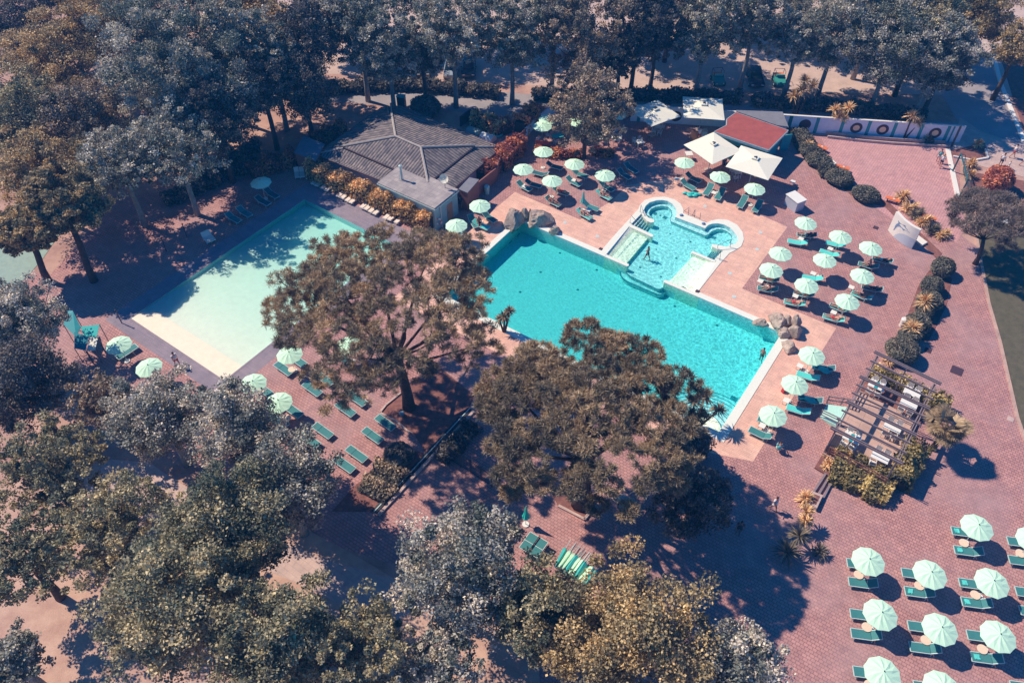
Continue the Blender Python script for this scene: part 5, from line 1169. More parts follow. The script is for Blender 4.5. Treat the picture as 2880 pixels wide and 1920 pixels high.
table(T21(330, 255), 'small round table beside the parasol next to the grey deck', 'round', .4)
# cream loungers along the golden hedge
for i, (c) in enumerate(((155, 553), (180, 565), (216, 581), (241, 594), (316, 632), (341, 644), (371, 659), (396, 671), (465, 701), (491, 713), (518, 728), (546, 741), (611, 770), (640, 778), (682, 795))):
    p_ = K(*c); lounger((p_[0] - 8, p_[1] + 7), (p_[0] + 8, p_[1] - 7), 'cream', 'cream cushioned lounger, %s of the row along the golden hedge' % ['first', 'second', 'third', 'fourth', 'fifth', 'sixth', 'seventh', 'eighth', 'ninth', 'tenth', 'eleventh', 'twelfth', 'thirteenth', 'fourteenth', 'fifteenth'][i], 'cream cushioned loungers', mid=True).scale = (.74, .78, .9)
for c, lb in ((K(33, 510), 'left'), (K(66, 508), 'right')): lounger((c[0] + 1, c[1] + 8), (c[0] - 1, c[1] - 8), 'cream', 'shaded pale lounger, %s one of the pair left of the golden hedge' % lb, 'cream cushioned loungers', mid=True)
for c, lb in ((N(50, 522), 'left'), (N(78, 510), 'right')): lounger((c[0] + 6, c[1] + 7), (c[0] - 6, c[1] - 7), 'cream', 'white cushioned lounger, %s one of the pair on the grey deck' % lb, 'cream cushioned loungers', mid=True)
# long list: foot, head, kind, text, towel?, person?
PEOPLE = []
LIST = [
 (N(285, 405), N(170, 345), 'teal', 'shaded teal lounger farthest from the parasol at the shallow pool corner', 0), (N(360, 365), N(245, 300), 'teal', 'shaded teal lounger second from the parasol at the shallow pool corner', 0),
 (N(490, 285), N(370, 225), 'dark', 'shaded teal lounger just below the shaded parasol', 0), (N(550, 235), N(445, 175), 'dark', 'shaded teal lounger half under the shaded parasol', 0),
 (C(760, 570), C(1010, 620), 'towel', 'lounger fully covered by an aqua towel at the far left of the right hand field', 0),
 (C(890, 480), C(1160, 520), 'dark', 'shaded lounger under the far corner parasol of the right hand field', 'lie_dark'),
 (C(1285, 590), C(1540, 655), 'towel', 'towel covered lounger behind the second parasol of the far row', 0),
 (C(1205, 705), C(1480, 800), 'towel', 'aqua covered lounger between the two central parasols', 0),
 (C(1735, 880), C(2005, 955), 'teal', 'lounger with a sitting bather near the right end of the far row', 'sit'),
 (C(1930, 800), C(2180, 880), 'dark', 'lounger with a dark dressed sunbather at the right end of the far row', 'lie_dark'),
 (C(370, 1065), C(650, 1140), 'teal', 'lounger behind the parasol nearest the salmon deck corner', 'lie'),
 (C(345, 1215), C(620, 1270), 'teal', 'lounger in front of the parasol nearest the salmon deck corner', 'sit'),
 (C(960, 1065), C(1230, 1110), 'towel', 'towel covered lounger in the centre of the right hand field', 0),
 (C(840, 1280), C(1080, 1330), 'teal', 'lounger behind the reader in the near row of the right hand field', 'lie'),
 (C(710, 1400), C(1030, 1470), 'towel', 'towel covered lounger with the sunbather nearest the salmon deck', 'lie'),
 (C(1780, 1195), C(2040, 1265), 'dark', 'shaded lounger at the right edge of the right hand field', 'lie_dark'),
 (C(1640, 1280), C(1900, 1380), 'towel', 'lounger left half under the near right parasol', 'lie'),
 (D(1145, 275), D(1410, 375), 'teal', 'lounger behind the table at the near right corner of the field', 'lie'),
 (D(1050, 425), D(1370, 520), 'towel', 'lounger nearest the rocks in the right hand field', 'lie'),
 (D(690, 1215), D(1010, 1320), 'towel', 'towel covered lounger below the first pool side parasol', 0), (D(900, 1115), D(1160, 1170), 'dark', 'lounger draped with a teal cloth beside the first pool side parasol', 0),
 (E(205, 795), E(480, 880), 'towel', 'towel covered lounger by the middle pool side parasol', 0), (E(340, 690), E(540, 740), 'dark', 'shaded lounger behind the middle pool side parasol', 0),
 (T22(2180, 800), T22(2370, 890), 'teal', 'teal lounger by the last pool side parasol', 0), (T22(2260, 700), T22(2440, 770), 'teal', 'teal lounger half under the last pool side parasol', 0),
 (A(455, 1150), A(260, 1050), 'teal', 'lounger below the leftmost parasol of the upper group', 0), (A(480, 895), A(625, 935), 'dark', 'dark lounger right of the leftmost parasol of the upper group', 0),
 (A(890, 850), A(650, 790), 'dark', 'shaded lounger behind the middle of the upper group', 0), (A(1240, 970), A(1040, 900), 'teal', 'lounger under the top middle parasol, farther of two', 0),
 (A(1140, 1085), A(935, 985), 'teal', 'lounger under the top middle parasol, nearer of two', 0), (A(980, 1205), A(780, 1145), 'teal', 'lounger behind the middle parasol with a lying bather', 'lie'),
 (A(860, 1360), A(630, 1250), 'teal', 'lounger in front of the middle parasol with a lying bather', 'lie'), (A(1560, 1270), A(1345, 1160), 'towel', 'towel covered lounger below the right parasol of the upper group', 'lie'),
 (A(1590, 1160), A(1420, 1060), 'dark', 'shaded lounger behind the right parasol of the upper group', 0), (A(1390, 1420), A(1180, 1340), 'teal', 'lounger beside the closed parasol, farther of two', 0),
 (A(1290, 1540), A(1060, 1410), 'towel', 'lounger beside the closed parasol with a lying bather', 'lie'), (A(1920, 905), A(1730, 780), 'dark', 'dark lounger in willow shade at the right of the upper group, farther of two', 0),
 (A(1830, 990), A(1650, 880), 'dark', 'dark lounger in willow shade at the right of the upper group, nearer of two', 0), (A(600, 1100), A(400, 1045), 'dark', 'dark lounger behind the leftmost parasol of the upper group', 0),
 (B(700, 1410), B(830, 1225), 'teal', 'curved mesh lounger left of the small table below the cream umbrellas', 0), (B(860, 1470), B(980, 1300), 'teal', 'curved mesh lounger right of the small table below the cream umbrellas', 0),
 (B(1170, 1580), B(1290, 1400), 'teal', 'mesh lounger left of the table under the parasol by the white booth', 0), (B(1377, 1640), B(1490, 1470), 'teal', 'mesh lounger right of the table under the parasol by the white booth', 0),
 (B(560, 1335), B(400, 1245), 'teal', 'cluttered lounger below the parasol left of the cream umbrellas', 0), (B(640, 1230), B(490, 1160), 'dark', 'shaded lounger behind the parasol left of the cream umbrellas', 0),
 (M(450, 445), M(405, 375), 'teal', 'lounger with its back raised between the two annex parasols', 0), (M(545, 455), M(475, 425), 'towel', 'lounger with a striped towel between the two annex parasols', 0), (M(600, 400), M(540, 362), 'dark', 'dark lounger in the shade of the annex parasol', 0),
 (M(330, 510), M(285, 480), 'dark', 'dark lounger below the parasol beside the lifebuoy', 0), (L(378, 462), L(480, 398), 'flat', 'flat lounger under the far left parasol', 0), (T20(4150, 470), T20(4200, 440), 'flat', 'spare', 0)]
for i, (a, b, kd, lb, pe) in enumerate(LIST[:-1]):
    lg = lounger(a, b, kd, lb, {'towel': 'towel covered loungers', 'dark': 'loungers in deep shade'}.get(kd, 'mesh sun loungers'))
    if pe: PEOPLE.append((lg, pe, lb, i))
for p_, lb in ((C(1350, 680), 'white table with red things between the two towel covered loungers'), (C(945, 545), 'white table under the far corner parasol of the field'), (C(385, 1125), 'white table between the loungers nearest the salmon deck corner'),
    (C(1115, 1020), 'white table in the centre of the right hand field'), (C(1640, 1210), 'white table right of the lone round shadow'), (C(870, 1330), 'white table beside the reader in the near row'), (D(1200, 380), 'white table at the near right corner of the field'),
    (D(735, 1115), 'white table below the first pool side parasol'), (B(310, 1190), 'tall white table at the left of the cream umbrellas'), (B(400, 1240), 'white table beside the cluttered lounger'), (B(825, 1378), 'white table between the two curved loungers'),
    (T13(230, 98), 'white table under the parasol by the white booth') , (A(370, 1095), 'white table under the leftmost parasol of the upper group'), (A(1050, 1010), 'white table under the top middle parasol of the upper group'),
    (A(1250, 1420), 'white table beside the closed parasol'), (T22(2300, 770), 'white table by the last pool side parasol'), (E(205, 725), 'white round hat shaped table by the middle pool side parasol')):
    table(p_, lb, h=.6 if 'tall' in lb else .42)
for i, ((p_), lb) in enumerate(((D(1040, 1150), 'teal cloth draped over the lounger frame by the first pool side parasol'), (E(440, 700), 'teal cloth draped behind the middle pool side parasol'))):
    q = G(*p_, .6); r = random.Random(i); m = MB(); vs = []
    for a in range(9):
        for b in range(6): vs.append((-.75 + a * .19 + r.uniform(-.03, .03), -.4 + b * .17 + r.uniform(-.03, .03), .62 + .16 * math.sin(a * .9) * math.cos(b) - .05 * b + r.uniform(-.03, .03)))
    fs = [(a * 6 + b, (a + 1) * 6 + b, (a + 1) * 6 + b + 1, a * 6 + b + 1) for a in range(8) for b in range(5)]; k = len(vs)
    m.add(vs + [(x, y, z - .03) for x, y, z in vs], fs + [tuple(w_ + k for w_ in f[::-1]) for f in fs]); o = m.build('draped_cloth', MINTD, None, True); o.location = (q.x, q.y, 0); o.rotation_euler = (0, 0, -.3); tag(o, lb, 'cloth')

# ================================================================== PERGOLA TERRACE
ZP, ZR = .5, 3.35
pg = empty('pergola', G(*E(1180, 800), 0), 'grey timber pergola with ten cross beams over the dining terrace', 'pergola'); O = pg.location.copy()
beams = [((1172, 190), (1912, 548), 1), ((1128, 288), (1850, 640), 0), ((1080, 370), (1830, 722), 0), ((1010, 462), (1785, 822), 1), ((975, 552), (1735, 915), 0), ((922, 640), (1692, 1005), 0), ((865, 735), (1640, 1112), 1), ((810, 832), (1582, 1210), 0), ((758, 925), (1530, 1312), 0), ((692, 1022), (1490, 1425), 1)]
ends = []
for a, b, dbl in beams:
    p, q = W3(E(*a), ZR), W3(E(*b), ZR); ends.append((p, q)); d = (q - p).normalized(); n_ = Vector((-d.y, d.x, 0)); m = MB()
    for s_ in ((-.09, .09) if dbl else (0,)): m.beam(p + n_ * s_, q + n_ * s_, .06, .16)
    m.build('cross_beam', WOOD, pg)
d = (ends[0][1] - ends[0][0]).normalized(); l0, l1 = ends[0][0] + d * .4, ends[-1][0] + d * .4; r0, r1 = ends[0][1] - d * .4, ends[-1][1] - d * .4
dz = Vector((0, 0, -.17))
for a, b in ((l0, l1), (r0, r1)):
    m = MB(); n_ = (b - a).cross(Vector((0, 0, 1))).normalized()
    for s_ in (-.09, .09): m.beam(a + dz + n_ * s_, b + dz + n_ * s_, .06, .18)
    m.build('long_beam', WOOD, pg)
for t in (.01, .33, .66, .99):
    for a, b in ((l0, l1), (r0, r1)): p = a.lerp(b, t); MB().box((p.x, p.y, (ZR - .27) / 2), (.12, .12, ZR - .27), rz=AXIS).build('post', WOOD, pg)
MB().box(((l0 + r0) / 2 + Vector((0, 0, -.5 * ZR - .1))), (.1, .1, ZR - .3), rz=AXIS).build('post', WOOD, pg)
u_, v_ = d, (l1 - l0).normalized(); Lv, Lu = (l1 - l0).length, (r0 - l0).length
def PG(u, v, z=0.0): q = O + l0 + u_ * u + v_ * v; return Vector((q.x, q.y, z))
poly = [PG(-.1, Lv * .2), PG(Lu + .1, Lv * .2), PG(Lu + .1, Lv + .2), PG(-.1, Lv + .2)]
MB().prism([(p.x, p.y) for p in poly], 0, ZP).build('terrace', TERR)['kind'] = 'structure'
sheet('planting_bed', [(p.x, p.y) for p in (PG(-.3, -.3), PG(Lu + .5, -.3), PG(Lu + .5, Lv * .2 - .02), PG(-.3, Lv * .2 - .02))], [], .12, SOIL, thick=.12)
sheet('planting_bed', [(p.x, p.y) for p in (PG(-.1, Lv + .25), PG(Lu + .6, Lv + .25), PG(Lu + .6, Lv + 1.7), PG(-.1, Lv + 1.6))], [], .14, SOIL, thick=.14)
def railing(pts, z, rails, label, mat=REDW, name='timber_railing', post=1.0, hh=.95):
    o = empty(name, (pts[0].x, pts[0].y, 0), label, 'railing'); b0 = Vector((pts[0].x, pts[0].y, 0)); m = MB()
    for r_ in rails:
        m = MB()
        for a, b in zip(pts, pts[1:]): m.beam(a - b0 + Vector((0, 0, r_)), b - b0 + Vector((0, 0, r_)), .045, .09)
        m.build('rail', mat, o)
    for a, b in zip(pts, pts[1:]):
        k = max(1, int((b - a).length / post))
        for i in range(k + 1): p = a.lerp(b, i / k) - b0; MB().box((p.x, p.y, p.z + hh / 2), (.08, .08, hh), rz=AXIS).build('post', mat, o)
    return o
railing([PG(.2, Lv + .12, ZP), PG(Lu, Lv + .12, ZP)], ZP, (.35, .62, .92), 'red brown timber railing along the near side of the pergola terrace')
railing([PG(-.05, Lv * .78, ZP), PG(-.05, Lv + .1, ZP)], ZP, (.15, .3, .45, .6, .75, .92), 'lattice railing at the near left corner of the pergola terrace', WOOD, post=.3)
railing([PG(-.05, Lv * .22, ZP), PG(-.05, Lv * .45, ZP)], ZP, (.3, .6, .92), 'dark railing at the far left side of the pergola terrace', WOOD)
rp = [E(650, 768), E(965, 815), E(755, 1000), E(565, 908)]
ra, rb, rc_, rd = [G(*p, z) for p, z in zip(rp, (.02, ZP, ZP, .02))]
m = MB(); m.add([ra, rb, rc_, rd, Vector((*ra.xy, -.002)), Vector((*rb.xy, -.002)), Vector((*rc_.xy, -.002)), Vector((*rd.xy, -.002))], [(3, 2, 1, 0), (4, 5, 6, 7), (0, 1, 5, 4), (1, 2, 6, 5), (2, 3, 7, 6), (3, 0, 4, 7)])
m.build('access_ramp', plain('mint_ramp_coating', (.42, .70, .60), .8, .06))['kind'] = 'structure'
railing([ra + Vector((0, .12, 0)), rb + Vector((0, .12, 0))], 0, (.4, .85), 'dark timber railing on the far side of the mint ramp', WOOD)
railing([rd, rc_], 0, (.35, .65, .9), 'dark timber railing on the near side of the mint ramp', WOOD)
def make_chair():
    o = empty('terrace_chair', (0, 0, 0), '', 'chair'); MB().box((0, 0, .44), (.46, .46, .035)).build('seat', WHITE, o); MB().box((0, .23, .68), (.44, .03, .36), rx=-.15).build('backrest', plain('grey_chair_weave', (.42, .38, .38), .8), o)
    for x in (-.2, .2):
        for y in (-.2, .2): MB().box((x, y, .21), (.035, .035, .42)).build('leg', WHITE, o)
    for x in (-.24, .24): m = MB(); m.beam((x, -.2, .64), (x, .22, .66), .035, .03); m.build('armrest', WHITE, o)
    return o
CH = make_chair(); chused = [False]
def chair(x, y, z, rz, label):
    o = CH if not chused[0] else copy_tree(CH); chused[0] = True; o.location = (x, y, z); o.rotation_euler = (0, 0, rz); o['label'] = label; o['group'] = 'white chairs at the tables'; return o
def dtable(p_, label, w_=1.3, d_=.8, run=False, z=ZP, rz=AXIS, chairs=4, top=None, cl=None):
    q = G(*p_, z + .74); o = empty('dining_table', (q.x, q.y, z), label, 'table', rz=rz); t = MB().box((0, 0, .73), (w_, d_, .04)).build('table_top', top or WHITE, o)
    if run: MB().box((0, 0, .756), (.3, d_ + .02, .008)).build('runner', TEALP, t)
    for x in (-w_ / 2 + .07, w_ / 2 - .07):
        for y in (-d_ / 2 + .07, d_ / 2 - .07): MB().box((x, y, .355), (.05, .05, .71)).build('leg', WHITE, o)
    e = Matrix.Rotation(rz, 3, 'Z')
    for i in range(chairs):
        sx = (-.33, .33, -.33, .33)[i]; sy = (1, 1, -1, -1)[i]; v = e @ Vector((sx, sy * (d_ / 2 + .25), 0)); chair(q.x + v.x, q.y + v.y, z, rz + (0 if sy > 0 else math.pi) + random.uniform(-.25, .25), (cl or label) )
    return o
for p_, lb, run, n_, cl in ((E(1200, 562), 'white dining table with a teal runner at the far left of the pergola', True, 4, 'white chair at the far left pergola table'), (E(1555, 760), 'long white dining table at the right of the pergola', False, 4, 'white chair at the long right pergola table'),
    (E(1375, 1020), 'white dining table in the middle of the pergola', False, 4, 'white chair at the middle pergola table'), (E(925, 1140), 'white dining table with a teal runner at the near left of the pergola', True, 4, 'white chair at the near left pergola table'),
    (E(1240, 1350), 'wide white table at the near right of the pergola', False, 3, 'white chair at the near right pergola table'), (E(1590, 640), 'grey topped table at the far side of the pergola', False, 2, 'white chair at the far side pergola table')):
    dtable(p_, lb, run=run, chairs=n_, cl=cl)
# cafe tables in the willow shade
for p_, lb, n_, cl in ((A(1430, 420), 'small white cafe table left in the willow shade', 2, 'white chair at the left cafe table in the willow shade'), (A(1640, 440), 'small white cafe table in the middle of the willow shade', 2, 'white chair at the middle cafe table in the willow shade'),
    (A(1960, 480), 'small white cafe table right in the willow shade', 2, 'white chair at the right cafe table in the willow shade'), (B(60, 470), 'white cafe table under the shaded cream parasol', 4, 'white chair under the shaded cream parasol'),
    (B(690, 570), 'white cafe table under the cream parasol nearest the mural wall', 2, 'white chair near the mural side cream parasol'), (B(1150, 1090), 'cafe table with tall white chairs under the cream parasol by the booth', 3, 'white chair under the cream parasol by the booth'),
    (B(480, 840), 'pale cafe table at the left corner of the middle cream parasol', 0, None)):
    dtable(p_, lb, .8, .8, z=0, chairs=n_, cl=cl, rz=random.uniform(-.6, .3))
q = G(*A(820, 400), .75); dtable(A(820, 400), 'teal topped table behind the upper parasols', 1.3, .8, z=0, rz=.35, chairs=3, top=MINTD, cl='white chair at the teal topped table')
q = G(*A(620, 490), .5); o = empty('garden_bench', (q.x, q.y, 0), 'red brown bench with a solid back below the overlapping parasols', 'bench', rz=-.2)
MB().box((0, 0, .45), (1.6, .5, .06)).build('seat', REDW, o); MB().box((0, -.26, .62), (1.6, .05, .45)).build('backrest', plain('red_seat_back', (.40, .09, .06), .7), o)
for x in (-.7, .7): MB().box((x, 0, .21), (.08, .45, .42)).build('leg', REDW, o)
# orange benches of the court
for p_, rz, lb in ((T03(490, 1348), -.75, 'orange bench on a pale slab, farthest of the court edge'), (T03(688, 1535), -.5, 'orange bench on a pale slab with towels, second of the court edge'), (F(548, 882), -.55, 'orange bench with a white thing on it behind the oval bush'), (F(1050, 1128), -.6, 'orange bench nearest the small pine')):
    q = G(*p_, .45); o = empty('orange_bench', (q.x, q.y, 0), lb, 'bench', rz=rz); MB().box((0, 0, .45), (1.45, .5, .06)).build('seat', ORANGE, o)
    for x in (-.5, .5): MB().box((x, 0, .21), (.1, .4, .42)).build('leg', DARK, o)
    MB().ball((.1, .05, .5), (.14, .1, .05), 8).build('cap', WHITE, o)
mB_ = MB(); 
for a, b in (((400, 1300), (500, 1400)), ((540, 1440), (610, 1510))): mB_.beam((*P2(T03(*a)), .03), (*P2(T03(*b)), .03), .6, .05)
mB_.build('bench_slab', WHITEP)['kind'] = 'structure'
# goal frame at the court
ga, gb = G(*F(1365, 505)), G(*F(1455, 865)); o = empty('football_goal', ga, 'dark teal goal frame with net stays standing at the right end of the court', 'goal'); e = gb - ga; back = Vector((1.25, .15, 0))
GM = plain('dark_teal_metal', (.02, .10, .12), .5)
for p in (Vector(), e): MB().tube([p, p + Vector((0, 0, 2.35))], .085, 8).build('post', GM, o)
MB().tube([Vector((0, 0, 2.35)), e + Vector((0, 0, 2.35))], .085, 8).build('crossbar', GM, o)
m = MB()
for p in (Vector(), e): m.tube([p + Vector((0, 0, 2.3)), p + back * .5 + Vector((0, 0, 2.1)), p + back], .035, 6)
m.tube([back, e + back], .035, 6)
m.build('stays', GM, o)
m = MB()
for i in range(13): p = e * (i / 12); m.tube([p + back * .5 + Vector((0, 0, 2.05)), p + back], .012, 4)
for i in range(8): z = 2.05 * i / 8; f = 1 - .5 * z / 2.05; m.tube([back * f + Vector((0, 0, z)), e + back * f + Vector((0, 0, z))], .012, 4)
m.build('net', GM, o)
# table tennis
tt = [G(*T32(*p), .76) for p in ((165, 175), (345, 280), (225, 420), (60, 320))]; c = sum(tt, Vector()) / 4; e = (tt[1] - tt[0]); rz = math.atan2(e.y, e.x); w_ = (e.length + (tt[2] - tt[3]).length) / 2; h_ = ((tt[3] - tt[0]).length + (tt[2] - tt[1]).length) / 2
o = empty('table_tennis_table', (c.x, c.y, 0), 'teal table tennis table with white lines beside the closed bright parasol', 'table', rz=rz)
for s_ in (-1, 1):
    t = MB().box((s_ * w_ / 4 * 1.02, 0, .75), (w_ / 2 - .04, h_, .03)).build('table_half', TEAL, o)
    m = MB(); m.box((s_ * w_ / 4 * 1.02, 0, .769), (w_ / 2 - .05, .03, .006)); m.box((s_ * (w_ / 2 - .03), 0, .769), (.03, h_ - .01, .006))
    for y in (-1, 1): m.box((s_ * w_ / 4, y * (h_ / 2 - .02), .769), (w_ / 2 - .12, .03, .006))
    m.build('lines', WHITE, t)
    for y in (-.5, .5): MB().box((s_ * w_ * .3, y, .37), (.06, .06, .73)).build('leg', DARK, o)
m = MB(); m.box((0, 0, .84), (.015, h_ + .2, .15)); m.build('net', DARK, o)
# pile of folded parasols
pa, pb = G(*T32(455, 400)), G(*T32(745, 600)); ax = (pb - pa); n_ = Vector((-ax.y, ax.x, 0)).normalized(); n_ = n_ if n_.y > 0 else -n_
lie = None; TC = []
def tealcan(o):
    if not TC: q_ = o.children[0].data.copy(); q_.materials.clear(); q_.materials.append(MINTD); TC.append(q_)
    return TC[0]
for i in range(20):
    r = random.Random(i); c = pa + ax * ((i + .5) / 20) - n_ * 1.0 + Vector((0, 0, .28 + (i % 2) * .16)); dr_ = (n_ + ax.normalized() * r.uniform(-.12, .12)).normalized()
    if lie is None:
        lie = empty('folded_parasol', c, 'pale mint folded parasol lying in the pile between the trees', 'parasol', 'folded parasols lying in a pile'); m = MB(); n = 10; prof = [(0, .03), (.3, .09), (.8, .12), (1.3, .16), (1.5, .05)]; vs = []; fs = []
        for y, r_ in prof:
            for k in range(n): t = 2 * math.pi * k / n; rr = r_ * (1 + .25 * (k % 2)); vs.append((rr * math.cos(t), y, rr * math.sin(t)))
        for a in range(4):
            for k in range(n): fs.append((a * n + k, a * n + (k + 1) % n, (a + 1) * n + (k + 1) % n, (a + 1) * n + k))
        fs += [tuple(range(n))[::-1], tuple(range(4 * n, 5 * n))]; m.add(vs, [f[::-1] for f in fs]); m.build('folded_canopy', MINT, lie); MB().tube([(0, -.1, 0), (0, 2.3, 0)], .022, 6).build('pole', FRAME, lie); o = lie
    else:
        o = copy_tree(lie); o.location = c
    if i % 3 == 1: o.children[0].data = o.children[0].data.copy() if False else tealcan(o)
    o.rotation_euler = (R(r.uniform(-4, 4)), r.uniform(0, 6), math.atan2(dr_.y, dr_.x) - math.pi / 2)
mid = (pa + pb) / 2 - n_ * .15; o = empty('storage_rack', (mid.x, mid.y, 0), 'low teal rack carrying the pile of folded parasols', 'rack', rz=math.atan2(ax.y, ax.x)); MB().box((0, -.1, .09), (ax.length, 1.5, .08)).build('board', TEALP, o)
for x in (-1, 1): MB().box((x * ax.length * .45, -.1, .025), (.1, 1.5, .05)).build('foot', DARK, o)
# low dark mesh fence under the right pine
pts = [G(*Q(*p)) for p in ((62, 390), (190, 468), (322, 556))]
o = empty('mesh_fence', pts[0], 'dark steel mesh fence in the shade left of the dense pine', 'fence'); m = MB(); g_ = MB()
for a, b in zip(pts, pts[1:]):
    a, b = a - pts[0], b - pts[0]
    for z in (.12, 1.55): MB().beam(a + Vector((0, 0, z)), b + Vector((0, 0, z)), .05, .06).build('rail', DARK, o)
    for i in range(26): p = a.lerp(b, i / 26); g_.tube([p + Vector((0, 0, .12)), p + Vector((0, 0, 1.55))], .012, 4)
g_.build('mesh', DARK, o)
for i in range(5): p = (pts[0].lerp(pts[1], i / 2) if i < 2 else pts[1].lerp(pts[2], (i - 2) / 2)) - pts[0]; MB().box((p.x, p.y, .85), (.1, .1, 1.7)).build('post', DARK, o)
def post(p_, h, label, mat=DARK, r_=.05, head=False):
    q = G(*p_); o = empty('lamp_post' if head else 'garden_post', q, label, 'post'); MB().tube([(0, 0, 0), (0, 0, h)], r_, 8).build('pole', mat, o); MB().ball((0, 0, h + .06), .09, 8).build('cap', WHITE if head else mat, o)
post(T21(1098, 1222), 1.3, 'short dark post at the edge of the heather bed'); post(T03(1685, 1345), 2.6, 'dark post in front of the right end of the mural wall', r_=.12); post(T21(1315, 1000), 1.0, 'short dark post in the bed by the gate track')
post(Q(505, 640), 1.3, 'dark post with a white cap under the dense pine', head=True); post(Q(428, 850), 1.0, 'dark post beside the table tennis shrubs'); post(T10(1530, 740), 1.6, 'thin dark post in the tree shade left of the shallow pool'); post(T10(1720, 610), 1.6, 'second thin dark post in the tree shade left of the shallow pool'); post(T10(1120, 1400), 1.6, 'dark post by the near left corner of the shallow pool')
# planter by the steps
q = G(*T23(440, 1440), .5); o = MB().prism([P2(T23(*p), .45) for p in ((415, 1375), (505, 1410), (450, 1530), (365, 1470))], 0, .45).build('stone_planter', PATHM); tag(o, 'square stone planter at the foot of the timber sleepers', 'planter'); o2_ = MB().prism([P2(T23(*p), .46) for p in ((425, 1400), (480, 1420), (440, 1500), (385, 1465))], .44, .462).build('soil', SOIL, o)
for i in range(3):
    a, b = G(*T23(528 + i * 33, 1215 + i * 25), .1), G(*T23(375 + i * 55, 1450 + i * 15), .1); m = MB(); m.beam(a, b, .16, .22); o = m.build('timber_sleeper', WOOD); tag(o, ['timber sleeper nearest the pool in the row of three', 'middle timber sleeper of the row of three', 'timber sleeper nearest the parasol grid in the row of three'][i], 'sleeper')
# rocks
def rock(p_, r_, z, label, seed, sc=(1, 1, 1)):
    q = G(*p_, z); bm = bmesh.new(); bmesh.ops.create_icosphere(bm, subdivisions=4, radius=1)
    from mathutils import noise as mn
    for v in bm.verts:
        n = v.co.normalized(); k = 1 + .34 * mn.noise(n * 1.3 + Vector((seed * 3.1, 0, 0))) + .16 * mn.noise(n * 3.7 + Vector((seed, 4, 0))) + .07 * mn.noise(n * 9 + Vector((seed, 4, 0)))
        for ax_ in (Vector((1, .3, .2)), Vector((-.4, .9, .3)), Vector((.1, -.8, .5)), Vector((-.8, -.2, .6))):
            ax_ = ax_.normalized(); dd = n.dot(ax_); 
            if dd * k > .72: k = .72 / dd
        v.co = Vector((n.x * k * r_ * sc[0], n.y * k * r_ * sc[1], n.z * k * r_ * sc[2]))
    me = bpy.data.meshes.new('rock'); bm.to_mesh(me); bm.free(); me.materials.append(ROCK); o = link('rock', me); o.location = (q.x, q.y, z * .9); o.rotation_euler = (0, 0, seed); tag(o, label, 'rock')
rock(M(735, 385), 1.15, .45, 'largest brown rock at the far left corner of the main pool', 1, (1.2, .9, .9)); rock(M(830, 330), .6, .8, 'upright rock standing between the two big corner rocks', 2, (.8, .7, 1.2)); rock(M(945, 375), 1.25, .45, 'broad rock right of the upright one at the pool corner', 3, (1.2, .9, .8)); rock(M(1065, 468), .6, .25, 'small separate rock on the pool coping', 4); rock(M(868, 335), .35, .8, 'thin dark rock spike between the corner rocks', 12, (.5, .5, 1.7))
rock(D(430, 500), 0.85, .5, 'large pale rock at the right corner of the main pool', 5, (1.3, .8, .9)); rock(D(200, 520), .5, .2, 'low pale rock at the left end of the right corner rocks', 6, (1.4, .8, .7)); rock(D(555, 490), .5, .7, 'hollow topped rock in the middle of the right corner group', 7); rock(D(690, 500), 0.59, .9, 'tall square rock on the right of the corner group', 8, (.9, .8, 1.3)); rock(D(520, 650), 0.68, .3, 'rock sloping over the pool coping corner', 9, (1, 1.1, .7)); rock(D(660, 640), 0.72, .4, 'dark shaded rock below the tall square one', 10); rock(D(590, 850), .7, .25, 'flat dark rock nearest the first pool side parasol', 11, (1.2, .9, .7))
# handrails
def rail(pts, label, r_=.028):
    q = [G(*p, z) for p, z in pts]; o = MB().tube([x - q[0] for x in q], r_, 7).build('handrail', STEEL, None, True); o.location = q[0]; tag(o, label, 'handrail')
rail([(S(350, 625), 0), (S(365, 515), .95), (S(478, 640), -.15), (S(478, 660), -.4)], 'steel handrail at the near side of the left children pool steps'); rail([(S(490, 478), 0), (S(505, 375), .95), (S(548, 500), .2), (S(570, 560), -.1)], 'steel handrail at the far side of the left children pool steps')
rail([(S(1560, 975), 0), (S(1562, 930), .5), (S(1745, 850), .95), (S(1730, 965), 0)], 'steel handrail curving around the right whirlpool'); rail([(S(1588, 1142), 0), (S(1605, 1010), 1.05), (S(1500, 1105), -.1)], 'steel handrail at the right children pool steps')
rail([(S(1100, 460), 0), (S(1165, 405), .9), (S(1155, 522), 0)], 'first steel rail on the wall between the two whirlpools'); rail([(S(1215, 510), 0), (S(1250, 440), .9), (S(1238, 552), 0)], 'second steel rail on the wall between the two whirlpools'); rail([(S(1312, 580), 0), (S(1328, 482), .9)], 'third single steel rail between the two whirlpools')
rail([(T22(1820, 700), .05), (T22(1890, 662), .7), (T22(1950, 742), .05)], 'steel handrail over the rounded steps of the main pool')
for p_, lb in ((S(1060, 515), 'small bag beside the left whirlpool wall'), (S(1365, 632), 'dark sandals left near the right whirlpool')):
    o = MB().ball((*P2(p_, .1), .12), (.22, .16, .1), 8, .1).build('bag', BLUEM); tag(o, lb, 'bag')
m = MB(); r = random.Random(3); q = G(*S(1210, 228), .1)
for i in range(14): m.ball((q.x + r.uniform(-.75, .75), q.y + r.uniform(-.3, .3), .12), (.3, .2, .12), 8, .2, i)
tag(m.build('crumpled_inflatable', plain('turquoise_vinyl', (.05, .55, .48), .35), None, True), 'crumpled turquoise inflatable lying on the salmon deck', 'inflatable')
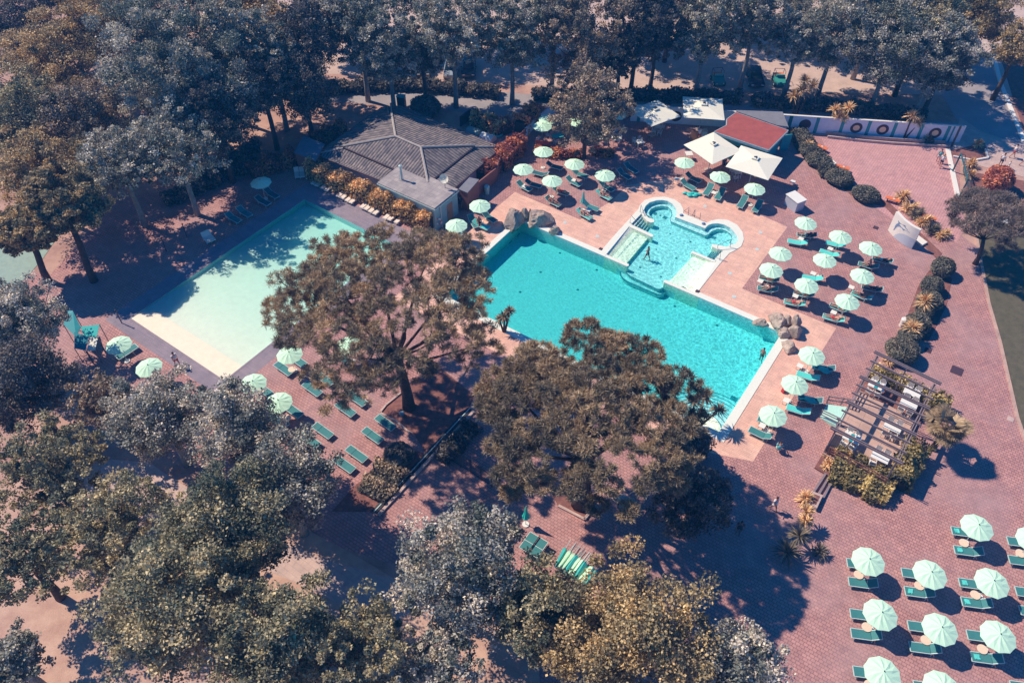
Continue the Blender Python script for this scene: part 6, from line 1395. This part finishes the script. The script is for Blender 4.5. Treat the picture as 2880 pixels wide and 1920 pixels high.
# lifebuoy, bins, boxes
q = G(*M(150, 400), 1.1); o = empty('lifebuoy', (q.x, q.y, 1.1), 'red and white lifebuoy hanging at the annex corner', 'lifebuoy'); 
for k in range(8):
    pts = [(.33 * math.cos(2 * math.pi * (k + j / 4) / 8), 0, .33 * math.sin(2 * math.pi * (k + j / 4) / 8)) for j in range(5)]; MB().tube(pts, .075, 8).build('ring_section', CLW if k % 2 else plain('faded_red', (.62, .22, .20), .7), o)
q = G(*M(150, 425)); o = empty('lifebuoy_post', (q.x, q.y + .12, 0), 'thin post holding the lifebuoy', 'post'); MB().tube([(0, 0, 0), (0, 0, 1.6)], .03, 7).build('pole', STEEL, o)
def cylthing(name, p_, r_, h, mat, label, cat, lid=None):
    q = G(*p_, h / 2); o = empty(name, (q.x, q.y, 0), label, cat); MB().tube([(0, 0, 0), (0, 0, h * .9)], [r_ * .85, r_], 14).build('body', mat, o); MB().tube([(0, 0, h * .9), (0, 0, h)], [r_ * 1.06, r_ * .8], 14).build('lid', lid or mat, o)
cylthing('litter_bin', D(2160, 520), .28, .95, WHITE, 'white litter bin at the curved planting strip', 'bin'); cylthing('litter_bin', M(530, 150), .3, 1.0, plain('mint_bin', (.4, .62, .55), .6), 'pale mint bin beside the wooden fence', 'bin'); cylthing('water_barrel', Q(1150, 650), .4, .9, plain('grey_barrel', (.25, .35, .35), .6), 'left barrel under the dense pine', 'barrel'); cylthing('water_barrel', Q(1190, 672), .42, .9, TEALP, 'right teal barrel under the dense pine', 'barrel')
cylthing('pump_pot', T21(1340, 665), .2, .4, plain('blue_grey_pot', (.2, .3, .36), .5), 'small blue grey pot at the foot of the leaning pine', 'pot')
for p_, mt, lb in ((K(1150, 238), plain('grey_green_cover', (.30, .38, .33), .6), 'grey green half round pump cover'), (K(1236, 275), WHITE, 'cream half round pump cover')):
    q = G(*p_, .5); o = empty('pump_cover', (q.x, q.y, 0), lb, 'cover', rz=AXIS); m = MB(); n = 10; vs = []
    for x in (-.85, .85):
        for k in range(n + 1): t = math.pi * k / n; vs.append((x, .65 * math.cos(t), .75 * math.sin(t)))
    m.add(vs, [(k, k + 1, n + 2 + k, n + 1 + k) for k in range(n)] + [tuple(range(n + 1))[::-1], tuple(range(n + 1, 2 * n + 2))]); m.build('shell', mt, o)
q = G(*K(1296, 262), .2); m = MB(); pts = [(.55 * math.cos(t * .2618), .55 * math.sin(t * .2618), 0) for t in range(25)]; m.tube(pts, .12, 8, False); o = m.build('swim_ring', plain('turquoise_vinyl', (.05, .55, .48), .35), None, True); o.location = (q.x, q.y, .2); tag(o, 'turquoise swim ring lying beside the cream pump cover', 'swim ring')
o = flatshed('ticket_hut', [T01(*p) for p in ((1285, 885), (1300, 862), (1375, 868), (1362, 900))], 2.1, .08, 'tiny mint roofed hut behind the tile roofed building', MINTD, DARK, 'hut')
q = G(*B(550, 590), .6); o = empty('menu_board', (q.x, q.y, 0), 'brown wooden menu board standing between the cream parasols', 'board', rz=1.2); MB().box((-.15, 0, .6), (.06, .8, 1.2), ry=.2).build('panel', plain('light_wood', (.40, .17, .08), .7), o); MB().box((.15, 0, .6), (.06, .8, 1.2), ry=-.2).build('panel', DARK, o)
q = G(*D(515, 1455), .2); tag(MB().box((q.x, q.y, .22), (.4, .3, .42), rz=.5, taper=.8).build('beach_bag', CLR), 'red beach bag left of the middle pool side parasol', 'bag')
# teal and white shade sails at the left edge
def sail(pts, label, mat):
    q = [G(*p, z) for p, z in pts]; c = sum(q, Vector()) / len(q); o = empty('shade_sail', (c.x, c.y, 0), label, 'shade sail'); c.z = 0; m = MB(); v = [p - c for p in q]; n = len(v); m.add(v + [p - Vector((0, 0, .03)) for p in v], [tuple(range(n)), tuple(range(n, 2 * n))[::-1]] + [(i, i + n, (i + 1) % n + n, (i + 1) % n) for i in range(n)]); m.build('canopy', mat, o)
    for p in v: MB().tube([(p.x, p.y, 0), p], .035, 6).build('pole', STEEL, o)
sail([(L(62, 165), 2.4), (L(100, 165), 2.4), (L(150, 268), 2.0), (L(120, 330), 2.0), (L(40, 250), 2.3)], 'teal shade sail behind the pale blossomed tree', TEALP); sail([(L(150, 265), 2.2), (L(268, 252), 2.3), (L(250, 330), 2.0), (L(170, 330), 1.9)], 'mostly shaded mint sail beside the far left parasol', MINTD); sail([(L(205, 335), 1.9), (L(258, 335), 1.9), (L(240, 412), 1.6), (L(188, 418), 1.6)], 'white shade sail end beside the far left parasol', CREAM); sail([(L(110, 300), 2.1), (L(200, 330), 2.0), (L(180, 415), 1.7), (L(110, 400), 1.8)], 'dark teal shade sail below the mint one', plain('deep_teal_canvas', (.02, .22, .27), .85))
sheet('green_court', px((-80, 740), (60, 660), (190, 585), (245, 560), (180, 640), (122, 725), (70, 786), (-80, 900)), [], .006, plain('pale_green_court', (.30, .40, .33), .9, .1, 2))

# ================================================================== VEHICLES
def make_car(name, label, paint, L_=4.3, W_=1.78, H_=1.45, suv=False):
    o = empty(name, (0, 0, 0), label, 'car'); hw = W_ / 2; hl = L_ / 2
    prof = [(-hl, .35), (-hl, .72), (-hl * .93, .84), (-hl * .45, .92), (hl * .55, .95), (hl * .95, .9), (hl, .7), (hl, .35)]
    def loft(profile, w0, inset, taper=.0):
        n = len(profile); vs = []
        for s_ in (-1, 1):
            for y, z in profile: vs.append((s_ * (w0 - inset * max(0, (z - .75))), y, z))
        return vs, [tuple(range(n)), tuple(range(n, 2 * n))[::-1]] + [(i, i + n, (i + 1) % n + n, (i + 1) % n) for i in range(n)]
    m = MB(); m.add(*loft(prof, hw, .25)); b = m.build('body', paint, o)
    bm = bmesh.new(); bm.from_mesh(b.data); bmesh.ops.recalc_face_normals(bm, faces=bm.faces); bmesh.ops.bevel(bm, geom=bm.edges, offset=.07, segments=3, affect='EDGES'); bm.to_mesh(b.data); bm.free()
    cab = [(-hl * .5, .9), (-hl * .22, H_ - .06), (-hl * .08, H_), (hl * .5, H_), (hl * .62, H_ - .08), (hl * (.92 if suv else .8), .9)]
    m = MB(); m.add(*loft(cab, hw - .06, .32)); c = m.build('cabin', GLASS, o); bm = bmesh.new(); bm.from_mesh(c.data); bmesh.ops.recalc_face_normals(bm, faces=bm.faces); bmesh.ops.bevel(bm, geom=bm.edges, offset=.04, segments=2, affect='EDGES'); bm.to_mesh(c.data); bm.free()
    m = MB(); m.box((0, hl * .21, H_ + .012), (W_ - .48, L_ * .31, .05)); m.build('roof_panel', paint, o)
    for x in (-1, 1):
        for y in (-.62, .62):
            wv = MB(); wv.tube([(x * (hw - .2), y * hl, .32), (x * (hw + .01), y * hl, .32)], .32, 16); q = wv.build('wheel', RUBBER, o); r_ = MB(); r_.tube([(x * (hw - .0), y * hl, .32), (x * (hw + .025), y * hl, .32)], .19, 12); r_.build('rim', FRAME, q)
        MB().box((x * (hw - .3), -hl + .01, .66), (.34, .06, .14)).build('headlight', WHITE, o); MB().box((x * (hw - .25), hl - .01, .72), (.3, .05, .14)).build('tail_light', CLR, o)
        MB().box((x * (hw + .06), -hl * .3, .98), (.16, .1, .12)).build('mirror', paint, o)
    return o
cars = [((798, 122), 'white van like car half hidden under the slim golden tree', CARW, 4.9, 2.0, 2.0, -.15), ((1038, 182), 'dark car hidden behind leaves left of the grey tree trunk', CARD, 4.3, 1.8, 1.45, .1), ((1191, 186), 'dark blue car in deep shade near the road hedge', CARD, 4.3, 1.8, 1.45, .05),
        ((1268, 192), 'shaded car with a pale teal windscreen and bonnet', CARS, 4.1, 1.75, 1.45, .0), ((1318, 186), 'dark teal car beside the pale windscreen car', CARD, 4.5, 1.8, 1.5, .02), ((2124, 214), 'black car in sun and leaf shade between the two carts', CARD, 4.5, 1.85, 1.5, -.06)]
for p_, lb, pt, a_, b_, c_, rz in cars:
    q = G(*p_, .7); o = make_car('parked_car', lb, pt, a_, b_, c_, suv=True); o.location = (q.x, q.y, 0); o.rotation_euler = (0, 0, rz)
def cart(p_, label, rz):
    q = G(*p_, .6); o = empty('utility_cart', (q.x, q.y, 0), label, 'cart', rz=rz)
    m = MB(); m.prism([(-.6, -1.25), (.6, -1.25), (.68, -.2), (.68, 1.2), (-.68, 1.2), (-.68, -.2)], .3, [.62, .62, .92, .8, .8, .92]); m.build('body', CART, o); MB().box((0, -.15, 1.12), (1.1, .06, .5), rx=.45).build('windscreen', plain('pale_mint_glass', (.35, .70, .62), .15), o)
    MB().box((0, .45, .92), (1.15, .8, .16)).build('seat', ORANGE, o); m = MB()
    for x in (-.6, .6): m.tube([(x, -.05, .9), (x, .0, 1.55), (x, .95, 1.5), (x, 1.1, .85)], .03, 6)
    m.tube([(-.6, .95, 1.5), (.6, .95, 1.5)], .03, 6); m.build('roll_frame', DARK, o)
    for x in (-1, 1):
        for y in (-.85, .8): wv = MB(); wv.tube([(x * .55, y, .27), (x * .76, y, .27)], .27, 14); w__ = wv.build('wheel', RUBBER, o); r_ = MB(); r_.tube([(x * .75, y, .27), (x * .775, y, .27)], .13, 10); r_.build('rim', FRAME, w__)
        MB().ball((x * .42, -1.24, .52), (.1, .05, .08), 8).build('headlight', WHITE, o)
cart((2020, 220), 'teal cart with orange seat in the sunlit parking, left of the black car', .05); cart((2192, 222), 'teal cart with orange seat right of the black car', -.08)

# ================================================================== PEOPLE
POSES = {
 'stand': dict(pel=(0, 0, .94), che=(0, -.01, 1.28), nec=(0, 0, 1.47), hd0=(0, -.015, 1.57), hd1=(0, -.02, 1.68), sh=(.18, 0, 1.41), el=(.25, .02, 1.13), wr=(.27, -.08, .90), hp=(.09, 0, .88), kn=(.11, -.02, .49), an=(.12, .02, .07), to=(.14, -.15, .03)),
 'lie': dict(pel=(0, .02, .12), che=(0, .33, .24), nec=(0, .50, .34), hd0=(0, .58, .40), hd1=(0, .68, .46), sh=(.18, .44, .29), el=(.30, .22, .14), wr=(.25, -.02, .12), hp=(.09, -.05, .12), kn=(.14, -.45, .20), an=(.11, -.86, .08), to=(.13, -.92, .20)),
 'sit': dict(pel=(0, .12, .12), che=(0, .10, .46), nec=(0, .06, .63), hd0=(0, .02, .72), hd1=(0, -.02, .83), sh=(.18, .08, .58), el=(.26, -.08, .36), wr=(.20, -.30, .30), hp=(.09, .08, .11), kn=(.15, -.33, .24), an=(.17, -.62, .04), to=(.19, -.72, .10)),
 'chair': dict(pel=(0, .08, .50), che=(0, .06, .84), nec=(0, .02, 1.02), hd0=(0, -.02, 1.11), hd1=(0, -.04, 1.22), sh=(.18, .04, .96), el=(.25, -.06, .72), wr=(.16, -.30, .68), hp=(.09, .02, .49), kn=(.13, -.38, .50), an=(.13, -.36, .09), to=(.14, -.50, .04)),
}
WALK = dict(POSES['stand']); BODY = {}
def body_mesh(pose):
    if pose in BODY: return BODY[pose]
    walk = pose == 'walk'; p = POSES['stand' if walk else pose]; V = []; Ed = []; Rd = []
    def add(c, r, par=None):
        V.append(Vector(c)); Rd.append(r); i = len(V) - 1
        if par is not None: Ed.append((par, i))
        return i
    pel = add(p['pel'], .135); che = add(p['che'], .145, pel); nec = add(p['nec'], .058, che); h0 = add(p['hd0'], .082, nec); h1 = add(p['hd1'], .078, h0)
    for s in (-1, 1):
        f = lambda k, dy=0.0, dz=0.0: (p[k][0] * s, p[k][1] + dy, p[k][2] + dz)
        w_ = s * .26 if walk else 0
        sh = add(f('sh'), .068, che); el = add(f('el', w_ * .35), .045, sh); wr = add(f('wr', w_ * .8), .028, el)
        fo = (V[wr] - V[el]).normalized(); hd = add(V[wr] + fo * .075, .034, wr)
        if True:
            sd = fo.orthogonal().normalized(); 
            if abs(sd.y) < .3: sd = fo.cross(sd).normalized()
            for k in range(4):
                off = sd * (-.03 + .02 * k); ln = (.055, .07, .065, .05)[k]; a = add(V[hd] + off + fo * .035, .0105, hd); add(V[a] + fo * ln * .6 + Vector((0, 0, -.01)), .0095, a)
            a = add(V[wr] + fo * .035 + sd * .045, .013, wr); add(V[a] + fo * .04 + sd * .012, .011, a)
        hp = add(f('hp'), .098, pel); kn = add(f('kn', -w_ * .5), .062, hp); an = add(f('an', -w_ * (1.0 if s > 0 else 1.15)), .038, kn); add(f('to', -w_), .032, an)
    me = bpy.data.meshes.new('skel'); me.from_pydata(V, Ed, []); ob = bpy.data.objects.new('skel', me); COL.objects.link(ob)
    sk = ob.modifiers.new('s', 'SKIN'); sk.use_smooth_shade = True; 
    for i, d in enumerate(me.skin_vertices[0].data): d.radius = (Rd[i], Rd[i]); d.use_root = (i == 0)
    sb = ob.modifiers.new('u', 'SUBSURF'); sb.levels = 1
    dg = bpy.context.evaluated_depsgraph_get(); out = bpy.data.meshes.new_from_object(ob.evaluated_get(dg)); out.name = 'body'
    bpy.data.objects.remove(ob); BODY[pose] = (out, p, walk); return BODY[pose]
def person(loc, rz, pose, label, skin=SKIN, hair=HAIR, top=None, bottom=CLB, sc=1.0, long_hair=False):
    me, p, walk = body_mesh(pose); o = empty('person', loc, label, 'person', rz=rz); o.scale = (sc, sc, sc)
    bm_ = me.copy(); bm_.materials.clear(); bm_.materials.append(skin); link('body', bm_, o)
    h0, h1 = Vector(p['hd0']), Vector(p['hd1']); up = (h1 - h0).normalized(); fw = up.cross(Vector((1, 0, 0))).normalized(); fw = fw if (fw.y < 0 or (pose == 'lie' and fw.z > 0)) else -fw
    c = (h0 + h1) / 2; m = MB(); m.ball(c + up * .05 - fw * .022, (.092, .095, .095), 12, .05, 3)
    if long_hair: m.ball(c - up * .08 - fw * .05, (.09, .06, .14), 10, .05, 4)
    m.build('hair', hair, o, True)
    m = MB(); m.ball(c + fw * .082 - up * .01, (.016, .022, .02), 6); m.build('nose', skin, o)
    m = MB()
    for s in (-.032, .032): m.ball(c + fw * .075 + up * .012 + Vector((s, 0, 0)), .011, 6)
    m.build('eyes', DARK, o)
    m = MB(); m.ball(c + fw * .078 - up * .042, (.022, .008, .008), 6); m.build('mouth', CLR, o)
    m = MB()
    for s in (-.08, .08): m.ball(c + Vector((s, 0, 0)), (.012, .02, .028), 6)
    m.build('ears', skin, o)
    pel, hp = Vector(p['pel']), Vector(p['hp']); kn = Vector(p['kn']); m = MB(); m.tube([pel + (Vector(p['che']) - pel) * .32, pel, pel - (Vector(p['che']) - pel) * .25], [.125, .155, .13], 12)
    for s in (-1, 1):
        a = Vector((hp.x * s, hp.y, hp.z)); b = Vector((kn.x * s, kn.y - (s * .13 if walk else 0), kn.z)); m.tube([a, a.lerp(b, .45)], [.115, .095], 10)
    m.build('shorts', bottom, o, True)
    if top:
        ch, ne = Vector(p['che']), Vector(p['nec']); m = MB(); m.tube([pel.lerp(ch, .1), ch.lerp(pel, .35), ch, ch.lerp(ne, .75)], [.16, .155, .17, .085], 12)
        for s in (-1, 1): a = Vector((p['sh'][0] * s, *p['sh'][1:])); b = Vector((p['el'][0] * s, *p['el'][1:])); m.tube([a.lerp(ch, .2), a, a.lerp(b, .6)], [.09, .088, .07], 10)
        m.build('shirt', top, o, True)
    return o
for lg, pe, lb, i in PEOPLE:
    lab = lb.replace('towel covered lounger', 'lounger').replace('shaded lounger', 'lounger').replace('lounger', 'place').split(' place ')[-1]
    w_ = {'lie': 'sunbather lying on the lounger ', 'sit': 'bather sitting up on the lounger ', 'lie_dark': 'dark clad sunbather on the lounger '}[pe] + lab
    w_ = ' '.join(w_.replace('with a lying bather', '').replace('with the sunbather', '').replace('with a sitting bather', '').replace('with a dark dressed sunbather', '').split()[:15])
    person((lg.location.x, lg.location.y, .34), lg.rotation_euler.z + (0 if pe != 'sit' else .2), 'sit' if pe == 'sit' else 'lie', w_, skin=SKIN2 if i % 3 == 1 else SKIN, hair=HAIR if i % 2 else HAIRB, bottom=(CLB, CLA, CLR, DARK)[i % 4], top=DARK if pe == 'lie_dark' else None, long_hair=i % 3 == 0)
def P3(p, z=0): q = G(*p, z); return (q.x, q.y, z)
person(P3(S(583, 1132), -.72), -2.3, 'walk', 'person in dark shorts wading in the middle of the children pool', SKIN2, bottom=CLB, top=None)
q = G(*D(245, 885), .35); person((q.x, q.y, -1.28), 2.2, 'stand', 'bather standing in the water near the right corner of the main pool', SKIN2, bottom=DARK)
q = P3(E(105, 1290)); person(q, 2.8, 'chair', 'person in an aqua shirt sitting beside the last pool side parasol shadow', SKIN, HAIR, CLA, CLA); o = empty('stool', q, 'small stool under the person in aqua', 'stool'); MB().tube([(0, .1, .38), (0, .1, .42)], .2, 12).build('seat', WHITE, o)
for a in range(3): MB().tube([(.1 * math.cos(a * 2.1), .1 + .1 * math.sin(a * 2.1), .38), (.18 * math.cos(a * 2.1), .1 + .18 * math.sin(a * 2.1), 0)], .015, 5).build('leg', STEEL, o)
person(P3(T23(40, 1545)), .6, 'walk', 'person in a white shirt walking in the pine shadow', SKIN, HAIR, CLW, CLW); person(P3((2074, 1500)), -.4, 'stand', 'dark dressed person standing in the deep shade right of the pine', SKIN2, HAIR, DARK, DARK)
person(P3(F(1150, 378)), 2.6, 'walk', 'person in aqua and white walking at the far corner of the court', SKIN, HAIR, CLA, CLW); person(P3(F(1185, 442)), 2.4, 'walk', 'fair haired person walking behind the one in aqua', SKIN, HAIRB, CLW, CLB, long_hair=True)
person(P3(F(2010, 430)), 2.2, 'stand', 'person in a white top and dark skirt on the right hand path', SKIN2, HAIR, CLW, DARK); person(P3(F(2180, 310)), 1.2, 'walk', 'person in white and red striding on the right hand path', SKIN, HAIR, CLW, CLR); person(P3(F(2320, 420)), 1.0, 'walk', 'person in pale blue at the right edge of the photo', SKIN, HAIRB, CLA, CLW); person(P3(F(2118, 470)), 1.0, 'stand', 'small child in white between the two walkers', SKIN, HAIRB, CLW, CLW, sc=.62)
person(P3(L(765, 512)), .9, 'walk', 'person at the near left corner of the shallow pool', SKIN, HAIR, CLW, CLR); person(P3(B(940, 1075)), .3, 'stand', 'dark dressed person between the two cream parasols', SKIN2, HAIR, CLB, DARK); person(P3(B(605, 660)), .3, 'stand', 'person beside the menu board', SKIN, HAIR, CLW, CLR)
person(P3(M(323, 305)), -.5, 'stand', 'dark dressed person at the corner of the wooden fence', SKIN2, HAIR, CLB, DARK); q = P3(M(470, 440)); person(q, .3, 'chair', 'tanned person sitting between the two annex parasols', SKIN2, HAIR, None, DARK)
o = empty('stool', q, 'low stool under the tanned person', 'stool'); MB().tube([(0, .1, .38), (0, .1, .42)], .2, 12).build('seat', WHITE, o)
for a in range(3): MB().tube([(.1 * math.cos(a * 2.1), .1 + .1 * math.sin(a * 2.1), .38), (.18 * math.cos(a * 2.1), .1 + .18 * math.sin(a * 2.1), 0)], .015, 5).build('leg', STEEL, o)
q = G(*A(560, 470), .5); person((q.x, q.y, 0), .4, 'chair', 'person in white sitting on the red brown bench', SKIN, HAIRB, CLW, CLB)
# ================================================================== AIR: thin blue volume added to lift the shadows
hz = MB().box((0, 150, 26.5), (600, 520, 55)).build('shadow_lift_haze', None); hz.data.materials.clear(); hz['kind'] = 'stuff'
m_ = bpy.data.materials.new('shadow_lift_haze'); m_.use_nodes = True; n = m_.node_tree.nodes; n.remove(n['Principled BSDF']); pv = n.new('ShaderNodeVolumePrincipled')
pv.inputs['Color'].default_value = (.04, .42, 1.0, 1); pv.inputs['Density'].default_value = .0007; pv.inputs['Anisotropy'].default_value = 0.0
m_.node_tree.links.new(pv.outputs[0], n['Material Output'].inputs['Volume']); hz.data.materials.append(m_)
